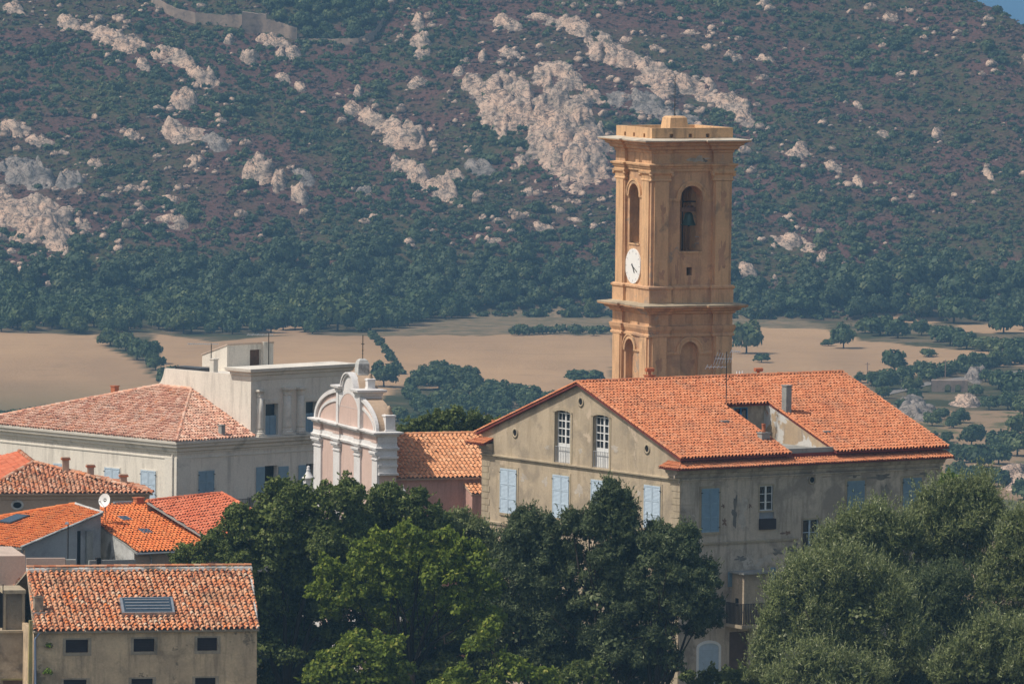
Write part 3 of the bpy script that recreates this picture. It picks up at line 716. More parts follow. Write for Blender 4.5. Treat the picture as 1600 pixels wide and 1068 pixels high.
mb = MB(); a_, z_ = g.R(1156, 582, bm_ + .2)
for dx in (-.22, 0, .22): mb.tube([g.w(a_ + dx, bm_ + .2, ZR - .3), g.w(a_ + dx, bm_ + .2, ZR + .32)], .05, 8)
g.box(mb, a_ - .3, a_ + .3, bm_ + .15, bm_ + .25, ZR - .1, ZR + .12); part(rootM, "vent_pipes", "white_paint", mb)
for px, py in ((1291, 676), (1132, 660)):
    q = rp(px, py); mb = MB(); g.box(mb, q[0] - .3, q[0] + .3, q[1] - .15, q[1] + .15, q[2] - .05, q[2] + .14); part(rootM, "roof_vent", "cement", mb)
b_, z_ = g.L(761, 676, 1.0); chimney(rootM, g, 1.0, Wd + .2, .5, .5, z_ - 1.2, z_ + .35, "cement", 'pot')
# enclosed balcony
bo = 1.35; tx0 = g.R(1162.5, 920, -bo)[0]; tx1 = g.R(1201.5, 920, -bo)[0]; zb0 = g.R(1180, 974, -bo)[1]; zb1 = g.R(1180, 896, -bo)[1]
mb = MB(); g.sbox(mb, 'R', tx0 - .45, tx1 + .2, zb0 - .22, zb0, 0, bo + .45); bal = part(rootM, "balcony", "stone_trim", mb)
mb = MB(); g.sbox(mb, 'R', tx0, tx1, zb0, zb1, 0, bo); part(bal, "enclosure", "ochre_plaster", mb)
mb = MB(); g.sbox(mb, 'R', tx0 - .2, tx1 + .25, zb1, zb1 + .1, 0, bo + .25); part(bal, "canopy", "cement", mb)
mb = MB(); t_ = tx0 - .013; mb.add([g.w(t_, -.45, zb0 + 1.1), g.w(t_, -.8, zb0 + 1.1), g.w(t_, -.8, zb0 + 1.6), g.w(t_, -.45, zb0 + 1.6)], [(0, 1, 2, 3)]); part(bal, "vent_opening", "dark_void", mb)
railing(bal, g, 'R', tx0 - .4, tx1 + .15, zb0, 1.35, .05, bo + .38, "iron", n=20, bar=.022)
for (x0, x1, y0, y1) in ((1137, 1143, 893, 916), (1202.5, 1211.5, 886, 950)):
    t0 = g.R(x0, 900)[0]; t1 = g.R(x1, 900)[0]; mb = MB(); z0 = g.R(x0, y1)[1]; z1 = g.R(x0, y0)[1]; g.sbox(mb, 'R', t0, t1, z0, z1, .02, .07)
    z = z0 + .05
    while z < z1 - .1: g.sbox(mb, 'R', t0 + .03, t1 - .03, z, z + .04, .07, .085); z += .09
    part(rootM, "shutter", "shutter_dull", mb)

for px, py, rx, ry, m_ in ((1300, 739, 34, 5, "bare_brown"), (1258, 735, 14, 4, "bare_brown"), (1336, 741, 12, 4, "bare_grey"), (1098, 738, 22, 5, "bare_brown"), (1150, 741, 18, 4, "bare_pale"), (1190, 739, 16, 4, "bare_pale"), (1240, 857, 10, 8, "bare_grey"), (1229, 832, 7, 4, "bare_brown"), (1158, 872, 9, 5, "bare_grey"),
                            (1148, 800, 5, 24, "bare_grey"), (1196, 874, 15, 8, "bare_pale"), (1215, 862, 9, 5, "bare_grey"), (1160, 800, 8, 30, "bare_pale"), (1382, 770, 8, 16, "bare_grey"), (1375, 745, 20, 5, "bare_grey"), (1132, 815, 4, 6, "bare_brown"), (1172, 790, 3, 3, "bare_brown"), (1130, 790, 3, 3, "bare_brown"), (1440, 742, 16, 4, "bare_grey")):
    blotch(rootM, g, 'R', px, py, rx, ry, m_)
for px, py, rx, ry, m_ in ((855, 699, 4, 4, "bare_pale"), (907, 704, 4, 4, "bare_pale"), (818, 746, 6, 6, "bare_pale"), (852, 752, 4, 9, "bare_pale"), (960, 700, 8, 5, "bare_pale"), (818, 797, 5, 7, "bare_grey"), (905, 765, 6, 12, "bare_pale"), (998, 770, 3, 6, "bare_pale")):
    blotch(rootM, g, 'L', px, py, rx, ry, m_)
# ================================================================== BELL TOWER
t = Fr(1017.8, 300, 515, 25.5)
A1 = t.R(1143.5, 300)[0]; B1 = t.L(962.5, 300)[0]
rootT = empty("bell_tower", t.w(A1 / 2, B1 / 2, 1.0), "tall square ochre bell tower with a white clock, rising behind the gabled house", "bell tower")
def tz(py, px=1017.8): return t.loc(atY(px, py, t.C[1]))[2]
cx_ = 1017.8
zTop = tz(200.5); zCorn = tz(218); zCornTip = tz(226); zF0 = tz(256.6); zCap1 = tz(268); zCap0 = tz(284); zPed1 = tz(447); zLC = tz(476.5)
def tplan(A, B, pw, rec):
    """square plan with corner piers proud of recessed bays"""
    return [(0, 0), (pw, 0), (pw, rec), (A - pw, rec), (A - pw, 0), (A, 0), (A, pw), (A - rec, pw), (A - rec, B - pw), (A, B - pw), (A, B), (A - pw, B), (A - pw, B - rec), (pw, B - rec), (pw, B), (0, B), (0, B - pw), (rec, B - pw), (rec, pw), (0, pw)]
PW = 1.38; RC = .2
plan = tplan(A1, B1, PW, RC)
# openings in the recessed bays
oR = (t.R(1062.5, 340, RC)[0], t.R(1097.5, 340, RC)[0]); zRt = t.R(1080, 290, RC)[1]; zRb = t.R(1080, 392.5, RC)[1]
oL = (t.L(999.3, 330, RC)[0], t.L(983.8, 330, RC)[0]); zLt = t.L(991.5, 286.5, RC)[1]; zLb = t.L(991.5, 379.5, RC)[1]
rise = (oR[1] - oR[0]) / 2
sq = (t.R(1072.6, 424, RC)[0], t.R(1081.6, 424, RC)[0], t.R(1077, 430.3, RC)[1], t.R(1077, 417.5, RC)[1])
riseL = (oL[1] - oL[0]) / 2
mb = MB(); TW = 1.0
for side, far_o, hole in (('R', -RC, (oR[0], oR[1], zRb, zRt, rise, TW)), ('L', -RC, (oL[0], oL[1], zLb, zLt, riseL, TW)), ('R', -(B1 - RC), (oR[0], oR[1], zRb, zRt, rise, -TW)), ('L', -(A1 - RC), (oL[0], oL[1], zLb, zLt, riseL, -TW))):
    D_ = A1 if side == 'R' else B1; hs = [hole]
    if side == 'R' and far_o == -RC: hs.append((*sq, 0, .8))
    t.wall(mb, side, PW - .01, D_ - PW + .01, zLC - .1, zF0, hs, o=far_o)
# inner faces of the belfry walls
for side, o_, hole in (('R', -RC - TW, (oR[0], oR[1], zRb, zRt, rise, .01)), ('L', -RC - TW, (oL[0], oL[1], zLb, zLt, riseL, .01)), ('R', -(B1 - RC - TW), (oR[0], oR[1], zRb, zRt, rise, .01)), ('L', -(A1 - RC - TW), (oL[0], oL[1], zLb, zLt, riseL, .01))):
    D_ = A1 if side == 'R' else B1; t.wall(mb, side, PW - .2, D_ - PW + .2, zRb - .4, zCap1, [hole], o=o_)
mb2 = MB(); t.box(mb2, RC + .1, A1 - RC - .1, RC + .1, B1 - RC - .1, zRb - .5, zRb - .35); t.box(mb2, RC + .1, A1 - RC - .1, RC + .1, B1 - RC - .1, zCap1, zCap1 + .3); part(rootT, "belfry_floor", "cement", mb2)
part(rootT, "belfry_wall", "tower_plaster", mb)
for (a, b) in ((0, 0), (A1 - PW, 0), (0, B1 - PW), (A1 - PW, B1 - PW)):
    mb = MB(); t.box(mb, a, a + PW, b, b + PW, zLC - .1, zCap0)
    for (aa, bb, ca_, cb_) in ((a, b, 0, 0),):
        pass
    part(rootT, "corner_pier", "tower_plaster", mb)
for side, D_ in (('R', A1), ('L', B1)):
    for t0 in (.22, D_ - PW + .12):
        mb = MB(); t.sbox(mb, side, t0, t0 + PW - .34, zPed1, zCap0, -.02, .09); part(rootT, "pilaster", "tower_trim", mb)
mb = MB()
sweep(mb, t, plan, [(0, -.02), (.14, 0), (.14, zPed1 - zLC - .28), (.22, zPed1 - zLC - .2), (.22, zPed1 - zLC - .08), (.1, zPed1 - zLC), (-.05, zPed1 - zLC + .03)], zLC)
part(rootT, "pedestal", "tower_plaster", mb)
for (a, b) in ((0, 0), (A1 - PW, 0), (0, B1 - PW), (A1 - PW, B1 - PW)):
    mb = MB(); sweep(mb, t, [(a, b), (a + PW, b), (a + PW, b + PW), (a, b + PW)], [(.02, 0), (.10, .04), (.10, .12), (.05, .16), (.08, .4), (.2, .55), (.22, zCap1 - zCap0), (0, zCap1 - zCap0)], zCap0)
    for ca_ in (a - .12, a + PW + .12):
        for cb_ in (b - .12, b + PW + .12):
            mb.tube([t.w(ca_, cb_, zCap0 + .32), t.w(ca_ + .01, cb_, zCap0 + .44), t.w(ca_, cb_, zCap0 + .56)], [.07, .13, .07], 8)
    part(rootT, "capital", "tower_trim", mb)
h = zF0 - zCap1
mb = MB(); sweep(mb, t, plan, [(.03, 0), (.12, 0), (.12, h * .35), (.2, h * .4), (.2, h * .6), (.30, h * .72), (.32, h * .95), (.04, h + .04)], zCap1); part(rootT, "architrave", "tower_trim", mb)
h = zCorn - zF0; mb = MB()
CO = .95
sweep(mb, t, plan, [(.03, 0), (.03, h * .42), (.10, h * .46), (.12, h * .55), (.34, h * .60), (.38, h * .70), (.58, h * .76), (.62, h * .84), (CO, h * .90), (CO, h * .945)], zF0); part(rootT, "cornice", "tower_plaster", mb)
mb = MB(); sweep(mb, t, plan, [(CO + .02, -.02), (CO + .02, .04), (-.05, h * .07 + .05)], zF0 + h * .945); part(rootT, "cornice_slab", "pale_cap", mb)
# parapet with drain holes
zc = zCorn; mb = MB(); ph = zTop - zc; pt = .32
hs = []
for px, py in ((1049, 214), (1078.7, 213.7), (1105.6, 213.5)): a_, z_ = t.R(px, py); hs.append((a_ - .14, a_ + .14, zc + .1, zc + .36, 0, pt))
t.wall(mb, 'R', -.02, A1 + .02, zc - .1, zTop, hs, o=.02); t.wall(mb, 'R', pt, A1 - pt, zc - .1, zTop, [], o=-pt)
hs = []
for px, py in ((977, 208), (991, 210), (1007, 213)): b_, z_ = t.L(px, py); hs.append((b_ - .14, b_ + .14, zc + .1, zc + .36, 0, pt))
t.wall(mb, 'L', -.02, B1 + .02, zc - .1, zTop, hs, o=.02); t.wall(mb, 'L', pt, B1 - pt, zc - .1, zTop, [], o=-pt)
t.box(mb, pt, A1 + .02, B1 - pt, B1 + .02, zc - .1, zTop); t.box(mb, A1 - pt, A1 + .02, pt, B1 - pt, zc - .1, zTop)
for q in ((-.02, A1 + .02, -.02, pt), (-.02, pt, pt, B1 + .02)):
    mb.add([t.w(q[0], q[2], zTop), t.w(q[1], q[2], zTop), t.w(q[1], q[3], zTop), t.w(q[0], q[3], zTop)], [(0, 1, 2, 3)])
part(rootT, "parapet", "tower_trim", mb)
mb = MB(); t.box(mb, pt - .01, A1 - pt + .01, pt - .01, B1 - pt + .01, zc, zc + .25); part(rootT, "roof_deck", "pale_cap", mb)
mb = MB(); ac, bcn = A1 / 2, B1 / 2
sweep(mb, t, [(ac - .75, bcn - .75), (ac + .75, bcn - .75), (ac + .75, bcn + .75), (ac - .75, bcn + .75)], [(0, 0), (-.08, .7), (-.14, 1.15), (-.28, 1.26)], zc + .2); part(rootT, "roof_plinth", "tower_trim", mb)
mb = MB(); pr_ = t.w(ac, bcn, zc + 1.4); zr = t.loc(atY(1058, 118, pr_[1]))[2]; mb.tube([pr_, t.w(ac, bcn, zr)], [.035, .015], 6); mb.tube([t.w(ac - .12, bcn, zr - .3), t.w(ac + .12, bcn, zr - .3)], .015, 5); part(rootT, "lightning_rod", "iron", mb)
# arch surrounds
mb = MB(); o0, o1 = -RC - .02, -RC + .09
def impost(mb, fr, side, T0, T1, zi, D_, aw, oo, pw=PW):
    for a, b in ((pw + .02, T0), (T1, D_ - pw - .02)): fr.sbox(mb, side, a, b, zi - .12, zi, oo - .02, oo + .1); fr.sbox(mb, side, a, b, zi - .2, zi - .12, oo - .02, oo + .05)
archband(mb, t, 'R', oR[0], oR[1], zRt - rise, rise, .20, o0, o1); archband(mb, t, 'R', oR[0] - .2, oR[1] + .2, zRt - rise, rise + .2, .12, o0, o1 + .05)
impost(mb, t, 'R', oR[0] - .02, oR[1] + .02, zRt - rise, A1, .2, -RC); part(rootT, "arch_moulding", "tower_trim", mb); mb = MB()
archband(mb, t, 'L', oL[0], oL[1], zLt - riseL, riseL, .22, o0, o1); archband(mb, t, 'L', oL[0] - .22, oL[1] + .22, zLt - riseL, riseL + .22, .14, o0, o1 + .05)
impost(mb, t, 'L', oL[0] - .02, oL[1] + .02, zLt - riseL, B1, .2, -RC); part(rootT, "arch_moulding", "tower_trim", mb); mb = MB()
t.sbox(mb, 'R', oR[0] - .05, oR[1] + .05, zRb - .12, zRb, -RC - .3, -RC + .06); t.sbox(mb, 'L', oL[0] - .05, oL[1] + .05, zLb - .12, zLb, -RC - .3, -RC + .06)
a0_, a1_ = t.R(1056, 457, RC)[0], t.R(1087, 457, RC)[0]; t.sbox(mb, 'R', a0_, a1_, t.R(1070, 458, RC)[1], t.R(1070, 456.3, RC)[1], -RC - .02, -RC + .12)
part(rootT, "sill", "tower_trim", mb)
# clock
bc_, zc_ = t.L(988.6, 415.5, RC - .1); rz = 1.18; rb = rz * .96
n = 40; V = [t.sw('L', bc_ + rb * math.cos(2 * PI * i / n), zc_ + rz * math.sin(2 * PI * i / n), -RC + .10) for i in range(n)] + [t.sw('L', bc_ + rb * math.cos(2 * PI * i / n), zc_ + rz * math.sin(2 * PI * i / n), -RC - .02) for i in range(n)]
mb = MB(); mb.add(V, [tuple(range(n))] + [(i, (i + 1) % n, n + (i + 1) % n, n + i) for i in range(n)]); ck = part(rootT, "clock_face", "clock_white", mb)
def bar2(mb, r0, r1, ang, w, o):
    # angle clockwise from 12 as seen from outside (left of the face = larger b)
    dx, dz = -math.sin(ang), math.cos(ang)
    for s_ in (1,):
        p = [(bc_ + dx * r + px_ * dz * w, zc_ + dz * r - px_ * dx * w) for r, px_ in ((r0, -1), (r0, 1), (r1, 1), (r1, -1))]
        mb.add([t.sw('L', *q, o) for q in p], [(0, 1, 2, 3)])
mb = MB()
for i in range(12): bar2(mb, .92, 1.06, i * PI / 6, .02, -RC + .11)
part(ck, "hour_marks", "grey_paint", mb)
for r1, an, w in ((.52, math.radians(148), .05), (.78, math.radians(118), .035)):
    mb = MB(); bar2(mb, -.2, r1, an, w, -RC + .13); part(ck, "clock_hand", "iron", mb)
# lower stage
q = .1; A2, B2 = A1 + 2 * q, B1 + 2 * q
class Sub(Fr):
    def __init__(s, f, da, db): s.base = f.w(da, db, 0); s.ua = f.ua; s.ub = f.ub; s.C = s.base; s.z0 = f.z0
l = Sub(t, -q, -q); plan2 = tplan(A2, B2, PW + .05, RC)
def lzR(px, py, b=RC): return l.R(px, py, b)
zl1 = tz(492, 1013.5); zl2 = tz(509, 1013.5); zl3 = tz(527, 1013.5)
h = zLC - zl1; mb = MB(); sweep(mb, l, plan2, [(.03, 0), (.15, h * .1), (.18, h * .3), (.42, h * .42), (.45, h * .6), (.78, h * .72), (.80, h * .9)], zl1); part(rootT, "lower_cornice", "tower_plaster", mb)
mb = MB(); sweep(mb, l, plan2, [(.81, -.02), (.81, .04), (.05, .16)], zl1 + h * .9); part(rootT, "cornice_slab", "stone_trim", mb)
mb = MB(); sweep(mb, l, plan2, [(.0, 0), (.12, .02), (.12, .16), (.04, .22), (.16, .5), (.2, zl2 - zl3 - .04), (.02, zl2 - zl3)], zl3)
sweep(mb, l, plan2, [(.01, -.02), (.01, zl1 - zl2 + .02)], zl2); part(rootT, "lower_frieze", "tower_plaster", mb)
LR = (l.R(1063, 560, RC)[0], l.R(1091, 560, RC)[0]); zq = l.R(1077, 533.5, RC)[1]; rr = (LR[1] - LR[0]) / 2
LL = (l.L(991, 560, RC)[0], l.L(977.5, 560, RC)[0]); zq2 = l.L(984, 528.5, RC)[1]; rl = (LL[1] - LL[0]) / 2
mb = MB(); l.wall(mb, 'R', PW, A2 - PW, 1.0, zl3 + .05, [(LR[0], LR[1], zq - 6, zq, rr, .35)], o=-RC); l.wall(mb, 'L', PW, B2 - PW, 1.0, zl3 + .05, [(LL[0], LL[1], zq2 - 6, zq2, rl, .5)], o=-RC)
l.wall(mb, 'R', LR[0], LR[1], zq - 6, zq, [], o=-RC - .35); l.wall(mb, 'L', LL[0], LL[1], zq2 - 6, zq2, [], o=-RC - .5)
l.wall(mb, 'R', PW, A2 - PW, 1.0, zl3 + .05, [], o=-(B2 - RC)); l.wall(mb, 'L', PW, B2 - PW, 1.0, zl3 + .05, [], o=-(A2 - RC))
part(rootT, "lower_wall", "tower_plaster", mb)
for (a, b) in ((0, 0), (A2 - PW, 0), (0, B2 - PW), (A2 - PW, B2 - PW)):
    mb = MB(); l.box(mb, a, a + PW, b, b + PW, 1.0, zl3); part(rootT, "corner_pier", "tower_plaster", mb)
for side, D_ in (('R', A2), ('L', B2)):
    for t0 in (.22, D_ - PW + .12): mb = MB(); l.sbox(mb, side, t0, t0 + PW - .34, 1.0, zl3, -.02, .09); part(rootT, "pilaster", "tower_trim", mb)
mb = MB(); zi = zq - rr; archband(mb, l, 'R', LR[0], LR[1], zi, rr, .24, -RC - .02, -RC + .08); archband(mb, l, 'R', LR[0] - .24, LR[1] + .24, zi, rr + .24, .1, -RC - .02, -RC + .13); impost(mb, l, 'R', LR[0], LR[1], zi, A2, .2, -RC); part(rootT, "arch_moulding", "tower_trim", mb); mb = MB()
zi = zq2 - rl; archband(mb, l, 'L', LL[0], LL[1], zi, rl, .24, -RC - .02, -RC + .08); archband(mb, l, 'L', LL[0] - .24, LL[1] + .24, zi, rl + .24, .1, -RC - .02, -RC + .13); impost(mb, l, 'L', LL[0], LL[1], zi, B2, .2, -RC)
part(rootT, "arch_moulding", "tower_trim", mb)
for side, px, py, rx, ry, m_, o_ in (('R', 1090, 249, 18, 5, "bare_pale", -RC + .045), ('R', 1102, 251, 4, 3, "bare_grey", -RC + .05), ('R', 1058, 428, 3, 24, "rain_stain", -RC + .008), ('R', 1088, 440, 4, 18, "rain_stain", -RC + .008), ('R', 1066, 400, 5, 6, "rain_stain", -RC + .008), ('R', 1077, 440, 3, 12, "rain_stain", -RC + .008), ('R', 1128, 400, 6, 30, "rain_stain", .096), ('R', 1036, 330, 4, 16, "rain_stain", .096), ('R', 1130, 310, 5, 14, "rain_stain", .096), ('R', 1034, 430, 5, 10, "rain_stain", .096),
                                 ('L', 992, 446, 4, 9, "rain_stain", -RC + .008), ('R', 1100, 300, 5, 12, "rain_stain", -RC + .008)):
    blotch(rootT, t, side, px, py, rx, ry, m_, o_, name="stain")
for px, py, rx, ry, o_ in ((1030, 570, 5, 14, .096), (1125, 560, 6, 16, .096), (1102, 530, 6, 5, -RC + .008), (1077, 572, 6, 14, -RC - .34)):
    blotch(rootT, l, 'R', px, py, rx, ry, "rain_stain", o_, name="stain")
# bells: things of their own, hanging in the belfry
def bell(a, b, ztop, r, label):
    rt = empty("church_bell", t.w(a, b, ztop - 1.6 * r), label, "bell")
    mb = MB(); mb.lathe(t.w(a, b, ztop - 1.75 * r), [(r, 0), (r * .98, .06), (r * .8, r * .35), (r * .62, r * .9), (r * .56, r * 1.3), (r * .42, r * 1.6), (.08, r * 1.72)], 20); part(rt, "bell_body", "bronze", mb, True)
    mb = MB(); t.box(mb, a - r * 1.4, a + r * 1.4, b - .12, b + .12, ztop + .02, ztop + .30)
    for dx in (-.5, 0, .5): t.box(mb, a + dx * r - .05, a + dx * r + .05, b - .16, b + .16, ztop + .3, ztop + .42)
    part(rt, "headstock", "timber", mb)
    mb = MB(); mb.tube([t.w(a, b, ztop - .4), t.w(a, b, ztop - 1.9 * r)], [.03, .07], 6); part(rt, "clapper", "iron", mb)
am = (oR[0] + oR[1]) / 2
bell(t.R(1076, 343, RC + TW + .45)[0], RC + TW + .45, t.R(1075, 331, 1.6)[1], .52, "green bronze bell under a timber headstock in the tower's wide right arch")
bb = (oL[0] + oL[1]) / 2; bell(2.0, t.L(992, 330, 2.0)[0], t.L(992, 318, 1.6)[1], .30, "small bell seen through the narrow left arch of the bell tower")
bf = link("bell_frame", None, rootT)
mb = MB()
am = t.R(1079, 343, RC + TW + .45)[0]
for dx in (-.62, .62): mb.tube([t.w(am + dx, RC + TW + .45, zRb - .4), t.w(am + dx * .98, RC + TW + .45, zRt - .4)], .05, 6)
mb.tube([t.w(am - .62, RC + TW + .45, zRt - 1.15), t.w(am + .62, RC + TW + .45, zRt - 1.15)], .05, 6); part(bf, "posts", "iron", mb)
mb = MB()
for zz in (zRb + .5, zRb + .95): mb.tube([t.w(am - .1, RC + .5, zz), t.w(am + .6, RC + .5, zz)], .03, 6)
mb.tube([t.w(am + .25, RC + .5, zRb), t.w(am + .25, RC + .5, zRb + 1.1)], .03, 6); part(bf, "rails", "zinc", mb)
# ================================================================== CHURCH
c = Fr(592, 699, 503, 20)
CT = 1.25; CW = c.L(492.8, 690)[0]; CM = CW / 2
rootC = empty("church", c.w(CT, CM, 1.0), "pale pink church front with white pilasters and curved gable, orange tiled nave behind", "church")
z_ = lambda y: c.L(592, y)[1]
zc1, zc0, zf0, zm0 = z_(674.5), z_(681.5), z_(692.5), z_(703)
Pl = [(c.L(503.6, 720)[0], CW), (c.L(533, 720)[0], c.L(523, 720)[0]), (c.L(565, 720)[0], c.L(555.5, 720)[0]), (0, c.L(583.7, 720)[0])]
def cplan(o=-.14):
    P = [(o, 0), (CT, 0), (CT, CW), (o, CW)]
    P += [(o, Pl[0][0]), (0, Pl[0][0])]
    for lo, hi in Pl[1:3]: P += [(0, hi), (o, hi), (o, lo), (0, lo)]
    P += [(0, Pl[3][1]), (o, Pl[3][1])]
    return P
cp = cplan()
mb = MB(); c.box(mb, .01, CT - .01, .02, CW - .01, 1.0, zc1 - .05); part(rootC, "facade_wall", "pink_plaster", mb)
for lo, hi in Pl:
    mb = MB(); c.box(mb, -.12, .05, lo, hi, 1.0, zm0 + .02); zk = z_(709)
    for z0, z1, o in ((zk, zk + .14, .2), (zk - .12, zk, .13), (zk - .42, zk - .34, .07)): c.box(mb, -.12 - o, .05, lo - o * .7, hi + o * .7, z0, z1)
    part(rootC, "pilaster", "white_trim", mb)
mb = MB(); sweep(mb, c, cp, [(.0, -.02), (.12, 0), (.16, .14), (.05, .2), (0, zf0 - zm0 + .02)], zm0); part(rootC, "architrave", "white_trim", mb)
mb = MB(); sweep(mb, c, cp, [(-.02, 0), (-.02, zc0 - zf0)], zf0)
for lo, hi in Pl: c.box(mb, -.17, 0, lo, hi, zf0, zc0)
part(rootC, "frieze", "pink_plaster", mb)
mb = MB(); sweep(mb, c, cp, [(.0, -.05), (.1, 0), (.14, .1), (.34, .16), (.36, zc1 - zc0 - .03), (-.05, zc1 - zc0 + .03)], zc0); part(rootC, "cornice", "white_trim", mb)
mb = MB(); zsb = z_(742); c.sbox(mb, 'R', .0, CT + .01, zsb, zm0, -.02, .05); c.sbox(mb, 'R', -.10, CT + .008, zf0 + .01, zc0 - .01, -.02, .03)
for zz, o in ((zsb, .28), (zsb + .5, .1), (zm0 - .55, .22), (zm0 - 1.1, .12)): c.sbox(mb, 'R', -.05, CT + .05, zz, zz + .14, -.02, o)
part(rootC, "corner_trim", "white_trim", mb)
# curved upper gable
zb = zc1 + .02; bl = c.L(526.5, 640, -.2)[0]; br = c.L(563, 640, -.2)[0]; hb_ = (bl - br) / 2; bmid = (bl + br) / 2
RW = CM - .12; zed = c.L(523, 604.5)[1] - zb; RH = zed / math.sqrt(1 - ((bl - CM) / RW) ** 2)
zatt = c.L(516, 598, -.2)[1]          # top of the attic cornice
def prism(mb, prof, a0, a1):
    k = len(prof); V = [c.w(a0, b, z) for b, z in prof] + [c.w(a1, b, z) for b, z in prof]
    return mb.add(V, [tuple(range(k)), tuple(range(k, 2 * k))[::-1]] + [(i, (i + 1) % k, k + (i + 1) % k, k + i) for i in range(k)])
def ell(rw, rh, n=32, zz=None): return [(CM - rw * math.cos(PI * i / n), (zb if zz is None else zz) + rh * math.sin(PI * i / n)) for i in range(n + 1)]
mb = MB(); prism(mb, ell(RW - .05, RH - .05), .04, CT - .02); part(rootC, "gable_back", "dome_plaster", mb)
mb = MB(); prism(mb, ell(RW - .3, RH - .3), .0, .06); part(rootC, "gable_panel", "pink_plaster", mb)
for w0, wd, o in ((RW - .26, .28, .16), (RW - .86, .22, .08)):
    mb = MB(); n = 32; V = []; F = []
    for i in range(n + 1):
        for rr, hh in ((w0, RH - RW + w0), (w0 + wd, RH - RW + w0 + wd)):
            for aa in (-o, .05): V.append(c.w(aa, CM - rr * math.cos(PI * i / n), zb + hh * math.sin(PI * i / n)))
    for i in range(n):
        p_, q_ = 4 * i, 4 * i + 4
        for u, v in ((0, 1), (1, 3), (3, 2), (2, 0)): F.append((p_ + u, p_ + v, q_ + v, q_ + u))
    mb.add(V, F); part(rootC, "arch_band", "white_trim", mb)
zat0 = zatt - .34
mb = MB(); c.box(mb, -.18, CT - .01, br - .02, bl + .02, zb, zat0); part(rootC, "attic_wall", "pink_plaster", mb)
for b0, b1 in ((br - .05, br + .38), (bl - .38, bl + .05)):
    mb = MB(); c.box(mb, -.26, CT + .02, b0, b1, zb, zat0 + .01); part(rootC, "attic_pilaster", "white_trim", mb)
AR = hb_ * .66
for b0, b1 in ((br - .1, bmid - AR + .1), (bmid + AR - .1, bl + .1)):
    mb = MB(); pl_ = [(-.26, b0), (CT, b0), (CT, b1), (-.26, b1)]; sweep(mb, c, pl_, [(0, -.1), (.06, 0), (.08, .1), (.28, .18), (.3, .32), (-.02, .36)], zat0); part(rootC, "attic_cornice", "white_trim", mb)
zar = c.L(538, 579.5, -.1)[1] - zatt
mb = MB(); P_ = [(bmid - (AR + .05) * math.cos(PI * i / 20), zatt - .3 + (zar + .22) * math.sin(PI * i / 20)) for i in range(21)]
k = len(P_); V = [c.w(.05, b, z) for b, z in P_] + [c.w(CT + .05, b, z) for b, z in P_]; mb.add(V, [tuple(range(k)), tuple(range(k, 2 * k))[::-1]] + [(i, (i + 1) % k, k + (i + 1) % k, k + i) for i in range(k)])
part(rootC, "arch_top", "dome_plaster", mb)
mb = MB(); prism(mb, [(b, z) for b, z in [(bmid - AR * .8 * math.cos(PI * i / 20), zat0 - .1 + (zar + .3) * math.sin(PI * i / 20)) for i in range(21)]], -.15, .1); part(rootC, "arch_panel", "white_trim", mb)
mb = MB(); c.wall(mb, "L", br + .36, bl - .36, zat0 - 1.0, zat0 + .02, [(br + .44, bl - .44, zat0 - .99, zat0 - .08, (bl - br - .9) * .36, .02)], o=.2); part(rootC, "panel_frame", "white_trim", mb)
mb = MB(); archband(mb, c, 'L', bmid - AR * .78, bmid + AR * .78, zatt - .3, zar + .10, .13, -.1, .27); archband(mb, c, 'L', bmid - AR * .78 - .13, bmid + AR * .78 + .13, zatt - .3, zar + .23, .10, -.1, .36); part(rootC, "arch_band", "white_trim", mb)
def pinnacle(root, fr, a, b, zbot, ztop, w, urn=True, mat="white_trim", umat="dome_plaster", name="pinnacle"):
    mb = MB(); H = ztop - zbot; hp = H * (.62 if urn else .8)
    sweep(mb, fr, [(a - w / 2, b - w / 2), (a + w / 2, b - w / 2), (a + w / 2, b + w / 2), (a - w / 2, b + w / 2)], [(.05, 0), (.05, .08), (0, .1), (0, hp - .12), (.05, hp - .08), (.05, hp), (-w * .2, hp + .06)], zbot)
    p_ = part(root, name, mat, mb)
    if urn:
        mb = MB(); u = H - hp; mb.lathe(fr.w(a, b, zbot + hp), [(w * .36, 0), (w * .4, u * .2), (w * .22, u * .5), (w * .26, u * .65), (.02, u)], 10); part(p_, "urn", umat, mb, True)
    return p_
a_ = CT * .55
pinnacle(rootC, c, a_ + .12, .36, zb, c.R(605, 633, .36)[1], .66)
pinnacle(rootC, c, a_, bmid - AR - .2, zatt, c.R(572, 582, bmid - 1.4)[1], .5)
pinnacle(rootC, c, .3, bmid + AR - .1, zatt, zatt + .85, .3)
zt0 = zatt + zar - .15; zt1 = c.R(554, 560.5, bmid - .3)[1]
mb = MB(); sweep(mb, c, [(a_ - .42, bmid - .55), (a_ + .38, bmid - .55), (a_ + .38, bmid + .2), (a_ - .42, bmid + .2)], [(.03, 0), (.0, .1), (-.02, (zt1 - zt0) * .7), (-.12, (zt1 - zt0) * .92), (-.25, zt1 - zt0)], zt0); cr_ = part(rootC, "crowning_block", "mortar", mb)
mb = MB(); pc = c.w(a_, bmid - .2, zt1); zx = c.loc(atY(553, 523, pc[1]))[2]; H = zx - zt1
mb.tube([pc, pc + [0, 0, H]], .03, 6)
for f_, w_ in ((.62, .22), (.35, .12), (.2, .08)): mb.tube([c.w(a_, bmid - .2 - w_, zt1 + H * f_), c.w(a_, bmid - .2 + w_, zt1 + H * f_)], .025, 5); mb.tube([c.w(a_ - w_ * .5, bmid - .2, zt1 + H * f_), c.w(a_ + w_ * .5, bmid - .2, zt1 + H * f_)], .025, 5)
part(cr_, "iron_cross", "iron", mb)
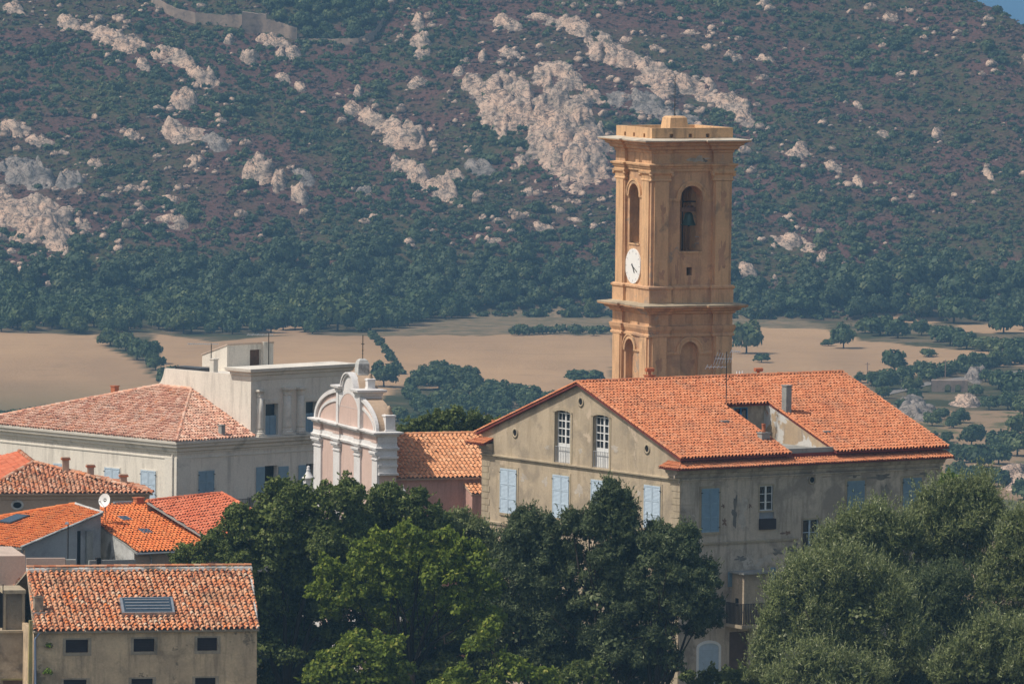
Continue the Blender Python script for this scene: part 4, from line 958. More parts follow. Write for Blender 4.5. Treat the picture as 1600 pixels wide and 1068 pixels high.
# nave
nb = .9; NL = 17; zne = c.R(690, 746, nb - .3)[1]; znr = c.R(690, 677.5, CM)[1]; sl_ = (znr - zne) / (CM - nb + .3)
mb = MB(); mb.add([c.w(CT - .1, nb, 1), c.w(NL, nb, 1), c.w(NL, nb, zne), c.w(CT - .1, nb, zne)], [(0, 1, 2, 3)]); mb.add([c.w(CT - .1, CW - nb, 1), c.w(NL, CW - nb, 1), c.w(NL, CW - nb, zne), c.w(CT - .1, CW - nb, zne)], [(0, 1, 2, 3)])
mb.add([c.w(NL, nb, 1), c.w(NL, CW - nb, 1), c.w(NL, CW - nb, zne), c.w(NL, CM, znr - .1), c.w(NL, nb, zne)], [(0, 1, 2, 3, 4)]); part(rootC, "nave_wall", "rose_plaster", mb)
NK = dict(tw=.31, tl=.46, r=.085, step=.05)
rooftiles(rootC, "nave_roof", "tiles_nave", [c.w(CT, nb - .3, zne), c.w(NL, nb - .3, zne), c.w(NL, CM, znr), c.w(CT, CM, znr)], c.ua, seed=21, **NK)
rooftiles(rootC, "nave_roof", "tiles_nave", [c.w(CT, CW - nb + .3, zne), c.w(NL, CW - nb + .3, zne), c.w(NL, CM, znr), c.w(CT, CM, znr)], c.ua, seed=22, **NK)
captiles(rootC, "ridge_tiles", "tiles_nave", c.w(CT, CM, znr), c.w(NL, CM, znr), .12, .42, 3)
def leanto(px0, px1, pxr, yt, yb, name, dep=1.7, sd=5):
    bb = nb - dep; a0 = c.R(px1, yb, bb)[0]; a1 = c.R(pxr, yb, bb)[0] + .3; zl = c.R(px1, yb, bb)[1]; zh = c.R(px1, yt, nb)[1]
    mb = MB(); mb.hexa([c.w(a0 + .08, bb + .1, 1), c.w(a1, bb + .1, 1), c.w(a1, nb - .002, 1), c.w(a0 + .08, nb - .002, 1), c.w(a0 + .08, bb + .1, zl - .05), c.w(a1, bb + .1, zl - .05), c.w(a1, nb - .002, zh - .12), c.w(a0 + .08, nb - .002, zh - .12)])
    lt = part(rootC, name, "rose_plaster", mb)
    rooftiles(lt, "lean_to_roof", "tiles_nave", [c.w(a0, bb, zl), c.w(a1 + .1, bb, zl), c.w(a1 + .1, nb, zh), c.w(a0, nb, zh)], c.ua, seed=sd, **NK)
leanto(721, 737, 752, 754, 771, "lean_to"); leanto(724, 740, 756, 817, 834, "lean_to", 2.4, 6)
# two white stone finials on posts in front of the church
def gatepost(px, yt, Y, w, label):
    top = atY(px, yt, Y); r = empty("stone_finial", (top[0], top[1], 2.0), label, "stone finial")
    f = Fr(px, yt, Y, 20); H = top[2]
    mb = MB(); f.box(mb, -w * .8, w * .8, -w * .8, w * .8, 2.0, H - w * 2.6); part(r, "post", "white_trim", mb)
    mb = MB(); mb.lathe((top[0], top[1], H - w * 2.6), [(w * 1.25, 0), (w * 1.3, .08), (w * .9, w * .5), (w * .45, w * 1.3), (w * .35, w * 1.6), (w * .42, w * 1.7), (w * .42, w * 1.9), (w * .25, w * 1.95), (w * .36, w * 2.2), (w * .3, w * 2.45), (.02, w * 2.6)], 16); part(r, "cone", "white_trim", mb, True)
gatepost(482, 727, 498, .33, "white cone-shaped stone finial beside the left edge of the church front")
gatepost(629.5, 757, 499, .17, "small white finial peeping over the oak below the orange church roof")

# ================================================================== CREAM HOUSE
h = Fr(276.7, 708, 530, 44)
La = h.R(545, 700)[0]; Lb = h.L(-30, 690)[0]; aw = h.R(392.3, 600)[0]; zE = h.z0 + .88
rootH = empty("cream_house", h.w(6, 8, 1.0), "large cream house with pale hipped tile roof and columned upper storey, left of the church", "house")
def pane_(side, x0, x1, y0, y1, o=0):
    xc = (x0 + x1) / 2; yc = (y0 + y1) / 2; ts = sorted((h.pk(side, x0, yc, o)[0], h.pk(side, x1, yc, o)[0])); return ts[0], ts[1], h.pk(side, xc, y1, o)[1], h.pk(side, xc, y0, o)[1]
W1 = pane_('R', 413.5, 433, 727, 775); W2 = pane_('R', 478, 492, 724, 770)
U1 = pane_('R', 414, 434, 630.5, 679); U2 = pane_('R', 477, 494, 627, 675)
mb = MB(); h.wall(mb, 'L', 0, Lb, 1, zE - .1); h.wall(mb, 'R', 0, La, 1, zE - .1, [(*W1, 0, .4), (*W2, 0, .4)])
mb.add([h.w(La, 0, 1), h.w(La, Lb, 1), h.w(La, Lb, zE - .1), h.w(La, 0, zE - .1)], [(0, 1, 2, 3)]); mb.add([h.w(0, Lb, 1), h.w(La, Lb, 1), h.w(La, Lb, zE - .1), h.w(0, Lb, zE - .1)], [(0, 1, 2, 3)])
part(rootH, "wall", "cream_plaster", mb)
mb = MB(); rp_ = [(0, 0), (La, 0), (La, Lb), (0, Lb)]
sweep(mb, h, rp_, [(-.05, -.1), (.08, -.08), (.1, .05), (.22, .12), (.24, .3), (.45, .42), (.48, .58), (.58, .66), (.6, .80), (-.1, .84)], h.z0 + .02); part(rootH, "cornice", "cream_trim", mb)
for side, (x0, x1) in (('L', (258, 276)), ('R', (278, 296))):
    ts = sorted((h.pk(side, x0, 730)[0], h.pk(side, x1, 730)[0])); mb = MB(); h.sbox(mb, side, max(ts[0], 0) - .05, ts[1], 1, h.z0 - .3, -.02, .05); part(rootH, "corner_pilaster", "cream_trim", mb)
for side, L_ in (('L', Lb), ('R', La)):
    mb = MB(); strip(mb, h, side, .9, L_, [(-.01, -.05), (.05, -.05), (.06, .03), (-.01, .05)], h.z0 - .38); part(rootH, "string_course", "cream_trim", mb)
def hclosed(side, r, m_, **k): return closed_shutters(rootH, h, side, *r, m_, surround="cream_trim", sur_w=.08, **k)
hclosed('L', pane_('L', 164, 187.6, 730.5, 771), "shutter_blue"); hclosed('L', pane_('L', 220.5, 244, 734.5, 777), "shutter_blue"); hclosed('L', pane_('L', 84, 106, 724, 764), "shutter_blue")
hclosed('R', pane_('R', 309.5, 334, 735, 770), "shutter_slate")
for r, leaves in ((W1, ((399.7, 412.8, 729, 773), (434.5, 450, 728, 760))), (W2, ((465.7, 477.3, 726, 762),))):
    mb = MB(); h.sbox(mb, 'R', r[0], r[1], r[2], r[3], -.42, -.38); wn = part(rootH, "window", "dark_void", mb)
    for q in leaves:
        r2 = pane_('R', *q); mb = MB(); h.sbox(mb, 'R', r2[0], r2[1], r2[2], r2[3], .03, .07); z = r2[2] + .06
        while z < r2[3] - .1: h.sbox(mb, 'R', r2[0] + .06, r2[1] - .06, z, z + .04, .07, .09); z += .1
        part(wn, "shutter", "shutter_slate", mb)
r = pane_('R', 366, 399, 781, 795, .8); mb = MB(); h.sbox(mb, 'R', r[0], r[1], r[2] - .15, r[2], 0, .8); bal = part(rootH, "balcony", "cream_trim", mb); railing(bal, h, 'R', r[0], r[1], r[2], r[3] - r[2] + .1, 0, .78, "iron")
mb = MB(); mb.tube([h.w(-.12, .35, 1), h.w(-.12, .35, h.z0 - .1)], .06, 8); part(rootH, "drain_pipe", "cream_trim", mb)
# hipped roof
T0 = h.L(299, 607.5, aw); T1 = h.L(246, 600.5, aw); zT = T0[1]
A0 = h.w(-.6, -.6, zE); A1_ = h.w(-.6, Lb + .5, zE); R0_ = h.w(aw, -.6, zE); TT0 = h.w(aw, T0[0], zT); TT1 = h.w(aw, T1[0], zT)
HK = dict(tw=.28, tl=.38, r=.09, jit=.016, step=.045)
rooftiles(rootH, "roof_slope", "tiles_pale", [A0, A1_, TT1, TT0], h.ub, seed=31, undermat="cream_trim", **HK)
rooftiles(rootH, "roof_slope", "tiles_pale", [A0, R0_, TT0], h.ua, seed=32, undermat="cream_trim", **HK)
mb = MB(); B1_ = h.w(2 * aw, Lb + .5, zE); mb.add([A1_, B1_, TT1], [(0, 1, 2)]); mb.add([B1_, TT1, h.w(2 * aw, T1[0], zE)], [(0, 1, 2)]); part(rootH, "back_roof", "tan_plaster", mb)
captiles(rootH, "hip_tiles", "tiles_pale", A0, TT0, .10, .36, 3); captiles(rootH, "hip_tiles", "tiles_pale", A1_, TT1, .13, .36, 4); captiles(rootH, "ridge_tiles", "tiles_pale", TT1, TT0, .13, .36, 4)
# raised block
Lt = h.L(257, 590, aw)[0]; zP = h.L(330, 582, aw)[1]; zB = h.R(393, 592)[1]; z2 = h.R(393, 576.5, -.5)[1]; ar = h.L(366, 580, aw)[0]
mb = MB()
mb.add([h.w(aw, 0, zE - .6), h.w(aw, Lt, zE - .6), h.w(aw, Lt, zP), h.w(aw, 0, zP)], [(0, 1, 2, 3)])
h.wall(mb, 'R', aw, La, zE - .05, zB + .1, [(*U1, 0, .4), (*U2, 0, .4)])
mb.add([h.w(aw, 0, zP - .3), h.w(La, 0, zP - .3), h.w(La, Lt, zP - .3), h.w(aw, Lt, zP - .3)], [(0, 1, 2, 3)])
mb.add([h.w(La, 0, zE), h.w(La, Lt, zE), h.w(La, Lt, zP), h.w(La, 0, zP)], [(0, 1, 2, 3)]); mb.add([h.w(aw, Lt, zE), h.w(La, Lt, zE), h.w(La, Lt, zP), h.w(aw, Lt, zP)], [(0, 1, 2, 3)])
h.box(mb, aw + .002, aw + .25, .25, Lt, zP - .4, zP + .03)
part(rootH, "upper_wall", "cream_plaster", mb)
mb = MB(); n = 8; V = [h.w(aw + .01, Lt, zT - .4)]; dl = 1.0
for i in range(n + 1): u = i / n; V.append(h.w(aw + .01, Lt + dl * (1 - u), zT + .1 + (zP - zT - .1) * (u ** 3)))
V += [p + h.ua * .25 for p in V]; k = len(V) // 2; mb.add(V, [tuple(range(k)), tuple(range(k, 2 * k))[::-1]] + [(i, (i + 1) % k, k + (i + 1) % k, k + i) for i in range(k)]); part(rootH, "curved_wall_end", "cream_plaster", mb)
mb = MB(); H = z2 - zB
sweep(mb, h, [(aw, 0), (La, 0), (La, ar), (aw, ar)], [(-.05, -.15), (.05, -.1), (.07, H * .25), (.2, H * .35), (.22, H * .55), (.46, H * .7), (.5, H * .98), (-.1, H + .02)], zB); part(rootH, "upper_cornice", "cream_trim", mb)
yb0 = 683
def column(x0, x1, cx0, cx1, bx0, bx1, yct, ycb, ybt):
    a0 = h.R(x0, 650)[0]; a1 = h.R(x1, 650)[0]; ac = (a0 + a1) / 2; r = (a1 - a0) / 2; zt = h.R(x0, yct)[1]; zcb = h.R(x0, ycb)[1]; zbt = h.R(x0, ybt)[1]
    mb = MB(); mb.lathe(h.w(ac, -.12, zbt), [(r * 1.1, 0), (r * 1.08, .2), (r, (zcb - zbt) * .5), (r * .9, zcb - zbt)], 18); col_ = part(rootH, "column", "cream_trim", mb, True)
    mb = MB(); w = r * 1.5; h.box(mb, ac - w, ac + w, -.12 - w * .9, .0, zE - .02, zbt - .3); mb.lathe(h.w(ac, -.12, zbt - .3), [(r * 1.4, 0), (r * 1.45, .1), (r * 1.2, .16), (r * 1.25, .25), (r * 1.1, .32)], 18); part(col_, "column_base", "cream_trim", mb)
    mb = MB(); w = r * 1.5; mb.lathe(h.w(ac, -.12, zcb - .02), [(r * .92, 0), (r * 1.05, .06), (r * .95, .12), (r * 1.0, .3), (r * 1.35, .42)], 18); h.box(mb, ac - w, ac + w, -.12 - w * .9, .0, zcb + .4, zt); part(col_, "capital", "cream_trim", mb)
column(400, 408.5, 0, 0, 0, 0, 608, 620, 672); column(441.5, 451.7, 0, 0, 0, 0, 604.5, 617, 669); column(463, 472.5, 0, 0, 0, 0, 604, 616, 668)
for r in (U1, U2):
    mb = MB(); w = .1
    for (q0, q1, q2, q3) in ((r[0] - w, r[0], r[2], r[3] + w), (r[1], r[1] + w, r[2], r[3] + w), (r[0], r[1], r[3], r[3] + w), (r[0] - w, r[1] + w, r[2] - .1, r[2])): h.sbox(mb, 'R', q0, q1, q2, q3, -.02, .05)
    h.sbox(mb, 'R', r[0] - .15, r[1] + .15, r[3] + w, r[3] + w + .22, -.02, .1)
    wn = part(rootH, "window", "cream_trim", mb); m_ = (r[0] + r[1]) / 2
    mb = MB(); h.sbox(mb, 'R', r[0], r[1], r[2], r[3], -.4, -.36); part(wn, "pane", "blue_glass", mb)
    for q0, q1 in ((r[0] + .02, m_ - .02), (m_ + .02, r[1] - .02)):
        mb = MB(); zt_ = r[2] + (r[3] - r[2]) * .62; h.sbox(mb, 'R', q0, q1, r[2], zt_, -.2, -.16); z = r[2] + .06
        while z < zt_ - .1: h.sbox(mb, 'R', q0 + .05, q1 - .05, z, z + .04, -.16, -.14); z += .1
        part(wn, "shutter", "shutter_slate", mb)
# rooftop hut
u = Fr(354.7, 583, 544, 44); ua1 = u.R(427, 560)[0]; ub1 = u.L(315.8, 570)[0]; zu = u.R(356, 539.5)[1]; zul = u.L(315.8, 555)[1]; za_ = u.z0 - .8
ud = (u.R(390.4, 560)[0], u.R(408.4, 560)[0], u.R(399, 574)[1], u.R(399, 546)[1], 0, .3)
mb = MB(); u.wall(mb, 'R', 0, ua1, za_, zu, [ud]); mb.add([u.w(0, 0, za_), u.w(0, ub1, za_), u.w(0, ub1, zul), u.w(0, 0, zu)], [(0, 1, 2, 3)])
mb.add([u.w(ua1, 0, za_), u.w(ua1, ub1, za_), u.w(ua1, ub1, zul), u.w(ua1, 0, zu)], [(0, 1, 2, 3)]); mb.add([u.w(0, ub1, za_), u.w(ua1, ub1, za_), u.w(ua1, ub1, zul), u.w(0, ub1, zul)], [(0, 1, 2, 3)]); hut = part(rootH, "rooftop_hut", "cream_plaster", mb)
mb = MB(); u.sbox(mb, 'R', ud[0], ud[1], ud[2], ud[3], -.3, -.25); part(hut, "door", "brown_door", mb)
mb = MB(); u.sbox(mb, 'R', u.R(409.5, 560)[0], u.R(416.5, 560)[0], za_, zu + .12, -.01, .15); part(hut, "pier", "cream_trim", mb)
mb = MB(); q_ = [u.w(-.05, -.05, zu + .02), u.w(ua1 + .05, -.05, zu + .02), u.w(ua1 + .05, ub1 + .05, zul + .02), u.w(-.05, ub1 + .05, zul + .02)]; mb.hexa(q_ + [p + np.array([0, 0, .09]) for p in q_]); part(hut, "hut_roof", "pink_wall", mb)
P0 = h.L(334, 582, aw + 1.0); chimney(rootH, h, aw + 1.0, P0[0], .42, .42, zP - .5, h.L(334, 560, aw + 1.0)[1], "cream_trim")
chim = hitplane(347.8, 680, A0, planeof([A0, R0_, TT0])); q = h.loc(chim); chimney(rootH, h, q[0], q[1] + .1, .34, .34, q[2] - .3, q[2] + .75, "cement")
q = h.loc(atY(179.4, 614, 552)); chimney(rootH, h, q[0], q[1], .42, .42, q[2] - 2, h.loc(atY(179.4, 602, 552))[2], "terracotta")
mb = MB(); q0 = h.L(274, 578, aw + 1)[0]; q1 = h.L(314, 578, aw + 1)[0]; h.box(mb, aw + 1, aw + 2.0, q1, min(q0, Lt), zP - .3, h.L(300, 574, aw + 1)[1]); part(rootH, "water_tank", "dark_metal", mb)

# ================================================================== OLD-TILED HOUSE (oval window)
o = Fr(-28, 770, 500, 9.7); Oa = o.R(231, 771)[0]; zo = o.z0
rootO = empty("old_house", o.w(Oa / 2, 4, 1), "tan house with lichened hipped roof, three clay chimneys and a small oval window", "house")
npl = np.array([0, 0, 1.]) - o.ub * .34
ap = o.loc(hitplane(52, 722, o.w(0, -.35, zo), npl)); AP = o.w(*ap)
bd = 15
dn0 = lambda p: np.array([p[0], p[1], 1.])
mb = MB(); o.box(mb, .1, Oa - .1, 0, ap[1], 1, zo - .12); part(rootO, "wall", "tan_plaster", mb)
mb = MB(); strip(mb, o, 'R', -.1, Oa + .1, [(-.01, -.4), (.1, -.38), (.12, -.2), (.28, -.1), (.3, .0), (-.01, .02)], zo - .03); part(rootO, "cornice", "tan_plaster", mb)
OK_ = dict(tw=.30, tl=.40, r=.095, jit=.018, step=.045)
E0 = o.w(-.3, -.38, zo); E1 = o.w(Oa + .3, -.38, zo); RB = AP + o.ub * 9
rooftiles(rootO, "roof_slope", "tiles_old", [E0, E1, AP], o.ua, seed=41, **OK_)
nl = planeof([E0, AP, RB]); LBk = E0 + o.ub * 20
rooftiles(rootO, "roof_slope", "tiles_red", [E0, AP, RB + np.array([0, 0, 0]), LBk], o.ub, seed=42, tw=.3, tl=.4, r=.05)
rooftiles(rootO, "roof_slope", "tiles_old", [E1, AP, o.w(Oa + .3, ap[1], zo)], o.ub, seed=43, **OK_)
mb = MB(); mb.add([AP, o.w(Oa + .2, ap[1], zo), o.w(Oa + .2, ap[1], 1), o.w(ap[0], ap[1], 1)], [(0, 1, 2, 3)]); mb.add([AP, RB, dn0(RB), dn0(AP)], [(0, 1, 2, 3)]); part(rootO, "back_wall", "tan_plaster", mb)
captiles(rootO, "hip_tiles", "tiles_old", E1, AP, .14, .38, 3); captiles(rootO, "hip_tiles", "tiles_old", E0, AP, .14, .38, 4); captiles(rootO, "ridge_tiles", "tiles_old", AP, RB, .14, .38, 4)
for px, y0, y1 in ((102.5, 713.5, 733), (141.5, 725, 743), (193, 740, 758)):
    Yc = 504; q = o.loc(atY(px, y0, Yc)); c_ = chimney(rootO, o, q[0], q[1], .42, .42, q[2] - 1.6, q[2] + .0, "tan_plaster")
    mb = MB(); o.box(mb, q[0] - .3, q[0] + .3, q[1] - .3, q[1] + .3, q[2] - .18, q[2] - .08); part(c_, "chimney_cap", "terracotta", mb)
tt, zz = o.R(27, 788.5); mb = MB(); n = 20; V = []; F = []
for i in range(n):
    cc, ss = math.cos(2 * PI * i / n), math.sin(2 * PI * i / n)
    for rx, rz_, oo in ((.28, .20, 0), (.28, .20, .05), (.42, .33, .05), (.42, .33, 0)): V.append(o.sw('R', tt + rx * cc, zz + rz_ * ss, oo))
for i in range(n):
    p_, q_ = 4 * i, 4 * ((i + 1) % n)
    for j in range(3): F.append((p_ + j, p_ + j + 1, q_ + j + 1, q_ + j))
mb.add(V, F); wn = part(rootO, "oval_window", "mortar", mb)
mb = MB(); mb.add([o.sw('R', tt + .29 * math.cos(2 * PI * i / n), zz + .21 * math.sin(2 * PI * i / n), .01) for i in range(n)], [tuple(range(n))]); part(wn, "pane", "dark_void", mb)

# ================================================================== ORANGE ROOFED HOUSES
def slopeplane(px, py, Y, th, pitch, gdir):
    f = Fr(px, py, Y, th); gd = f.ua if gdir == 'a' else f.ub
    return f, f.C, np.array([0, 0, 1.]) - gd * math.tan(math.radians(pitch))
# left one, with the grey side wall
f1, c1_, n1_ = slopeplane(33.5, 855, 462, 45, 13.5, 'a')
root1 = empty("orange_roofed_house", f1.w(2, 4, 1), "house with plain orange roof holding one large dark skylight, grey-blue side wall", "house")
pp = lambda x, y: hitplane(x, y, c1_, n1_)
p1, p2, p3, p4, p5 = pp(-45, 815), pp(118, 787.5), pp(161, 801), pp(33.5, 855), pp(-45, 847)
BK = dict(tw=.24, tl=.38, r=.05, step=.03)
rooftiles(root1, "roof_slope", "tiles_orange", [p1, p2, p3, p4, p5], f1.ub, seed=51, undermat="cement", **BK)
dn = lambda p, z=1.: np.array([p[0], p[1], z]); lo = lambda p, d_=.15: p - np.array([0, 0, d_])
in_ = -f1.ua * 0
mb = MB(); s0, s1 = p4 + f1.ub * .2 + f1.ua * .1, p3 + f1.ub * .2
mb.add([dn(s0), dn(s1), lo(s1), lo(s0)], [(0, 1, 2, 3)]); part(root1, "side_wall", "blue_cement", mb)
mb = MB(); t0_ = p5 + f1.ua * .3; t1_ = p4 + f1.ua * .3; mb.add([dn(t0_), dn(t1_), lo(t1_), lo(t0_)], [(0, 1, 2, 3)]); mb.add([dn(p1), dn(p2), lo(p2), lo(p1)], [(0, 1, 2, 3)]); part(root1, "front_wall", "pink_wall", mb)
captiles(root1, "verge_tiles", "mortar", p4, p3, .08, .4, 2); captiles(root1, "verge_tiles", "tiles_orange", p1, p2, .12, .4, 2); captiles(root1, "ridge_tiles", "mortar", p2, p3, .09, .4, 3)
def onroof(root, name, quad, n, mat, inner, th=.12, fr=.07, sub="glass", inm="blue_glass"):
    P = [np.asarray(q) for q in quad]; n = n / np.linalg.norm(n); mb = MB(); c0 = sum(P) / 4
    mb.hexa([p - n * .05 for p in P] + [p + n * th for p in P]); w_ = part(root, name, mat, mb)
    Q_ = [p + (c0 - p) * fr * 2 for p in P]; mb = MB(); mb.hexa([p + n * (th - .01) for p in Q_] + [p + n * (th + .012) for p in Q_]); part(w_, sub, inm, mb); return w_
def aligned(cx, cy, cpt, n, e, w, h_):
    cc = hitplane(cx, cy, cpt, n); nn = n / np.linalg.norm(n); e = e - nn * (e @ nn); e /= np.linalg.norm(e); s = np.cross(nn, e)
    if s[2] < 0: s = -s
    return [cc - e * w / 2 - s * h_ / 2, cc + e * w / 2 - s * h_ / 2, cc + e * w / 2 + s * h_ / 2, cc - e * w / 2 + s * h_ / 2]
onroof(root1, "skylight", aligned(21, 812, c1_, n1_, f1.ub, 1.25, 1.7), n1_, "dark_metal", 0)
# door opening in side wall
def onwall(p0, u_, px, py, off=.0):
    nn = np.array([u_[1], -u_[0], 0]); return hitplane(px, py, p0 + nn * off, nn)
wu = (s1 - s0); wu[2] = 0; wu /= np.linalg.norm(wu); wn_ = np.array([wu[1], -wu[0], 0])
for (x0, x1, y0, y1, m_, nm, th) in ((120.5, 125, 829, 887, "dark_void", "door_gap", .03), (133, 143, 829, 887, "cement", "door_frame", .12)):
    a_, b_ = onwall(s0, wu, x0, y1), onwall(s0, wu, x1, y1); zt = onwall(s0, wu, x0, y0)[2]; mb = MB()
    V = [a_, b_, np.array([*b_[:2], zt]), np.array([*a_[:2], zt])]; mb.hexa([v - wn_ * .02 for v in V] + [v + wn_ * th for v in V]); part(root1, nm, m_, mb)
# middle one
f2, c2_, n2_ = slopeplane(213.5, 862, 464, 31, 12.5, 'b')
root2 = empty("orange_roofed_house", f2.w(2, 4, 1), "house with bright orange tiled roof and two small skylights, below the satellite dish", "house")
pp2 = lambda x, y: hitplane(x, y, c2_, n2_)
a_, b_, c_, d_, e_ = pp2(156, 789), pp2(229, 784), pp2(338, 850.5), pp2(213.5, 862), pp2(156, 820)
c_ = d_ + f2.ua * ((c_ - d_) @ f2.ua)
rooftiles(root2, "roof_slope", "tiles_orange", [a_, b_, c_, d_, e_], f2.ua, seed=52, undermat="cement", tw=.26, tl=.40, r=.075, step=.045)
captiles(root2, "verge_tiles", "tiles_orange", b_, c_, .12, .4, 5)
mb = MB(); w0 = d_ + f2.ub * .3; w1 = c_ + f2.ub * .3; mb.add([dn(w0), dn(w1), lo(w1), lo(w0)], [(0, 1, 2, 3)]); part(root2, "front_wall", "tan_plaster", mb)
mb = MB(); w2 = e_ + f2.ub * .1; mb.add([dn(d_ + f2.ub * .3), dn(w2), lo(w2, .08), lo(d_ + f2.ub * .3, .08)], [(0, 1, 2, 3)]); part(root2, "side_wall", "mortar", mb)
mb = MB(); mb.add([dn(a_), dn(b_), lo(b_), lo(a_)], [(0, 1, 2, 3)]); mb.add([dn(e_), dn(a_), lo(a_), lo(e_)], [(0, 1, 2, 3)]); mb.add([dn(b_), dn(c_), lo(c_), lo(b_)], [(0, 1, 2, 3)]); part(root2, "back_wall", "cement", mb)
for cx, cy in ((194.5, 810.5), (227, 830.5)): onroof(root2, "skylight", aligned(cx, cy, c2_, n2_, f2.ua, .62, .8), n2_, "zinc", 0, th=.1)
mb = MB(); gz = d_ - np.array([0, 0, .12]); gz2 = c_ - np.array([0, 0, .12]); mb.tube([gz - f2.ub * .05, gz2 - f2.ub * .05], .06, 8)
qd = d_ + f2.ua * .9 - f2.ub * .05; mb.tube([qd - [0, 0, .15], qd + f2.ub * .3 + f2.ua * .25 - [0, 0, .5], dn(qd, 1) + f2.ub * .3 + f2.ua * .25], .045, 8); part(root2, "gutter", "zinc", mb)
q = f2.loc(hitplane(217.7, 787, c2_, n2_)); chimney(root2, f2, q[0], q[1] + .1, .5, .5, q[2] - .6, q[2] + .42, "terracotta")
q = f2.loc(hitplane(191, 787, c2_, n2_)); mb = MB(); f2.box(mb, q[0] - .6, q[0] + .65, q[1] - .15, q[1] + .1, q[2] + .02, q[2] + .16); part(root2, "metal_flashing", "zinc", mb)
# parapet of the terrace in front
k4 = Fr(139.5, 880, 459, 20); mb = MB(); ka = k4.R(212, 880)[0]; k4.box(mb, 0, ka, 0, .2, 1, k4.R(170, 874.5)[1]); part(root2, "terrace_parapet", "cement", mb)
mb = MB(); k4.box(mb, k4.R(151, 880)[0], k4.R(157, 880)[0], -.1, .3, k4.z0 - 1, k4.R(152, 871)[1]); part(root2, "vent_box", "dark_void", mb)
# right one
f3, c3_, n3_ = slopeplane(338, 851.5, 466, 31, 14, 'b')
root3 = empty("red_roofed_house", f3.w(1, 4, 1), "house with deep red-orange tiled roof partly hidden by the oak, right of the orange roof", "house")
pp3 = lambda x, y: hitplane(x, y, c3_, n3_)
a_, b_, c_, d_ = pp3(230, 783), pp3(346, 770.5), pp3(395, 798), pp3(340, 851)
e3 = f3.ua * .96 + f3.ub * .28
rooftiles(root3, "roof_slope", "tiles_red", [a_, b_, c_, d_], e3, seed=53, undermat="cement", tw=.27, tl=.40, r=.07, step=.05)
captiles(root3, "ridge_tiles", "tiles_red", a_, b_, .12, .4, 5); captiles(root3, "verge_tiles", "tiles_red", b_, c_, .12, .4, 5)
mb = MB(); mb.add([dn(a_), dn(b_), lo(b_), lo(a_)], [(0, 1, 2, 3)]); mb.add([dn(b_), dn(c_), lo(c_), lo(b_)], [(0, 1, 2, 3)]); mb.add([dn(c_), dn(d_), lo(d_), lo(c_)], [(0, 1, 2, 3)]); part(root3, "wall", "tan_plaster", mb)
# satellite dish and pole
dp = pp2(165, 818); ds = empty("satellite_dish", dp, "round white satellite dish on a short pole between the two orange roofs", "satellite dish")
dc = atY(163, 781, dp[1]); R_ = .43; ax = np.array([-.55, -.80, .25]); ax /= np.linalg.norm(ax); s_ = np.cross(ax, [0, 0, 1]); s_ /= np.linalg.norm(s_); t_ = np.cross(s_, ax)
V = [dc - ax * .08]; F = []; n = 24
for j in range(1, 5):
    for i in range(n): V.append(dc - ax * (.08 - .08 * (j / 4) ** 2) + (s_ * math.cos(2 * PI * i / n) + t_ * math.sin(2 * PI * i / n)) * R_ * j / 4)
for i in range(n): F.append((0, 1 + i, 1 + (i + 1) % n))
for j in range(3):
    for i in range(n): F.append((1 + j * n + i, 1 + j * n + (i + 1) % n, 1 + (j + 1) * n + (i + 1) % n, 1 + (j + 1) * n + i))
mb = MB(); mb.add(V, F); part(ds, "dish", "clock_white", mb, True)
mb = MB(); mb.tube([dc - ax * .1 - t_ * R_ * .9, dc + ax * .45 - t_ * .15], .015, 5); mb.tube([dc + ax * .40 - t_ * .16, dc + ax * .5 - t_ * .12], .04, 6); part(ds, "receiver_arm", "zinc", mb)
mb = MB(); mb.tube([dp, dc - ax * .12 - [0, 0, .1], dc - ax * .1], .035, 6); part(ds, "pole", "terracotta", mb)
def antenna(px, yb, yt, Y, booms, label, rad=.032):
    b0 = atY(px, yb, Y); r = empty("tv_antenna", b0, label, "antenna"); zt = atY(px, yt, Y)[2]
    mb = MB(); mb.tube([b0, (b0[0], b0[1], zt)], rad, 6); part(r, "mast", "iron", mb)
    for (x0, x1, yy, nel, el, ty) in booms:
        mb = MB(); P0 = atY(x0, yy, Y); P1 = atY(x1, yy, Y); P1 = np.array([P1[0], P1[1], P0[2]]); mb.tube([P0, P1], .026, 5)
        for i in range(nel):
            q = P0 + (P1 - P0) * i / max(1, nel - 1); dv = np.array([.25, .9, .35]) if ty == 0 else np.array([.3, .5, .8]); dv = dv / np.linalg.norm(dv) * el * (1 - .5 * i / nel)
            mb.tube([q - dv, q + dv], .018, 4)
        part(r, "aerial", "zinc", mb)
    return r
q = rp(1134.5, 631); pY = g.w(*q)[1]
antenna(1134.5, 631, 549, pY, [(1118, 1143, 560, 7, .5, 1), (1104, 1134, 573, 6, .35, 0), (1142, 1156, 549, 5, .3, 0)], "tall television antenna with several aerials on the gabled house roof")
antenna(330, 560, 536, 543, [(294, 341, 537, 14, .16, 0)], "small antenna with long horizontal aerial at the left of the cream house roof")
antenna(419.5, 574, 520, 546, [(387, 426, 522.5, 6, .2, 0)], "antenna beside the rooftop hut door of the cream house")
ut = atY(106, 880, 459); r = empty("lamp_post", (ut[0], ut[1], 1), "thin metal post with a small lamp in front of the grey-blue wall", "lamp post")
mb = MB(); mb.tube([(ut[0], ut[1], 1), (ut[0], ut[1], atY(106, 818, 459)[2])], .04, 6); part(r, "post", "iron", mb)
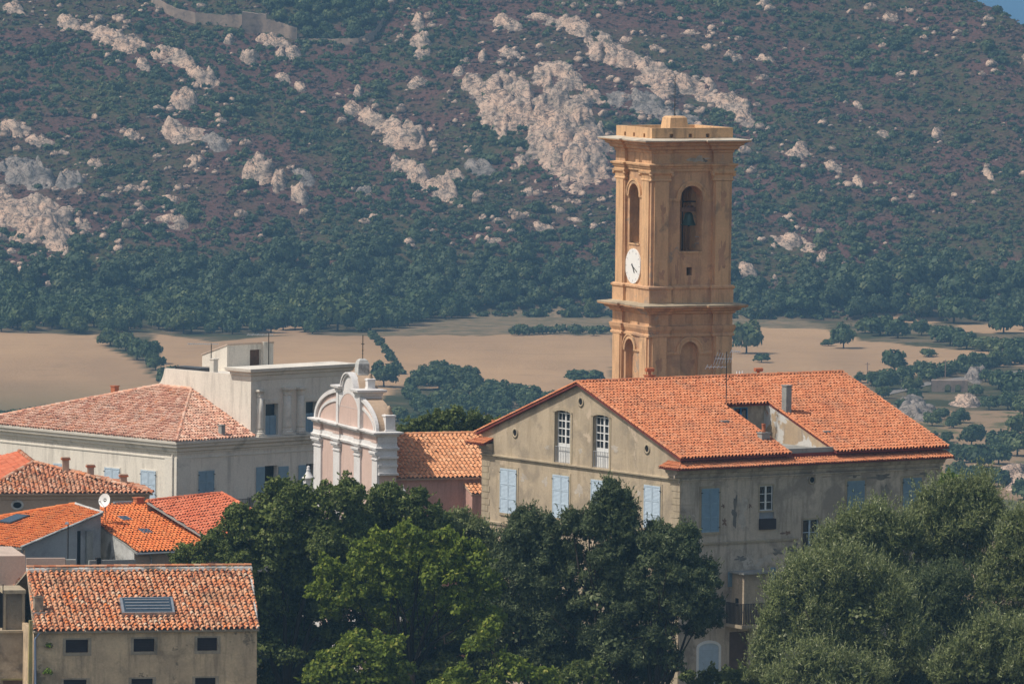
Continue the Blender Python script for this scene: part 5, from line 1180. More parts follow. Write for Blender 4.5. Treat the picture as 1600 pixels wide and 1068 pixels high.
mb = MB(); q = atY(105, 817, 459); mb.hexa([q + np.array(v) for v in ((-.14, -.1, -.05), (.1, -.1, -.05), (.1, .1, -.05), (-.14, .1, -.05), (-.1, -.07, .08), (.07, -.07, .08), (.07, .07, .08), (-.1, .07, .08))]); part(r, "lamp_head", "zinc", mb)

# ================================================================== NEAR STONE HOUSE
d = Fr(54, 985, 438, 11.6); Da = d.R(401.5, 985)[0]; zd = d.z0
rootD = empty("stone_house", d.w(Da / 2, 4, 1), "stone house with weathered barrel tile roof, glass roof panel and small dark windows, nearest camera", "house")
nD = np.array([0, 0, 1.]) - d.ub * math.tan(math.radians(20))
pd = lambda x, y: hitplane(x, y, d.w(0, -.25, zd), nD)
t0_, t1_ = d.loc(pd(42, 892)), d.loc(pd(392.5, 886)); bR = (t0_[1] + t1_[1]) / 2; zRD = zd + (bR + .25) * math.tan(math.radians(20))
e0, e1 = d.w(-.1, -.25, zd), d.w(Da + .1, -.25, zd); r0, r1 = d.w(t0_[0], bR, zRD), d.w(t1_[0], bR, zRD)
holes = []
for row, (yo) in enumerate((0, 62.5)):
    for (x0, x1, y0, y1) in ((102.7, 138, 998.5, 1019), (208.8, 241.4, 997, 1017.5), (308.3, 339.7, 995.5, 1016)):
        if row: x0 -= 3; x1 -= 2
        hz_ = 0 if row == 0 else 8
        holes.append((d.R(x0, 1000)[0], d.R(x1, 1000)[0], d.R((x0 + x1) / 2, y1 + yo + hz_)[1], d.R((x0 + x1) / 2, y0 + yo)[1], 0, .28))
mb = MB(); d.wall(mb, 'R', 0, Da, 1, zd - .05, holes); d.box(mb, -.0, .3, .01, 2 * bR, 1, zd - .05); d.box(mb, Da - .3, Da, .01, 2 * bR, 1, zd - .05); d.box(mb, .3, Da - .3, 2 * bR - .3, 2 * bR, 1, zd - .05)
part(rootD, "wall", "stone_wall", mb)
for hh in holes:
    mb = MB(); w = .17
    for (q0, q1, q2, q3) in ((hh[0] - w, hh[0], hh[2] - w, hh[3] + w * .5), (hh[1], hh[1] + w, hh[2] - w, hh[3] + w * .5), (hh[0], hh[1], hh[2] - w, hh[2]), (hh[0], hh[1], hh[3], hh[3] + w * .5)): d.sbox(mb, 'R', q0, q1, q2, q3, -.02, .025)
    wn = part(rootD, "window", "old_render", mb); mb = MB(); d.sbox(mb, 'R', hh[0], hh[1], hh[2], hh[3], -.26, -.2)
    zz = hh[2] + .04
    while zz < hh[3] - .06: d.sbox(mb, 'R', hh[0] + .02, hh[1] - .02, zz, zz + .05, -.2, -.18); zz += .1
    part(wn, "shutter", "dark_shutter", mb)
DK = dict(tw=.325, tl=.38, r=.125, jit=.016, step=.055)
rooftiles(rootD, "roof_slope", "tiles_near", [e0, e1, r1, r0], d.ua, seed=61, undermat="old_render", **DK)
back = [d.w(-.1, 2 * bR + .2, zd), d.w(Da + .1, 2 * bR + .2, zd), r1, r0]; rooftiles(rootD, "roof_slope", "tiles_near", back, d.ua, seed=62, undermat="old_render", **DK)
mb = MB(); rng = np.random.default_rng(5); N = 26
for i in range(N):
    p, q = r0 + (r1 - r0) * i / N, r0 + (r1 - r0) * (i + 1) / N; j = rng.normal(0, .015, 2)
    mb.hexa([p + d.ub * -.34 + [0, 0, -.08], q + d.ub * -.34 + [0, 0, -.08], q + d.ub * .2 + [0, 0, -.08], p + d.ub * .2 + [0, 0, -.08], p + d.ub * (-.28 + j[0]) + [0, 0, .10], q + d.ub * (-.28 + j[0]) + [0, 0, .10], q + d.ub * .15 + [0, 0, .17 + j[1]], p + d.ub * .15 + [0, 0, .17 + j[1]]])
part(rootD, "ridge_mortar", "mortar", mb)
captiles(rootD, "ridge_tiles", "tiles_near", r0 + np.array([0, 0, .17]) + d.ub * .05, r1 + np.array([0, 0, .17]) + d.ub * .05, .10, .42, 4)
captiles(rootD, "verge_tiles", "mortar", e1 - d.ua * .08, r1 - d.ua * .08, .07, .4, 2)
qa = [pd(191, 963.5), pd(273, 962), pd(269, 938), pd(186.5, 939)]; qa[0] = qa[1] - d.ua * np.linalg.norm(qa[1] - qa[0]); sp = onroof(rootD, "roof_glazing", qa, nD, "zinc", 0, th=.27, fr=.045, sub="glass")
mb = MB(); nn = nD / np.linalg.norm(nD)
for i in range(1, 5):
    f_ = i / 5; p = qa[0] + (qa[3] - qa[0]) * f_; q = qa[1] + (qa[2] - qa[1]) * f_; p, q = p + (q - p) * .08, q - (q - p) * .08
    mb.hexa([v + nn * .275 for v in (p, q, q + (qa[3] - qa[0]) * .03, p + (qa[3] - qa[0]) * .03)] + [v + nn * .31 for v in (p, q, q + (qa[3] - qa[0]) * .03, p + (qa[3] - qa[0]) * .03)])
part(sp, "glazing_bars", "grey_paint", mb)
q = d.loc(pd(60.5, 957)); zc2 = d.R(60.5, 931, q[1])[1]; cn = chimney(rootD, d, q[0], q[1] + .2, .52, .6, q[2] - .3, zc2, "old_render")
mb = MB()
for sgn in (-1, 1): p = d.w(q[0] + sgn * .22, q[1] - .1, zc2); qq = d.w(q[0], q[1] - .1, zc2 + .42); mb.hexa([p + d.ua * -.03, p + d.ua * .03, p + d.ua * .03 + d.ub * .5, p - d.ua * .03 + d.ub * .5, qq - d.ua * .03, qq + d.ua * .03, qq + d.ua * .03 + d.ub * .5, qq - d.ua * .03 + d.ub * .5])
part(cn, "chimney_hood", "terracotta", mb)
mb = MB(); q5 = d.loc(pd(62, 960)); d.box(mb, q5[0] - .42, q5[0] + .42, q5[1] - .1, q5[1], q5[2] + .02, q5[2] + .16); part(rootD, "roof_ledge", "mortar", mb)
mb = MB(); mb.tube([d.w(.22, -.12, 1), d.w(.02, -.12, zd - .45), d.w(.25, -.2, zd - .1)], .06, 8); part(rootD, "drain_pipe", "pipe_blue", mb)
mb = MB(); mb.hexa([d.w(-.46, -.1, 1), d.w(-.1, -.1, 1), d.w(-.1, .3, 1), d.w(-.46, .3, 1), d.w(-.30, -.1, zd + .6), d.w(-.12, -.1, zd + .6), d.w(-.12, .3, zd + .6), d.w(-.30, .3, zd + .6)]); part(rootD, "mossy_pier", "yellow_render", mb)
# cables and edge houses at the left border
k = Fr(-60, 1000, 442, 11.6); ka1 = k.R(38.5, 1000)[0]
rootF = empty("stone_outbuilding", k.w(2, 1, 1), "grey rendered outbuilding at the left edge below the pink wall", "outbuilding")
zt1_ = k.R(20, 988)[1]; zt2 = k.R(20, 928)[1]
mb = MB(); k.box(mb, 0, ka1, -.0, 3, 1, zt1_); part(rootF, "lower_wall", "old_render", mb)
mb = MB(); k.box(mb, -.1, ka1 + .05, -.14, 3.02, zt1_, zt1_ + .14); part(rootF, "ledge", "stone_trim", mb)
mb = MB(); k.box(mb, k.R(9, 950, .5)[0], ka1, .5, 3, zt1_ + .14, zt2); part(rootF, "upper_wall", "old_render", mb)
mb = MB()
for x0, x1 in ((5, 9), (35, 39)): k.box(mb, k.R(x0, 950, .3)[0], k.R(x1, 950, .3)[0], .3, .5, zt1_ + .14, zt2)
k.box(mb, k.R(5, 950, .3)[0], ka1 + .1, .28, 3.05, zt2, zt2 + .22); part(rootF, "frame_posts", "stone_trim", mb)
mb = MB(); k.box(mb, 0, k.R(9, 950, 1.5)[0], 1.5, 3, zt1_ + .14, zt2 - .1); part(rootF, "dark_recess", "dark_void", mb)
zx = k.R(20, 1062)[1]; mb = MB(); k.sbox(mb, 'R', k.R(5, 1060)[0], k.R(35, 1060)[0], 1, zx, -.02, .02); part(rootF, "door", "brown_door", mb)
mb = MB(); k.sbox(mb, 'R', k.R(2, 1060)[0], k.R(37, 1060)[0], zx, zx + .1, -.02, .06); part(rootF, "lintel", "yellow_render", mb)
kp = k.w(k.R(4.5, 950, .2)[0], .2, 0); mb = MB(); mb.tube([(kp[0], kp[1], zt1_), (kp[0], kp[1], k.R(5, 912, .2)[1])], .03, 6); part(rootF, "metal_pole", "iron", mb)
e = Fr(-60, 930, 449, 11.6); ea = e.R(39.5, 900)[0]; ez = e.R(10, 868)[1]
rootE = empty("pink_house", e.w(2, 2, 1), "plain pale pink wall of a house at the left edge beside the stone roof", "house")
mb = MB(); e.box(mb, 0, ea, 0, 6, 1, ez); part(rootE, "wall", "pink_wall", mb)
mb = MB(); e2 = Fr(41, 880, 456, 8); ea2 = e2.R(102, 880)[0]; e2.box(mb, 0, ea2, 0, .3, 1, e2.R(70, 871.5)[1]); part(rootE, "parapet", "pink_wall", mb)
mb = MB(); e2.box(mb, ea2 + .02, e2.R(119, 880)[0], 0, .5, 1, e2.R(110, 874)[1]); part(rootE, "pillar", "cement", mb)
# ================================================================== ROCKS
for nm, ca_, cb_, cc_ in (("granite", (.52, .36, .26), (.40, .305, .235), (.15, .12, .10)), ("granite_grey", (.28, .235, .20), (.21, .185, .165), (.10, .09, .08))):
    m, nt, n, b = _mat(nm)
    col = _mix(nt, _range(nt, _noise(nt, .12, 6, .6), .4, .6), ca_, cb_)
    col = _mix(nt, _range(nt, _noise(nt, .22, 7, .6, (1, .5, 1.6), .5), .50, .62, 0, .9), col, cc_)
    col = _mix(nt, _range(nt, _noise(nt, .30, 8, .7), .58, .66, 0, .8), col, (.05, .055, .03))
    for sc_, st_ in ((.17, (1, .35, 1.6)), (.30, (.4, 1.3, 1.6)), (.55, (1.2, .4, 1.6))):
        f1_ = _noise(nt, sc_, 5, .6, st_, .8); ab = nt.nodes.new("ShaderNodeMath"); ab.operation = 'SUBTRACT'; ab.inputs[1].default_value = .5; nt.links.new(f1_, ab.inputs[0])
        a2 = nt.nodes.new("ShaderNodeMath"); a2.operation = 'ABSOLUTE'; nt.links.new(ab.outputs[0], a2.inputs[0])
        col = _mix(nt, _range(nt, a2.outputs[0], .004, .018, .85, 0), col, (.05, .042, .036))
    nt.links.new(col, b.inputs["Base Color"]); b.inputs["Roughness"].default_value = .95; _bump(nt, b, _noise(nt, .8, 6, .6), .5, .7)
def worley(x, y, seed, stretch=1):
    ix = np.floor(x); iy = np.floor(y); best = np.full(np.shape(x), 9.); sec = best.copy(); rid = np.zeros(np.shape(x)); til = np.zeros(np.shape(x))
    for dx in (-1, 0, 1):
        for dy in (-1, 0, 1):
            cx, cy = ix + dx, iy + dy
            px = cx + .15 + .7 * _h(cx, cy, seed); py = cy + .15 + .7 * _h(cx, cy, seed + 7)
            d = np.hypot(x - px, y - py); r = _h(cx, cy, seed + 13)
            sec = np.where(d < best, best, np.minimum(sec, d)); tl_ = (x - px) * (_h(cx, cy, seed + 21) - .5) + (y - py) * (_h(cx, cy, seed + 22) - .5); til = np.where(d < best, tl_, til); rid = np.where(d < best, r, rid); best = np.minimum(best, d)
    return best, sec, rid, til
MASKS = []
def outcrop(cx, cy, rx, ry, ang, amp, label=None, group=None, mat="granite", seed=0, cell=5.0, cover=1.0):
    c = OH[seed]
    if np.isnan(c).any(): return
    C = c[0]; sx = C[1] / FPX; sy = (c[1][1] - c[2][1]) / (2 * ry)
    ca, sa = math.cos(math.radians(ang)), math.sin(math.radians(ang))
    ex = (abs(rx * ca) + abs(ry * sa)) * 1.25 * sx; ey = (abs(rx * sa) + abs(ry * ca)) * 1.25 * sy
    nx_, ny_ = max(6, int(2 * ex / .42)), max(6, int(2 * ey / .62))
    X, Y = np.meshgrid(np.linspace(C[0] - ex, C[0] + ex, nx_), np.linspace(C[1] - ey, C[1] + ey, ny_))
    X = X + (_h(np.arange(X.size), np.full(X.size, 3), seed).reshape(X.shape) - .5) * .3
    du = (X - C[0]) / sx; dv = -(Y - C[1]) / sy
    u = (du * ca + dv * sa) / rx; v = (-du * sa + dv * ca) / ry
    rho = np.hypot(u, v)
    msk = np.clip((1.05 * cover - rho + (fbm(X / 7, Y / 12, 70 + seed, 4) - .5) * 1.7) * 1.6, 0, 1)
    wx = X + (fbm(X / 6, Y / 6, 5 + seed) - .5) * 5; wy = Y + (fbm(X / 6, Y / 6, 9 + seed) - .5) * 5
    d1, s1, r1, tl1 = worley((wx + wy * .5) / cell, (wy - wx * .4) / (cell * 2.4), seed); d2, s2, r2, tl2 = worley(wx / (cell * .38), wy / (cell * .6), seed + 3)
    e1 = np.clip((s1 - d1) * 5, 0, 1); e2 = np.clip((s2 - d2) * 4, 0, 1)
    dome = (.25 + .75 * r1 + 1.1 * tl1) * (.45 + .55 * np.sqrt(np.clip(1 - d1 ** 2, 0, 1))) * (.35 + .65 * e1)
    dome2 = (.2 + .8 * r2 + 1.2 * tl2) * (.3 + .7 * e2)
    hgt = msk * (amp * 1.35 * dome + .3 + dome2 * min(1.1, amp * .36) + (fbm(X / 2.5, Y / 2.5, seed + 2, 3) - .5) * .5) - .5 * (1 - msk) - .35 - np.clip((fbm(X / 3.2, Y / 4.5, seed + 31, 3) - .64) * 14, 0, 2.2)
    Z = terrain(X, Y) + np.maximum(hgt, -1.0)
    I = np.arange(nx_ * ny_).reshape(ny_, nx_); F = np.stack([I[:-1, :-1], I[:-1, 1:], I[1:, 1:], I[1:, :-1]], -1).reshape(-1, 4)
    hf = hgt.ravel()[F].max(1); F = F[hf > -.1]
    if len(F) < 4: return
    V = np.stack([X, Y, Z], -1).reshape(-1, 3); used = np.unique(F); mp = -np.ones(len(V), int); mp[used] = np.arange(len(used))
    loc = np.array([C[0], C[1], C[2]]); me = mesh_np("rock_outcrop", V[used] - loc, mp[F], mat)
    tag(link("rock_outcrop", me, None, loc), label or "pale granite outcrop breaking through the dark scrub of the hillside", "rock outcrop", group or ("granite outcrops on the hillside" if not label else None))
    MASKS.append((C[0], C[1], ex, ey, rx, ry, ca, sa, sx, sy, cover))
OUT = [ # cx, cy, rx, ry, ang, amp, label, mat, cell, cover
 (105, 36, 40, 13, 18, 1.6, "long pale rock band near the top left corner of the hillside", 0, 4, 1),
 (180, 60, 62, 15, 17, 2.2, None, 0, 5, 1), (262, 92, 48, 17, 24, 2.4, None, 0, 5, 1), (312, 120, 28, 12, 30, 2.0, None, 0, 4, 1), (22, 14, 22, 9, 10, 1.4, None, 0, 4, 1),
 (805, 165, 66, 42, 20, 3.2, "broad cracked granite face on the hill, left of the bell tower top", 0, 8, 1.1),
 (880, 200, 74, 62, 48, 3.6, "largest granite slab with diagonal folds running down behind the bell tower", 0, 8, 1.15),
 (915, 250, 40, 36, 30, 3.2, None, 0, 7, 1.05), (890, 125, 60, 26, 15, 2.6, None, 0, 6, .95),
 (955, 85, 50, 22, 20, 2.2, None, 0, 5, 1), (1010, 110, 60, 22, 24, 2.2, None, 0, 5, .95), (1075, 140, 65, 24, 20, 2.2, None, 0, 5, .9), (1140, 165, 50, 18, 25, 2.0, None, 0, 4, .85), (1165, 190, 28, 14, 20, 1.6, None, 0, 4, .9),
 (915, 48, 55, 14, 20, 1.8, None, 0, 4, .9), (985, 65, 40, 16, 30, 2, None, 0, 4, .9), (850, 30, 40, 10, 10, 1.4, None, 0, 4, .75), (1000, 160, 60, 22, 10, 1.8, None, 1, 4, .85), (1060, 190, 50, 16, 10, 1.6, None, 1, 4, .8),
 (628, 213, 36, 20, 22, 3.2, "smooth rounded pale boulder slab in the middle of the rock band left of centre", 0, 9, 1.1),
 (580, 188, 42, 13, 22, 2.0, None, 0, 4, 1), (548, 175, 16, 9, 10, 1.6, None, 0, 4, .9), (655, 272, 44, 17, 28, 2.4, None, 0, 4, 1), (690, 300, 34, 14, 20, 2.2, None, 0, 4, 1), (745, 264, 34, 10, 22, 1.6, "flat grey slab at the right end of the central rock band", 1, 6, 1),
 (700, 275, 26, 10, 10, 1.4, None, 0, 4, .8), (615, 250, 16, 9, 40, 1.6, None, 0, 4, .9),
 (288, 160, 24, 16, 0, 2.2, None, 0, 4, .95), (285, 215, 40, 28, 25, 2.6, "rounded knobbly granite outcrop above the field on the left part of the hill", 0, 5, 1), (345, 228, 34, 16, 20, 1.8, None, 1, 4, .9), (306, 258, 16, 13, 0, 2.2, None, 0, 4, 1),
 (398, 272, 36, 14, 8, 3.4, "pinkish block-shaped outcrop with an upright face, left of centre", 0, 5, 1.05), (436, 288, 14, 13, 0, 2.8, None, 0, 5, 1), (470, 308, 18, 14, 30, 2.4, None, 0, 4, 1), (475, 275, 24, 10, 28, 1.4, None, 1, 5, .9),
 (45, 340, 66, 42, 18, 3.2, "huge smooth granite slab at the left edge of the hillside", 0, 11, 1.15), (85, 370, 34, 24, 35, 2.4, None, 0, 6, 1), (45, 275, 46, 20, 8, 3.4, "dark grey overhanging rock above the huge slab at the left edge", 1, 7, 1.05), (110, 285, 22, 18, 20, 2.2, None, 1, 4, .9),
 (130, 350, 18, 10, 20, 1.6, None, 0, 4, .9), (20, 392, 26, 10, 5, 1.6, None, 0, 4, .8), (45, 425, 30, 8, 0, 1.2, None, 0, 3, .6),
 (270, 346, 34, 11, 14, 2.0, "flat pale slab lying alone in scrub on the lower left of the hill", 0, 9, 1.1), (205, 295, 30, 11, -15, 1.8, None, 0, 4, .95), (270, 315, 28, 8, 8, 1.2, None, 0, 3, .8), (283, 292, 24, 8, 0, 1.2, None, 0, 3, .7),
 (22, 200, 30, 12, 20, 1.8, None, 0, 4, .95), (62, 222, 30, 9, 5, 1.4, None, 0, 4, .8), (95, 237, 22, 7, 8, 1.2, None, 0, 4, .8), (205, 212, 28, 9, 10, 1.2, None, 0, 3, .7), (145, 255, 22, 10, 10, 1.2, None, 0, 3, .6),
 (655, 35, 16, 18, 0, 2.0, None, 0, 4, .95), (655, 65, 20, 16, 0, 2.2, None, 0, 4, .95), (660, 85, 16, 8, 0, 1.6, None, 0, 3, .9), (440, 122, 24, 9, 22, 1.8, None, 0, 4, 1), (475, 140, 26, 7, 15, 1.4, None, 0, 3, .9), (535, 148, 40, 7, 5, 1.2, None, 0, 3, .8), (560, 145, 8, 9, 0, 1.8, None, 0, 5, 1),
 (388, 88, 14, 9, 0, 2.2, "single rounded boulder just below the old hill wall", 0, 6, 1.1), (430, 68, 36, 7, 5, 1.4, None, 0, 4, .9), (455, 85, 22, 9, 0, 1.6, None, 0, 4, .9), (358, 64, 9, 6, 0, 1.8, None, 0, 4, 1.1), (213, 92, 20, 8, 20, 1.2, None, 0, 3, .8), (225, 102, 20, 10, 20, 1.3, None, 0, 3, .8),
 (790, 85, 26, 8, 10, 1.8, None, 0, 4, .9), (755, 92, 8, 9, 0, 1.8, None, 0, 4, 1), (715, 115, 14, 9, 10, 1.6, None, 0, 4, .95), (795, 40, 26, 10, 10, 1.6, None, 0, 4, .9), (650, 130, 22, 7, 0, 1.2, None, 0, 3, .7),
 (830, 300, 18, 12, 0, 1.6, None, 0, 3, .8), (790, 350, 34, 14, 10, 1.4, None, 0, 3, .7), (770, 375, 30, 8, 5, 1.2, None, 0, 3, .7), (845, 355, 30, 14, 10, 1.4, None, 0, 3, .7), (585, 340, 14, 6, 10, 1.6, None, 0, 3, .95), (570, 298, 22, 8, 0, 1.0, None, 1, 4, .8), (905, 345, 50, 10, 10, 1.0, None, 0, 3, .55),
 (1240, 378, 44, 20, 8, 1.4, "pale patch of loose scree on the hill right of the bell tower", 0, 3, .85), (1285, 405, 16, 9, -15, 2.0, None, 0, 4, 1), (1235, 340, 30, 8, 5, 1.0, None, 0, 3, .6), (1165, 428, 32, 9, 16, 1.8, "narrow pale rock strip beside the bell tower, above the right-hand trees", 0, 5, 1), (1210, 440, 10, 5, 0, 1.4, None, 0, 3, .9),
 (1250, 240, 24, 9, 0, 1.2, None, 0, 3, .8), (1300, 262, 22, 8, 25, 1.2, None, 0, 3, .8), (1345, 290, 16, 10, 40, 1.4, None, 0, 3, .9), (1375, 208, 28, 8, 5, 1.0, None, 0, 3, .7), (1465, 212, 10, 12, 60, 1.2, None, 0, 3, .9), (1550, 280, 26, 8, 60, 1.4, None, 0, 3, .8), (1430, 300, 24, 8, 5, 1.2, None, 0, 3, .7), (1425, 432, 16, 8, 10, 1.2, None, 0, 3, .8), (1350, 460, 22, 7, 0, 1.2, None, 0, 3, .7), (1340, 165, 20, 6, 25, 1.0, None, 0, 3, .8),
 (1200, 95, 26, 5, 3, 1.0, None, 0, 3, .8), (1080, 52, 40, 4, 2, .9, None, 0, 3, .7), (1145, 90, 14, 6, 0, 1.4, None, 0, 3, .95), (1390, 30, 12, 4, 0, 1.2, None, 0, 3, .9), (1195, 5, 10, 7, 0, 2.0, None, 0, 4, 1), (1595, 92, 8, 10, 0, 1.6, None, 0, 3, 1), (1555, 110, 12, 5, 0, 1.2, None, 0, 3, .9),
 (1430, 642, 34, 20, 5, 2.0, "low grey rock outcrop in the valley, right of the gabled house roof", 1, 5, .95), (1510, 632, 26, 10, 5, 1.6, None, 0, 4, .8), (1590, 752, 34, 18, 5, 2.0, "pale rocks in the valley at the right edge above the olives", 0, 4, .95), (1525, 590, 20, 9, -20, 1.6, None, 1, 4, 1), (1480, 760, 26, 8, 0, 1.2, None, 0, 3, .8),
]
OH = ground_hit([q[0] for q in OUT for _ in range(3)], [q[1] + k_ * q[3] for q in OUT for k_ in (0, -1, 1)]).reshape(-1, 3, 3)
for i, (cx, cy, rx, ry, ang, amp, lab, mt, cell, cov) in enumerate(OUT):
    outcrop(cx, cy, rx, ry, ang, amp, lab, None if lab else "granite outcrops on the hillside", ("granite", "granite_grey")[mt], i, cell, cov)
def inrock(x, y, k=.8):
    r = np.zeros(np.shape(x), bool)
    for (X0, Y0, ex, ey, rx, ry, ca, sa, sx, sy, cov) in MASKS:
        du = (x - X0) / sx; dv = -(y - Y0) / sy; r |= np.hypot((du * ca + dv * sa) / rx, (-du * sa + dv * ca) / ry) < k * cov
    return r
def boulder_np(rng, n=14):
    bm = bmesh.new(); bmesh.ops.create_icosphere(bm, subdivisions=2, radius=1)
    V = np.array([v.co[:] for v in bm.verts]); F = np.array([[v.index for v in f.verts] for f in bm.faces]); bm.free()
    for _ in range(n):
        d = rng.normal(size=3); d /= np.linalg.norm(d); k = rng.uniform(.55, .9); s = V @ d; V = V - np.outer(np.maximum(s - k, 0), d) * .9
    V = V * [1.2, 1.0, .75]; V += rng.normal(0, .03, V.shape)
    return V, F
rng = np.random.default_rng(77)
BM = [boulder_np(rng) for _ in range(6)]
bmesh_meshes = [mesh_np("boulder", V, F, "granite") for V, F in BM]
N = 11800; bx = rng.uniform(-230, 230, N); by = rng.uniform(2008, 2260, N)
dens = np.clip((fbm(bx / 28, by / 40, 91, 4) - .42) * 3, 0, 1) + .03
near = inrock(bx, by, 1.9) & ~inrock(bx, by, .9)
keep = (rng.random(N) < dens * .30 + near * .25) & (by < ridgeY(bx, by) - 2)
bx, by = bx[keep], by[keep]; bz = terrain(bx, by); px_, py_ = pixv(bx, by, bz); vis = (px_ > -380) & (px_ < 1980) & (py_ > -20) & (py_ < 470); bx, by, bz = bx[vis], by[vis], bz[vis]
sz = rng.gamma(2.2, .38, len(bx)) + .3; order = np.argsort(-sz * np.where((px_[vis] > 0) & (px_[vis] < 1600), 1, .01)); nb_ = 290
for j in order[:nb_]:
    o_ = link("boulder", bmesh_meshes[j % 6], None, (bx[j], by[j], bz[j] + sz[j] * .2)); s_ = min(sz[j], 2.4); o_.scale = (s_ * .8, s_ * .7, s_ * .95); o_.rotation_euler = (0, 0, rng.uniform(0, 6.28))
    tag(o_, "loose pale granite boulder lying in the scrub of the hillside", "boulder", "loose boulders on the hillside")
Vs, Fs, off = [], [], 0
for j in order[nb_:nb_ + 1500]:
    V, F = BM[j % 6]; a = rng.uniform(0, 6.28); s_ = sz[j]; R2 = np.array([[math.cos(a), -math.sin(a), 0], [math.sin(a), math.cos(a), 0], [0, 0, 1]])
    Vs.append((V * s_ * [.75, .65, .8]) @ R2.T + [bx[j], by[j], bz[j] + s_ * .1]); Fs.append(F + off); off += len(V)
tag(link("loose_stones", mesh_np("loose_stones", np.concatenate(Vs), np.concatenate(Fs), "granite")), "small pale stones strewn over the hillside", "stones", None, "stuff")

# ================================================================== FOLIAGE
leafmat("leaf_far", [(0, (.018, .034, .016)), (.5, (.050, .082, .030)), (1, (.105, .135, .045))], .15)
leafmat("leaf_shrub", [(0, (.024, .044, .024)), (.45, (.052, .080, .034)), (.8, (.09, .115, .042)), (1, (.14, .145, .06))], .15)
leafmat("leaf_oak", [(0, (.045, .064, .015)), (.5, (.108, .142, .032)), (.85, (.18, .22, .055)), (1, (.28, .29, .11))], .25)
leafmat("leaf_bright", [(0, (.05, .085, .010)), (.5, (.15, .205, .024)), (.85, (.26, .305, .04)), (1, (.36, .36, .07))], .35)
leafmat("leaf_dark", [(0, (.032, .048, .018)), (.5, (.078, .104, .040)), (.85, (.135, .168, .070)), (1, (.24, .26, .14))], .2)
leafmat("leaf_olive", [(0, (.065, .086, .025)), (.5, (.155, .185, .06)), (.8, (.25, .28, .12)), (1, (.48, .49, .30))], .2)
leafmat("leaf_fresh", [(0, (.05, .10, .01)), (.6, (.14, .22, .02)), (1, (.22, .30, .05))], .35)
plain("bark", (.055, .042, .032), .95, var=.4, spec=.05)
plain("bark_dark", (.028, .022, .017), .95, var=.4, spec=.05)
def leafcloud(C, R, N, size, asp, rng, shell=.72, droop=0, up=.0, spread=.9, big=0):
    """quads in the shells of ellipsoids C,R. returns V,F,attr"""
    C = np.asarray(C, float); R = np.asarray(R, float)
    if R.ndim == 1: R = np.stack([R] * 3, 1)
    w = R[:, 0] * R[:, 2]; w = w / w.sum(); k = rng.choice(len(C), N, p=w)
    d = rng.normal(size=(N, 3)); d /= np.linalg.norm(d, axis=1)[:, None]; d[:, 2] = np.where(d[:, 2] < -.3, -d[:, 2] * .6, d[:, 2])
    r = shell + (1.08 - shell) * rng.random(N) ** .7
    P = C[k] + d * R[k] * r[:, None]
    nrm = d + rng.normal(0, spread * .55, (N, 3)); nrm /= np.linalg.norm(nrm, axis=1)[:, None]
    g = rng.normal(size=(N, 3)) + np.array([0, 0, up]) + d * up; t = g - nrm * (g * nrm).sum(1)[:, None]; t /= np.linalg.norm(t, axis=1)[:, None]
    b_ = np.cross(nrm, t); s = size * rng.uniform(.6, 1.35, N)[:, None]
    t = t * s; b_ = b_ * s * asp
    V = np.stack([P - t - b_ * .35, P - t * .1 - b_ * -1.0 * 0 + b_, P + t + b_ * .1, P - t * .1 - b_], 1).reshape(-1, 3)
    F = np.arange(N * 4).reshape(N, 4)
    cl = rng.normal(0, .10, len(C))[k]
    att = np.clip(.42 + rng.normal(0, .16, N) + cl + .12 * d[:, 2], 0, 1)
    att = np.where(rng.random(N) < .02, 1, att)
    return V, F, att
def sprigs(C, R, N, size, asp, rng, L=.9, up=.6, per=14):
    """short leafy shoots standing out of the clumps C,R"""
    C = np.asarray(C, float); R = np.asarray(R, float); K = max(1, N // per); w = R ** 2 / (R ** 2).sum(); k = rng.choice(len(C), K, p=w)
    d = rng.normal(size=(K, 3)); d /= np.linalg.norm(d, axis=1)[:, None]; d[:, 2] = np.where(d[:, 2] < -.2, -d[:, 2], d[:, 2])
    P = C[k] + d * R[k][:, None] * .85; g = d + np.array([0, 0, up]) + rng.normal(0, .3, (K, 3)); g /= np.linalg.norm(g, axis=1)[:, None]; ln = L * rng.uniform(.4, 1.2, K)
    t_ = np.tile(np.linspace(0, 1, per), K); i = np.repeat(np.arange(K), per); Q = P[i] + g[i] * (ln[i] * t_)[:, None] + rng.normal(0, .05, (K * per, 3)) * (1.3 - t_)[:, None]
    ax = g[i] + rng.normal(0, .55, (K * per, 3)); ax /= np.linalg.norm(ax, axis=1)[:, None]; b_ = np.cross(ax, rng.normal(size=(K * per, 3))); b_ /= np.linalg.norm(b_, axis=1)[:, None]; s = size * rng.uniform(.6, 1.2, K * per)[:, None]
    V = np.stack([Q - ax * s, Q + b_ * s * asp, Q + ax * s, Q - b_ * s * asp], 1).reshape(-1, 3)
    return V, np.arange(K * per * 4).reshape(-1, 4), np.clip(.5 + rng.normal(0, .15, K * per) + .18 * t_, 0, 1)
def cat(parts):
    V, F, A_ = [], [], []; o_ = 0
    for v, f, a in parts: V.append(v); F.append(f + o_); A_.append(a); o_ += len(v)
    return np.concatenate(V), np.concatenate(F), np.concatenate(A_)
def lumps(C, R, rng, n=10, k=.42, flat=1.0):
    """child clumps over parent ellipsoids"""
    c2, r2 = [], []
    for c_, r_ in zip(C, R):
        for _ in range(n):
            d = rng.normal(size=3); d /= np.linalg.norm(d); d[2] = abs(d[2]) if d[2] < -.5 else d[2]
            q = rng.uniform(.7, .98); c2.append(c_ + d * r_ * q * np.array([1, 1, flat])); s = rng.uniform(.6, 1.25) * k; r2.append(r_ * s)
    return np.array(c2), np.array(r2)
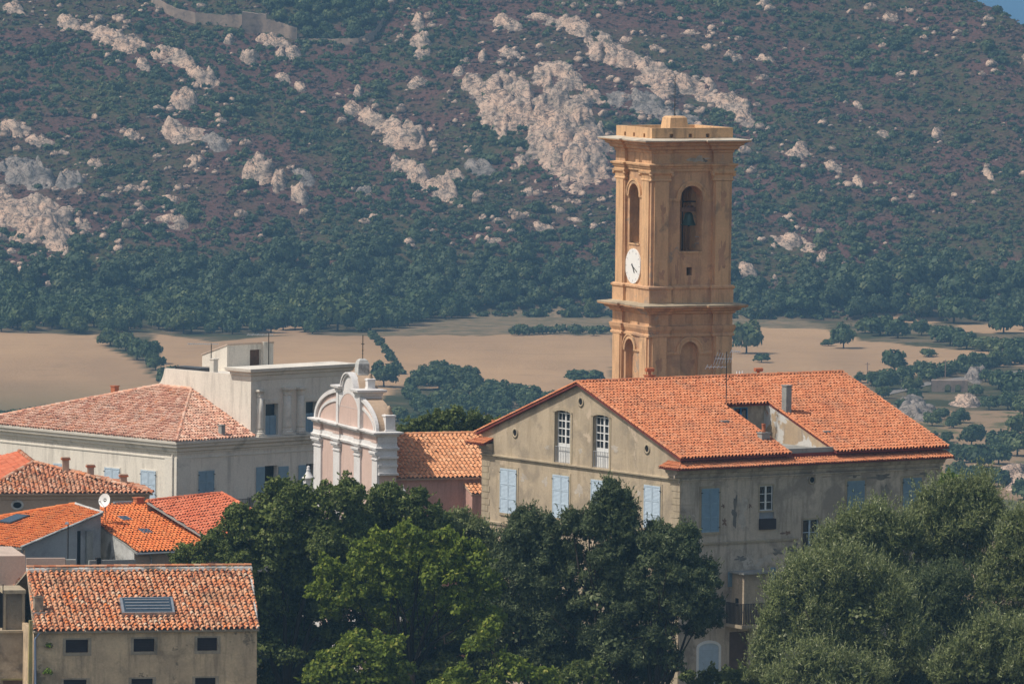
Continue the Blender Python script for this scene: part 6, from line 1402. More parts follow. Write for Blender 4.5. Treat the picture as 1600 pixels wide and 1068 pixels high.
def trunk_mesh(name, base, tips, r0, mat, parent, rng, fork=None):
    mb = MB(); base = np.asarray(base, float); f = np.asarray(fork if fork is not None else base + (np.mean(tips, 0) - base) * .45)
    mid = (base + f) / 2 + rng.normal(0, .12, 3); mb.tube([base, mid, f], [r0, r0 * .8, r0 * .62], 9)
    for tp in tips:
        tp = np.asarray(tp); m1 = f + (tp - f) * .4 + rng.normal(0, .2, 3) + [0, 0, .15]; m2 = f + (tp - f) * .75 + rng.normal(0, .2, 3)
        mb.tube([f - (f - mid) * .1, m1, m2, tp], [r0 * .5, r0 * .33, r0 * .2, r0 * .08], 7)
        for _ in range(3):
            e_ = m2 + rng.normal(0, 1.0, 3) * .9 + [0, 0, .5]; mb.tube([m1 + (m2 - m1) * rng.random(), (m1 + e_) / 2 + rng.normal(0, .15, 3), e_], [r0 * .18, r0 * .12, r0 * .04], 5)
    return part(parent, name, mat, mb, True)
# ---- far crowns (shared meshes)
def far_tree_meshes(seed, n=1500, hgt=1.0, size=.075):
    """round crown that comes down close to the ground; unit radius, 1.5 high"""
    rng = np.random.default_rng(seed); C = [np.array([0, 0, .62])]; R = [.72]
    for _ in range(8): a = rng.uniform(0, 6.28); q = rng.uniform(.35, .6); C.append(np.array([math.cos(a) * q, math.sin(a) * q, rng.uniform(.30, .95)])); R.append(rng.uniform(.34, .48))
    c2, r2 = lumps(C, R, rng, 6, .42); Rr = np.stack([np.array(R)] * 3, 1); R2 = np.stack([r2] * 3, 1)
    return cat([leafcloud(c2, R2, n, size, .85, rng, .78, spread=.7), leafcloud(C, Rr * .9, n // 3, size * 2.0, .9, rng, .8, spread=.3)])
FAR = [far_tree_meshes(s) for s in (1, 2, 3, 4, 5)]
leafmat("leaf_far_light", [(0, (.030, .048, .020)), (.5, (.080, .11, .036)), (1, (.15, .17, .06))], .15)
FARL = [mesh_np("crown", *p[:2], "leaf_far_light", False, p[2]) for p in FAR]
FARM = [mesh_np("crown", *p[:2], "leaf_far", False, p[2]) for p in FAR]
tm = MB(); tm.tube([(0, 0, -.3), (.02, 0, .25), (0, .02, .6)], [.06, .05, .03], 6)
_t = tm.build("trunk", "bark"); TRM = _t.data; bpy.data.objects.remove(_t)
def far_tree(x, y, w, hgt, label, group, name="holm_oak", cat_="tree", rz=0, k=0, mesh=None):
    z = float(terrain(x, y)); r = empty(name, (x, y, z - .1), label, cat_, group); r.rotation_euler = (0, 0, rz); r.scale = (w / 2, w / 2, hgt / 1.5)
    link("crown", (FARL if (k * 7919) % 13 < 3 else FARM)[k % 5], r); link("trunk", TRM, r); return r
rng = np.random.default_rng(8)
# oak belt at the foot of the hill
cand = []
for _ in range(7400):
    px = rng.uniform(-360, 1960); py = rng.uniform(405, 522); cand.append((px, py))
cand = np.array(cand); H_ = ground_hit(cand[:, 0], cand[:, 1], 1900)
def beltp(px, py):
    bot = np.interp(px, [0, 150, 250, 300, 420, 520, 640, 760, 850, 960, 1130, 1200, 1320, 1440, 1600], [520, 522, 520, 532, 520, 524, 512, 488, 482, 470, 470, 492, 500, 480, 508])
    top = np.interp(px, [0, 200, 400, 600, 800, 960, 1150, 1300, 1600], [425, 415, 408, 405, 410, 440, 445, 440, 425])
    d = np.clip((py - top) / 30, 0, 1) * (py < bot) ; d = d * np.where(px > 1100, .5, .85)
    return d
dn_ = beltp(cand[:, 0], cand[:, 1]); sel = (rng.random(len(cand)) < dn_) & ~np.isnan(H_[:, 0])
pts = []; P2 = H_[sel]; 
for x, y, z in P2:
    w = rng.choice([rng.uniform(4, 7), rng.uniform(7, 11.5)])
    if all((x - a) ** 2 + ((y - b_) * 1.0) ** 2 > (.36 * (w + c_)) ** 2 for a, b_, c_ in pts): pts.append((x, y, w))
pts = sorted(pts, key=lambda p: p[1] + (0 if abs(FPX * p[0] / p[1]) < 815 else 1000)); print("belt", len(pts))
for i, (x, y, w) in enumerate(pts[:150]):
    far_tree(x, y, w, w * rng.uniform(.7, .9), "round dark holm oak in the belt of trees along the foot of the hill", "holm oaks along the foot of the hill", rz=rng.uniform(0, 6.28), k=i)
rest = [(x, y, w) for x, y, w in pts[150:]]
# field and valley trees: (cx, base y, width px, height px, label, group)
G1 = "oaks in the hedge row between the two left fields"; L1 = "rounded dark oak in the short row between the two left fields"
G2 = "oaks in the grove behind the church and nave"; L2 = "dark green oak in the grove on the plain behind the church nave"
G3 = "trees along the far edge of the right-hand fields"; L3 = "dark tree in the hedges around the straw fields at right"
G4 = "scattered trees in the valley right of the gabled house"; L4 = "bushy tree scattered over the dry valley right of the gabled house"
FT = [(172, 540, 44, 30, L1, G1), (196, 548, 44, 34, L1, G1), (214, 562, 46, 36, L1, G1), (234, 568, 46, 40, L1, G1), (243, 578, 36, 28, L1, G1), (266, 602, 50, 34, L1, G1), (302, 598, 30, 18, L1, G1),
 (1166, 552, 58, 54, "tall dark oak standing in the straw field right beside the bell tower", None), (1190, 566, 30, 16, "low grey bush at the foot of the oak beside the bell tower", None),
 (1318, 544, 46, 42, "round oak alone at the upper edge of the right-hand straw field", None), (1294, 540, 24, 12, "small dry grey bush left of the round field oak", None),
 (1398, 580, 44, 40, "lone round oak in the middle of the right-hand straw field", None), (1430, 581, 34, 13, "low bush touching the lone round oak on its right", None), (1451, 557, 32, 14, "small flat bush alone right of the lone field oak", None),
 (924, 492, 26, 28, "small round tree on rough grass just left of the bell tower", None), (1253, 490, 60, 42, L3, G3), (1215, 480, 40, 28, L3, G3),
 (600, 604, 52, 42, "single round oak standing left of the grove behind the church", None), (915, 600, 64, 26, L2, G2), (1375, 524, 60, 32, L3, G3), (1352, 520, 40, 26, L3, G3), (1403, 528, 50, 36, L3, G3), (1440, 524, 40, 26, L3, G3),
 (1470, 534, 50, 28, L3, G3), (1485, 540, 50, 32, L3, G3), (1510, 545, 50, 30, L3, G3), (1535, 548, 50, 26, L3, G3), (1562, 551, 50, 26, L3, G3), (1590, 553, 50, 28, L3, G3), (1615, 553, 50, 28, L3, G3),
 (1568, 520, 54, 44, L3, G3), (1600, 515, 40, 36, L3, G3), (1490, 505, 70, 46, L3, G3), (1440, 496, 50, 38, L3, G3), (1345, 492, 44, 28, L3, G3)]
for (x0, x1, y0, y1, n_, w0, w1) in ((640, 780, 592, 672, 46, 34, 56), (770, 880, 612, 668, 26, 32, 50), (620, 660, 612, 660, 6, 26, 40)):
    for _ in range(n_):
        px = rng.uniform(x0, x1); top = np.interp(px, [620, 650, 690, 730, 780, 830, 875, 890], [620, 592, 582, 586, 610, 618, 628, 640]); py = rng.uniform(top + 6, y1 + 14); w = rng.uniform(w0, w1); FT.append((px, py, w, w * .68, L2, G2))
for px, py, w in ((1365, 602, 34), (1345, 598, 26), (1385, 608, 44), (1410, 600, 46), (1425, 612, 36), (1380, 622, 30), (1455, 596, 44), (1440, 590, 40), (1480, 588, 40), (1505, 580, 40), (1530, 576, 40), (1555, 573, 40), (1580, 569, 40), (1605, 567, 40), (1560, 608, 46), (1590, 618, 60), (1575, 640, 44), (1600, 650, 50), (1525, 618, 30), (1545, 640, 34), (1518, 696, 52), (1500, 660, 34), (1490, 668, 30), (1470, 655, 30), (1456, 665, 34), (1450, 700, 40), (1475, 712, 44), (1500, 722, 44), (1530, 730, 60), (1560, 725, 50), (1590, 712, 60), (1590, 680, 50), (1560, 760, 44), (1500, 760, 50), (1600, 780, 50), (1560, 700, 44), (1530, 752, 40), (1495, 745, 40), (1385, 596, 34), (1540, 596, 30), (1430, 625, 30), (1410, 640, 26), (1480, 690, 26)):
    FT.append((px, py, w, w * .72, L4, G4))
ft = np.array([(a[0], a[1]) for a in FT]); HH = ground_hit(ft[:, 0], ft[:, 1], 1000)
for i, (a, hp) in enumerate(zip(FT, HH)):
    if np.isnan(hp[0]): continue
    sc_ = hp[1] / FPX; nm = "bush" if "bush" in a[4].split(" tree")[0] and "bushy" not in a[4] else "holm_oak"
    far_tree(hp[0], hp[1], a[2] * sc_, a[3] * sc_, a[4], a[5], nm, "bush" if nm == "bush" else "tree", rng.uniform(0, 6.28), i)
# low hedge lines on the plain
def hedge(line, w, h_, n_, label, name="hedge"):
    ln = np.array(line, float); t_ = np.linspace(0, 1, n_); seg = np.linspace(0, 1, len(ln)); px = np.interp(t_, seg, ln[:, 0]) + rng.normal(0, 2, n_); py = np.interp(t_, seg, ln[:, 1]) + rng.normal(0, 1.2, n_)
    Hh = ground_hit(px, py, 1000); Hh = Hh[~np.isnan(Hh[:, 0])]; s_ = Hh[0][1] / FPX; c0 = Hh[0]; C = Hh - c0 + [0, 0, h_ * s_ * .4]; R = np.stack([rng.uniform(.6, 1.3, len(C)) * w * s_, rng.uniform(.6, 1.3, len(C)) * w * s_, rng.uniform(.6, 1.2, len(C)) * h_ * s_ * .6], 1)
    V, F, A_ = leafcloud(C, R, 120 * len(C), .42, .8, rng, .7)
    tag(link(name, mesh_np(name, V, F, "leaf_shrub", False, A_), None, c0), label, "hedge")
hedge([(577, 522), (600, 545), (612, 562), (628, 585)], 6, 6, 22, "thin dark hedge crossing the straw field behind the iron cross of the church")
hedge([(805, 523), (860, 521), (950, 522)], 9, 14, 22, "low dark hedge along the top of the middle field, left of the tower")
hedge([(1440, 592), (1520, 580), (1620, 562)], 8, 12, 34, "long hedge along the lower edge of the right-hand straw field")
hedge([(0, 652), (30, 648), (70, 641)], 7, 8, 16, "dark hedge line at the left edge just above the pale hipped roof")
q = []
for _ in range(1500):
    px, py = rng.uniform(395, 612), rng.uniform(-30, 62)
    if inpoly(px, py, [(400, -30), (395, 8), (440, 36), (470, 60), (560, 62), (585, 45), (600, 10), (612, -30)]): q.append((px, py))
q = np.array(q); HH = ground_hit(q[:, 0], q[:, 1], 2000); HH = HH[~np.isnan(HH[:, 0])]; got = []
for x, y, z in HH:
    w = rng.uniform(4.5, 8)
    if all((x - a) ** 2 + (y - b_) ** 2 > (.4 * (w + c_)) ** 2 for a, b_, c_ in got): got.append((x, y, w))
for i, (x, y, w) in enumerate(got[:22]): far_tree(x, y, w, w * .8, "dark oak in the walled wood at the top of the hill", "oaks in the walled wood on the hilltop", rz=rng.uniform(0, 6.28), k=i)
WOOD = got[22:]
# hillside shrubs
N = 88000; sx_ = rng.uniform(-240, 240, N); sy_ = 2000 + 262 * rng.random(N)
den = np.clip((fbm(sx_ / 34, sy_ / 40, 55, 4) - .45) * 8.0, .05, 1); den = np.maximum(den, np.clip((2075 - sy_) / 30, 0, 1) * .9); den = np.where((sx_ > 60) & (sy_ > 2060), np.maximum(den, .4), den)
rk = inrock(sx_, sy_, .85) & (rng.random(N) > .14); u_ = rng.random(N); inview = (sy_ < ridgeY(sx_, sy_) + 1) & ~rk
hx, hy = sx_[inview & (u_ > .72) & (den < .75)], sy_[inview & (u_ > .72) & (den < .75)]
keep = (u_ < den * .42 + .02) & inview
def crop(x, y):
    z = terrain(x, y); a_, b_ = pixv(x, y, z); v_ = (a_ > -380) & (a_ < 1980) & (b_ > -40); return x[v_], y[v_], z[v_]
sx_, sy_, szz = crop(sx_[keep], sy_[keep]); hx, hy, hz_ = crop(hx, hy)
sw = np.clip(rng.gamma(2.0, .62, len(sx_)) + .8, .9, 6.5) * (1 + .25 * np.clip((2090 - sy_) / 60, 0, 1)); order = np.argsort(-sw * (2100 / sy_) * np.where(np.abs(FPX * sx_ / sy_) < 805, 1, .01) * np.where(sy_ < ridgeY(sx_, sy_) - 4, 1, .01)); print("shrubs", len(sx_), "heath", len(hx))
SHR = []
for s in range(5):
    r_ = np.random.default_rng(40 + s); C = [np.array([0, 0, .25]), np.array([.3, .1, .2]), np.array([-.25, -.2, .22])]; R = [.7, .5, .5]; c2, r2 = lumps(C, R, r_, 4, .5, .7); R2 = np.stack([r2, r2, r2 * .8], 1)
    SHR.append(cat([leafcloud(c2, R2, 420, .10, .85, r_, .75, spread=.7), leafcloud(C, np.stack([np.array(R), np.array(R), np.array(R) * .75], 1) * .9, 60, .26, .9, r_, .8, spread=.3)]))
SHM = [mesh_np("shrub", *p[:2], "leaf_shrub", False, p[2]) for p in SHR]
for q, j in enumerate(order[:295]):
    o_ = link("shrub", SHM[j % 5], None, (sx_[j], sy_[j], szz[j])); w = sw[j] / 2; o_.scale = (w, w, w * rng.uniform(.8, 1.1)); o_.rotation_euler = (0, 0, rng.uniform(0, 6.28))
    tag(o_, "large dark green evergreen shrub among the rocks and scrub of the hillside", "shrub", "large shrubs on the hillside")
SML = []
for s in range(12):
    r_ = np.random.default_rng(60 + s); C = [np.array([0, 0, .2]), np.array([.35, .1, .15]), np.array([-.3, -.2, .2])]; R = [.65, .45, .45]; SML.append(leafcloud(C, np.stack([np.array(R), np.array(R), np.array(R) * .8], 1), 80 if s < 6 else 26, .21 if s < 6 else .32, .85, r_, .78, spread=.6))
PT = (fbm(sx_ / 14, sy_ / 18, 333, 3) - .5) * .9
parts_ = []
for j in order[295:]:
    V, F, A_ = SML[j % 6 + (6 if sw[j] < 1.8 else 0)]; a = rng.uniform(0, 6.28); w = sw[j] / 2; R2 = np.array([[math.cos(a), math.sin(a), 0], [-math.sin(a), math.cos(a), 0], [0, 0, 1]])
    parts_.append(((V * w) @ R2 + [sx_[j], sy_[j], szz[j]], F, np.clip(A_ + rng.normal(0, .12) + .05 + PT[j], 0, 1)))
for x, y, w in rest + WOOD:
    V, F, A_ = FAR[int(x) % 5]; parts_.append((V * [w / 2, w / 2, w * .8 / 1.5] + [x, y, float(terrain(x, y))], F, A_ * .9))
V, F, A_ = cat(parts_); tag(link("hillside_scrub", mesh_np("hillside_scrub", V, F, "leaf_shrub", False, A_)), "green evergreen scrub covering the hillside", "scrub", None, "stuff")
leafmat("leaf_heath", [(0, (.032, .024, .020)), (.5, (.10, .058, .048)), (1, (.18, .11, .08))], .1)
parts_ = []
for i in range(len(hx)):
    V, F, A_ = SML[6 + i % 6]; a = rng.uniform(0, 6.28); w = rng.uniform(.45, 1.1); R2 = np.array([[math.cos(a), math.sin(a), 0], [-math.sin(a), math.cos(a), 0], [0, 0, 1]])
    parts_.append(((V * w * [1.2, 1, .8]) @ R2 + [hx[i], hy[i], hz_[i]], F, np.clip(A_ + rng.normal(0, .15), 0, 1)))
V, F, A_ = cat(parts_); tag(link("dry_heath", mesh_np("dry_heath", V, F, "leaf_heath", False, A_)), "reddish brown dry heath between the shrubs of the hillside", "heath", None, "stuff")
# old walls on the hill
def hillwall(line, hpx, thick, label, name="ruined_wall", mat="granite_wall", jag=.25):
    ln = np.array(line, float); n_ = int(np.abs(np.diff(ln[:, 0])).sum() / 3 + np.abs(np.diff(ln[:, 1])).sum() / 3) + 2; seg = np.linspace(0, 1, len(ln)); t_ = np.linspace(0, 1, n_)
    px = np.interp(t_, seg, ln[:, 0]); py = np.interp(t_, seg, ln[:, 1]); hs = np.interp(t_, seg, hpx) if hasattr(hpx, '__len__') else np.full(n_, hpx); Hh = ground_hit(px, py, 1000)
    ok = ~np.isnan(Hh[:, 0]); Hh = Hh[ok]; hs = hs[ok]; c0 = Hh[0].copy(); mb = MB(); V = []; k_ = len(Hh)
    for i in range(k_):
        p = Hh[i]; hh = hs[i] * p[1] / FPX + rng.normal(0, .08); zt = p[2] + max(.4, hh)
        V += [(p[0], p[1], p[2] - 1), (p[0], p[1] + thick, p[2] - 1), (p[0], p[1] + thick, zt), (p[0], p[1], zt)]
    F = []
    for i in range(k_ - 1):
        a, b_ = 4 * i, 4 * i + 4
        for u_, v_ in ((0, 1), (1, 2), (2, 3), (3, 0)): F.append((a + u_, a + v_, b_ + v_, b_ + u_))
    F += [(0, 3, 2, 1), (4 * k_ - 4, 4 * k_ - 3, 4 * k_ - 2, 4 * k_ - 1)]; mb.add(V, F); return V, F
def wallobj(name, line, hpx, thick, label, cat_, parts=None):
    r = None
    for i, (nm, ln, hp, th) in enumerate([("wall_section", line, hpx, thick)] + (parts or [])):
        V, F = hillwall(ln, hp, th, "")
        if r is None: r = empty(name, V[0], label, cat_)
        mb = MB(); mb.add(V, F); part(r, nm, "granite_wall", mb)
    return r
wallobj("ruined_fort", [(236, 8), (272, 28), (305, 38), (340, 40), (378, 44)], [15, 16, 18, 17, 21], 1.2, "old stone fort wall with a square tower, on the hill at upper left", "fort",
        [("tower", [(378, 52), (416, 54)], [33, 31], 7), ("wall_section", [(416, 54), (440, 58), (464, 62)], [24, 22, 18], 1.2)])
wallobj("dry_stone_wall", [(466, 66), (520, 68), (560, 72), (585, 62), (600, 38), (614, 18), (622, 2)], [6, 7, 12, 14, 12, 10, 8], 1.0, "thin curving dry stone wall around the dark wood at the top of the hill", "stone wall")
wallobj("dry_stone_wall", [(700, 22), (740, 36), (780, 40), (830, 44)], [3, 3, 4, 3], .8, "faint dry stone wall crossing the upper hillside above the big outcrops", "stone wall")
# dense wood inside the wall
# stone bridge / culvert and lane in the valley
b0, b1 = ground_hit([1462, 1512], [612, 612], 1000); L_ = b1[0] - b0[0]; s_ = b0[1] / FPX
r = empty("stone_bridge", b0, "small old stone bridge with dark arches in the valley at right", "bridge")
class Fx(Fr):
    def __init__(s, P): s.base = np.array([P[0], P[1], 0]); s.ua = np.array([1., 0, 0]); s.ub = np.array([0, 1., 0]); s.C = P; s.z0 = P[2]
fx = Fx(b0); zt = b0[2] + 18 * s_; hs = []
for x0, x1 in ((14, 24), (30, 40)): hs.append((x0 * s_, x1 * s_, b0[2] - .5, b0[2] + 12 * s_, 5 * s_, 3))
mb = MB(); fx.wall(mb, 'R', -6 * s_, L_, b0[2] - 1, zt, hs); fx.wall(mb, 'R', -6 * s_, L_, b0[2] - 1, zt, [(*h_[:5], .01) for h_ in hs], o=-3); fx.box(mb, -6 * s_, L_, 0.01, 3, zt - .3, zt + .02); part(r, "arch_wall", "granite_wall", mb)
m, nt, n, b = _mat("lane"); b.inputs["Base Color"].default_value = (.19, .17, .15, 1); b.inputs["Roughness"].default_value = .95
t_ = np.linspace(0, 1, 60); px = np.interp(t_, [0, .3, .6, 1], [1385, 1450, 1530, 1680]); py = np.interp(t_, [0, .3, .6, 1], [616, 600, 588, 574]); Hh = ground_hit(px, py, 1000); V = []
for p in Hh:
    for k_ in range(4): yy = p[1] - 3 + k_ * 2.6; V.append((p[0], yy, float(terrain(p[0], yy)) + .12))
F = [(4 * i + k_, 4 * i + k_ + 1, 4 * i + 5 + k_, 4 * i + 4 + k_) for i in range(59) for k_ in range(3)]
tag(link("road", mesh_np("road", V, F, m)), kind="structure")
for px, yb, yt in ((1355, 592, 566), (1477, 590, 562)):
    p = ground_hit([px], [yb], 1000)[0]; r = empty("utility_pole", p, ("utility pole at the lower edge of the straw field, left of the other" if px < 1400 else "utility pole beside the lane at the far right of the straw field"), "utility pole")
    mb = MB(); zt = atY(px, yt, p[1])[2]; mb.tube([(p[0], p[1], p[2] - .3), (p[0], p[1], zt)], .11, 6); part(r, "post", "timber", mb)
    mb = MB(); mb.tube([(p[0] - .6, p[1], zt - .4), (p[0] + .6, p[1], zt - .4)], .07, 5); part(r, "crossarm", "timber", mb)
# ================================================================== FOREGROUND TREES
def fg_tree(name, label, Y, blobs, mat, size=.12, asp=.6, dens=1.0, up=0., bark="bark", trunkpx=None, group=None, cat_="tree", r0=.22, n=12, k=.40, spread=.9, shell=.72, zbase=None, seed=0, tips=None, core=True, spr=.16, spl=.5, rk=.84):
    """blobs: (px, py, r_px[, dY]) -> ellipsoids at real depth"""
    rng = np.random.default_rng(1000 + seed); C, R = [], []
    for q in blobs:
        Yq = Y + (q[3] if len(q) > 3 else 0); P = atY(q[0], q[1], Yq); C.append(P); R.append(q[2] * Yq / FPX * rk)
    C = np.array(C); R = np.array(R)
    # a second, deeper set so that the crown has volume from every side
    C2 = C + np.stack([rng.normal(0, .3, len(C)), R * 1.0 + .8, rng.normal(0, .3, len(C)) - .3], 1); R2 = R * .85
    CA = np.concatenate([C, C2]); RA = np.concatenate([R, R2])
    c2, r2 = lumps(CA, RA, rng, n, k); c3, r3 = lumps(c2, r2, rng, 3, .5)
    r2 = np.clip(r2, .25, 2.2); area = (r2 ** 2).sum(); N = int(area * 8.8 * dens * 1.05 / (2 * size ** 2 * asp))
    tw_ = cat([leafcloud(c2, r2, int(N * .55), size, asp, rng, shell, up=up, spread=spread), leafcloud(c3, np.clip(r3, .15, 1.2), int(N * .45), size, asp, rng, shell, up=up, spread=spread)])
    ps = [tw_, sprigs(np.concatenate([c2, c3]), np.concatenate([r2, np.clip(r3, .15, 1.2)]), int(N * spr), size * .9, asp, rng, spl, up=.3 + up)]
    if core: ps.append(leafcloud(CA, RA * .82, int((RA ** 2).sum() * 230), .13, .7, rng, .72, spread=.7))
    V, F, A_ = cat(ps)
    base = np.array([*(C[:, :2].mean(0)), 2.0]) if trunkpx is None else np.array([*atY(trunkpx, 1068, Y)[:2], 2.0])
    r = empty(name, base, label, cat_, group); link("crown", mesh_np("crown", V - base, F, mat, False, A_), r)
    tp = [C[j] for j in rng.permutation(len(C))[:7]] if tips is None else [atY(a, b_, Y) for a, b_ in tips]
    fork = None if tips is None else atY(tips[0][0] + 3, 1040, Y)
    if r0: trunk_mesh("trunk", base, tp, r0, bark, r, rng, fork)
    print(name, len(F)); return r
O = dict(size=.105, asp=.62)
fg_tree("oak_tree", "broad dark green oak in front of the cream house, beside the stone roof", 466,
        [(540, 870, 46, 2), (500, 905, 46, 2), (455, 905, 44, 1), (480, 880, 40, 3), (440, 990, 40, 2), (465, 850, 44, 4), (510, 960, 44, 2), (555, 830, 34, 2), (385, 830, 46), (430, 800, 46), (470, 785, 38), (515, 790, 44), (548, 775, 30), (440, 868, 60), (375, 890, 42), (500, 855, 58), (395, 950, 52), (450, 960, 60, 3), (540, 850, 45), (345, 850, 28), (410, 1020, 55), (480, 1030, 60, 3), (540, 930, 55, 3), (430, 765, 20), (360, 1010, 40, 2)],
        "leaf_oak", seed=1, r0=.4, trunkpx=430, **O)
fg_tree("oak_tree", "dark oak under the right part of the church front and its orange roof", 470,
        [(600, 790, 38), (640, 805, 40), (672, 815, 32), (580, 830, 42), (650, 860, 45), (610, 880, 50), (680, 850, 28), (560, 800, 22), (600, 770, 18), (655, 782, 20), (700, 880, 40), (570, 950, 60, 3), (660, 950, 60, 3), (600, 1020, 60, 2), (690, 1010, 58, 2), (745, 950, 48, 2), (755, 1040, 52, 2), (640, 1070, 50, 2), (720, 890, 40, 2)],
        "leaf_oak", seed=2, r0=.35, trunkpx=620, **O)
fg_tree("shrub", "low dark shrub behind the near stone roof, below the red-orange roof", 458, [(300, 868, 16), (325, 858, 20), (345, 872, 20), (280, 878, 12), (310, 885, 22)], "leaf_oak", cat_="shrub", seed=3, r0=.08, **O)
fg_tree("lime_tree", "bright yellow-green leafy tree with forked dark trunk, centre foreground", 446,
        [(600, 860, 34), (640, 850, 34), (560, 880, 34), (520, 905, 34), (495, 930, 22), (590, 920, 46), (650, 905, 48), (700, 900, 46), (735, 905, 40), (765, 925, 32), (700, 860, 32), (740, 870, 26), (540, 950, 34), (720, 960, 44), (765, 975, 30), (660, 965, 36, 1), (600, 970, 26, 2), (690, 840, 16), (630, 832, 16), (515, 950, 20)],
        "leaf_bright", size=.12, asp=.75, dens=.8, seed=4, bark="bark_dark", trunkpx=652, r0=.34, tips=[(640, 960), (622, 930), (680, 975), (600, 900), (700, 930), (655, 880), (740, 960), (560, 940)], core=False)
fg_tree("young_tree", "lower yellow-green tree crown at the bottom edge, left of the forked trunk", 440, [(560, 1030, 38), (600, 1020, 36), (525, 1045, 34), (500, 1060, 30), (590, 1065, 40), (545, 1085, 45), (630, 1050, 24)], "leaf_bright", size=.115, asp=.75, dens=.7, seed=5, r0=.15, bark="bark_dark")
fg_tree("young_tree", "lower yellow-green tree crown at the bottom edge, right of the forked trunk", 440, [(790, 1045, 28), (820, 1055, 30), (845, 1070, 28), (770, 1070, 30), (720, 1060, 26), (700, 1090, 40), (765, 990, 22), (750, 1010, 20)], "leaf_bright", size=.115, asp=.75, dens=.7, seed=6, r0=.15, bark="bark_dark")
D_ = dict(size=.115, asp=.30, up=.7, spr=.25, spl=.6)
fg_tree("olive_tree", "pale feathery olive just left of the dark trees, below the orange church roof", 474, [(715, 825, 28), (745, 840, 32), (700, 850, 24), (760, 865, 34), (725, 880, 40), (770, 900, 30)], "leaf_olive", seed=7, r0=.2, group=None, **D_)
fg_tree("evergreen_oak", "dark evergreen tree with rounded top, left of the tallest dark tree", 458,
        [(815, 850, 44), (850, 870, 48), (790, 890, 44), (830, 930, 58), (870, 920, 48), (800, 985, 56), (860, 990, 60), (840, 1050, 60), (900, 960, 40, 2), (780, 940, 36), (825, 815, 26), (895, 1030, 40, 2), (860, 830, 30), (900, 880, 36)],
        "leaf_dark", seed=8, r0=.4, trunkpx=840, **D_)
fg_tree("evergreen_oak", "tallest dark evergreen tree, its pointed top before the gable shutters", 457,
        [(955, 782, 26), (935, 800, 26), (975, 810, 28), (955, 830, 42), (920, 830, 34), (895, 820, 24), (985, 845, 32), (950, 880, 46), (985, 900, 44), (940, 940, 46), (985, 960, 50), (960, 1010, 56), (1005, 1020, 50), (955, 760, 13), (975, 780, 16), (1015, 960, 44, 1), (1000, 1060, 50, 2), (930, 1050, 50, 2)],
        "leaf_dark", seed=9, r0=.4, trunkpx=965, **D_)
fg_tree("evergreen_oak", "dark drooping evergreen tree reaching right across the house corner", 456,
        [(1040, 850, 32), (1070, 855, 34), (1020, 880, 38), (1065, 900, 46), (1095, 900, 34), (1085, 945, 44), (1055, 955, 40), (1105, 950, 28), (1095, 980, 24), (1040, 905, 38), (1030, 1000, 36), (1055, 1040, 26), (1075, 838, 18), (1110, 915, 20), (1020, 935, 34)],
        "leaf_dark", seed=10, r0=.3, trunkpx=1000, **D_)
fg_tree("young_tree", "dim green sapling at the bottom edge between the dark evergreens and house", 452, [(905, 1060, 26), (930, 1050, 20), (940, 1072, 24), (880, 1075, 26)], "leaf_oak", size=.1, seed=11, r0=.06)
fg_tree("shrub", "rounded dark green shrub at the foot of the grey house wall", 462, [(1110, 1062, 18), (1135, 1056, 18), (1160, 1060, 18), (1095, 1075, 18), (1180, 1072, 20)], "leaf_oak", size=.1, cat_="shrub", seed=12, r0=.06)
E_ = dict(size=.125, asp=.24, up=.95, spread=1.1, spr=.5, spl=1.15, dens=.95, k=.46, rk=.75)
fg_tree("olive_tree", "large silvery olive in the right foreground covering the balcony's right end", 446,
        [(1225, 950, 42), (1265, 915, 42), (1310, 900, 40), (1350, 915, 42), (1240, 1000, 48), (1290, 960, 52), (1345, 965, 54), (1390, 960, 46), (1420, 995, 44), (1300, 1020, 50), (1370, 1030, 50), (1205, 1015, 34), (1195, 1050, 28), (1420, 1040, 44), (1380, 915, 28), (1250, 900, 26), (1210, 980, 26), (1330, 880, 22)],
        "leaf_olive", seed=13, r0=.4, trunkpx=1310, **E_)
fg_tree("olive_tree", "green olive against the long grey wall, below the upper shuttered windows", 460,
        [(1308, 850, 32), (1335, 832, 34), (1370, 825, 38), (1290, 865, 30), (1345, 860, 44), (1400, 850, 42), (1320, 880, 32), (1420, 830, 32), (1390, 890, 38), (1375, 812, 22)],
        "leaf_olive", seed=14, r0=.3, trunkpx=1350, **E_)
fg_tree("olive_tree", "tall rounded olive at the right end of the grey house wall", 462,
        [(1455, 795, 32), (1490, 785, 36), (1530, 780, 34), (1550, 800, 26), (1470, 835, 42), (1515, 830, 44), (1450, 865, 38), (1500, 880, 44), (1550, 845, 30), (1438, 812, 20), (1545, 890, 30), (1420, 905, 30)],
        "leaf_olive", seed=15, r0=.3, trunkpx=1490, **E_)
fg_tree("olive_tree", "olive cut off by the right edge, level with the eaves-high trees", 458,
        [(1585, 830, 32), (1615, 815, 34), (1575, 870, 34), (1610, 880, 40), (1560, 910, 36), (1600, 930, 42), (1630, 860, 40), (1540, 940, 36), (1590, 975, 40), (1640, 930, 40)],
        "leaf_olive", seed=16, r0=.3, trunkpx=1600, **E_)
fg_tree("olive_tree", "dark-leaved olive filling the gap between the right-hand olives", 454,
        [(1450, 930, 42), (1490, 930, 46), (1420, 950, 38), (1470, 970, 48), (1520, 985, 42), (1440, 1000, 42), (1500, 1030, 50), (1540, 1000, 36)],
        "leaf_dark", seed=17, r0=.3, trunkpx=1470, **E_)
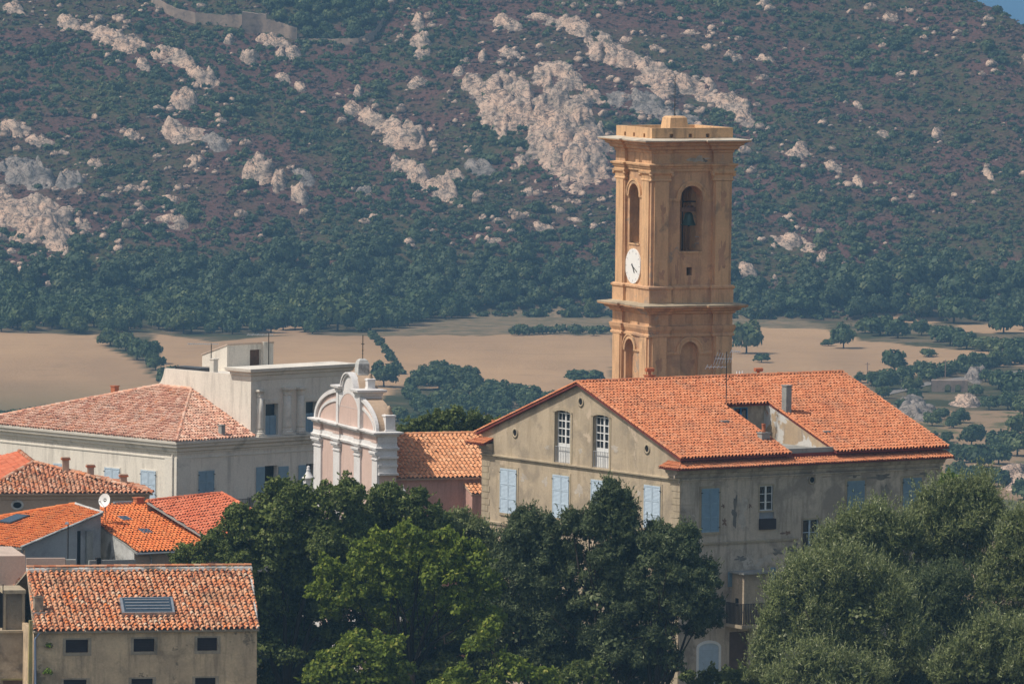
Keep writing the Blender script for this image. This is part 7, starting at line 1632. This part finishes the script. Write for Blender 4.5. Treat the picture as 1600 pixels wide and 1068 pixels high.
fg_tree("olive_tree", "silvery olive crown at the bottom right corner", 440,
        [(1500, 1025, 30), (1535, 1005, 32), (1575, 1010, 36), (1610, 1015, 36), (1480, 1060, 36), (1530, 1055, 42), (1585, 1060, 46), (1630, 1060, 40), (1550, 985, 16)],
        "leaf_olive", seed=18, r0=.3, trunkpx=1560, **E_)
fg_tree("olive_tree", "low olive crown rising from the bottom edge, right of the grey wall foot", 440,
        [(1240, 1050, 26), (1270, 1040, 28), (1305, 1048, 30), (1340, 1055, 28), (1220, 1075, 28), (1280, 1080, 40), (1340, 1085, 36), (1380, 1070, 24), (1265, 1025, 12)],
        "leaf_olive", seed=19, r0=.2, trunkpx=1290, **E_)
fg_tree("young_tree", "small fresh green treetop beside the right end of the long grey wall", 468, [(1480, 760, 10), (1490, 772, 14), (1475, 782, 14), (1505, 775, 8), (1482, 748, 6), (1485, 800, 14)], "leaf_fresh", size=.13, asp=.8, seed=20, r0=.06)
fg_tree("oak_tree", "dark oak crown showing just above the ridge of the church nave", 548,
        [(650, 668, 20), (680, 660, 20), (710, 658, 22), (740, 664, 22), (770, 668, 20), (635, 680, 20), (700, 685, 34), (760, 690, 30), (660, 700, 30), (790, 672, 14)], "leaf_oak", seed=21, r0=.3, trunkpx=700, **O)
fg_tree("shrub", "dark undergrowth at the bottom edge beside the near stone house wall", 468, [(425, 1062, 30), (455, 1050, 30), (490, 1058, 32), (530, 1050, 34), (545, 1080, 34), (470, 1085, 40), (410, 1085, 30), (560, 1010, 34), (520, 1000, 34)], "leaf_oak", cat_="shrub", seed=31, r0=.08, **O)
fg_tree("shrub", "dark undergrowth behind the forked trunk of the yellow-green tree", 468, [(610, 1050, 36), (650, 1060, 36), (690, 1050, 36), (725, 1060, 36), (760, 1040, 40), (740, 1000, 34), (700, 1000, 34), (650, 1010, 34), (600, 1000, 34), (770, 990, 36), (640, 950, 34), (580, 950, 34), (560, 890, 34), (700, 950, 34)], "leaf_oak", cat_="shrub", seed=32, r0=.08, **O)
fg_tree("shrub", "dark undergrowth at the bottom edge below the right-hand olives", 450, [(1400, 1070, 34), (1440, 1075, 34), (1480, 1080, 34), (1460, 1050, 26)], "leaf_dark", cat_="shrub", seed=33, r0=.06, **D_)
# climbing weeds on the stone house and flowers in the recess
V, F, A_ = leafcloud([d.w(.75, -.08, d.z0 - 2.4), d.w(.62, -.08, d.z0 - 3.4), d.w(.8, -.05, d.z0 - .9)], [.28, .34, .22], 420, .07, .8, np.random.default_rng(3), .3)
c0 = d.w(.7, -.1, d.z0 - 4); tag(link("wall_plant", mesh_np("wall_plant", V - c0, F, "leaf_fresh", False, A_), None, c0), "small green weeds climbing beside the blue drain pipe of the stone house", "plant")
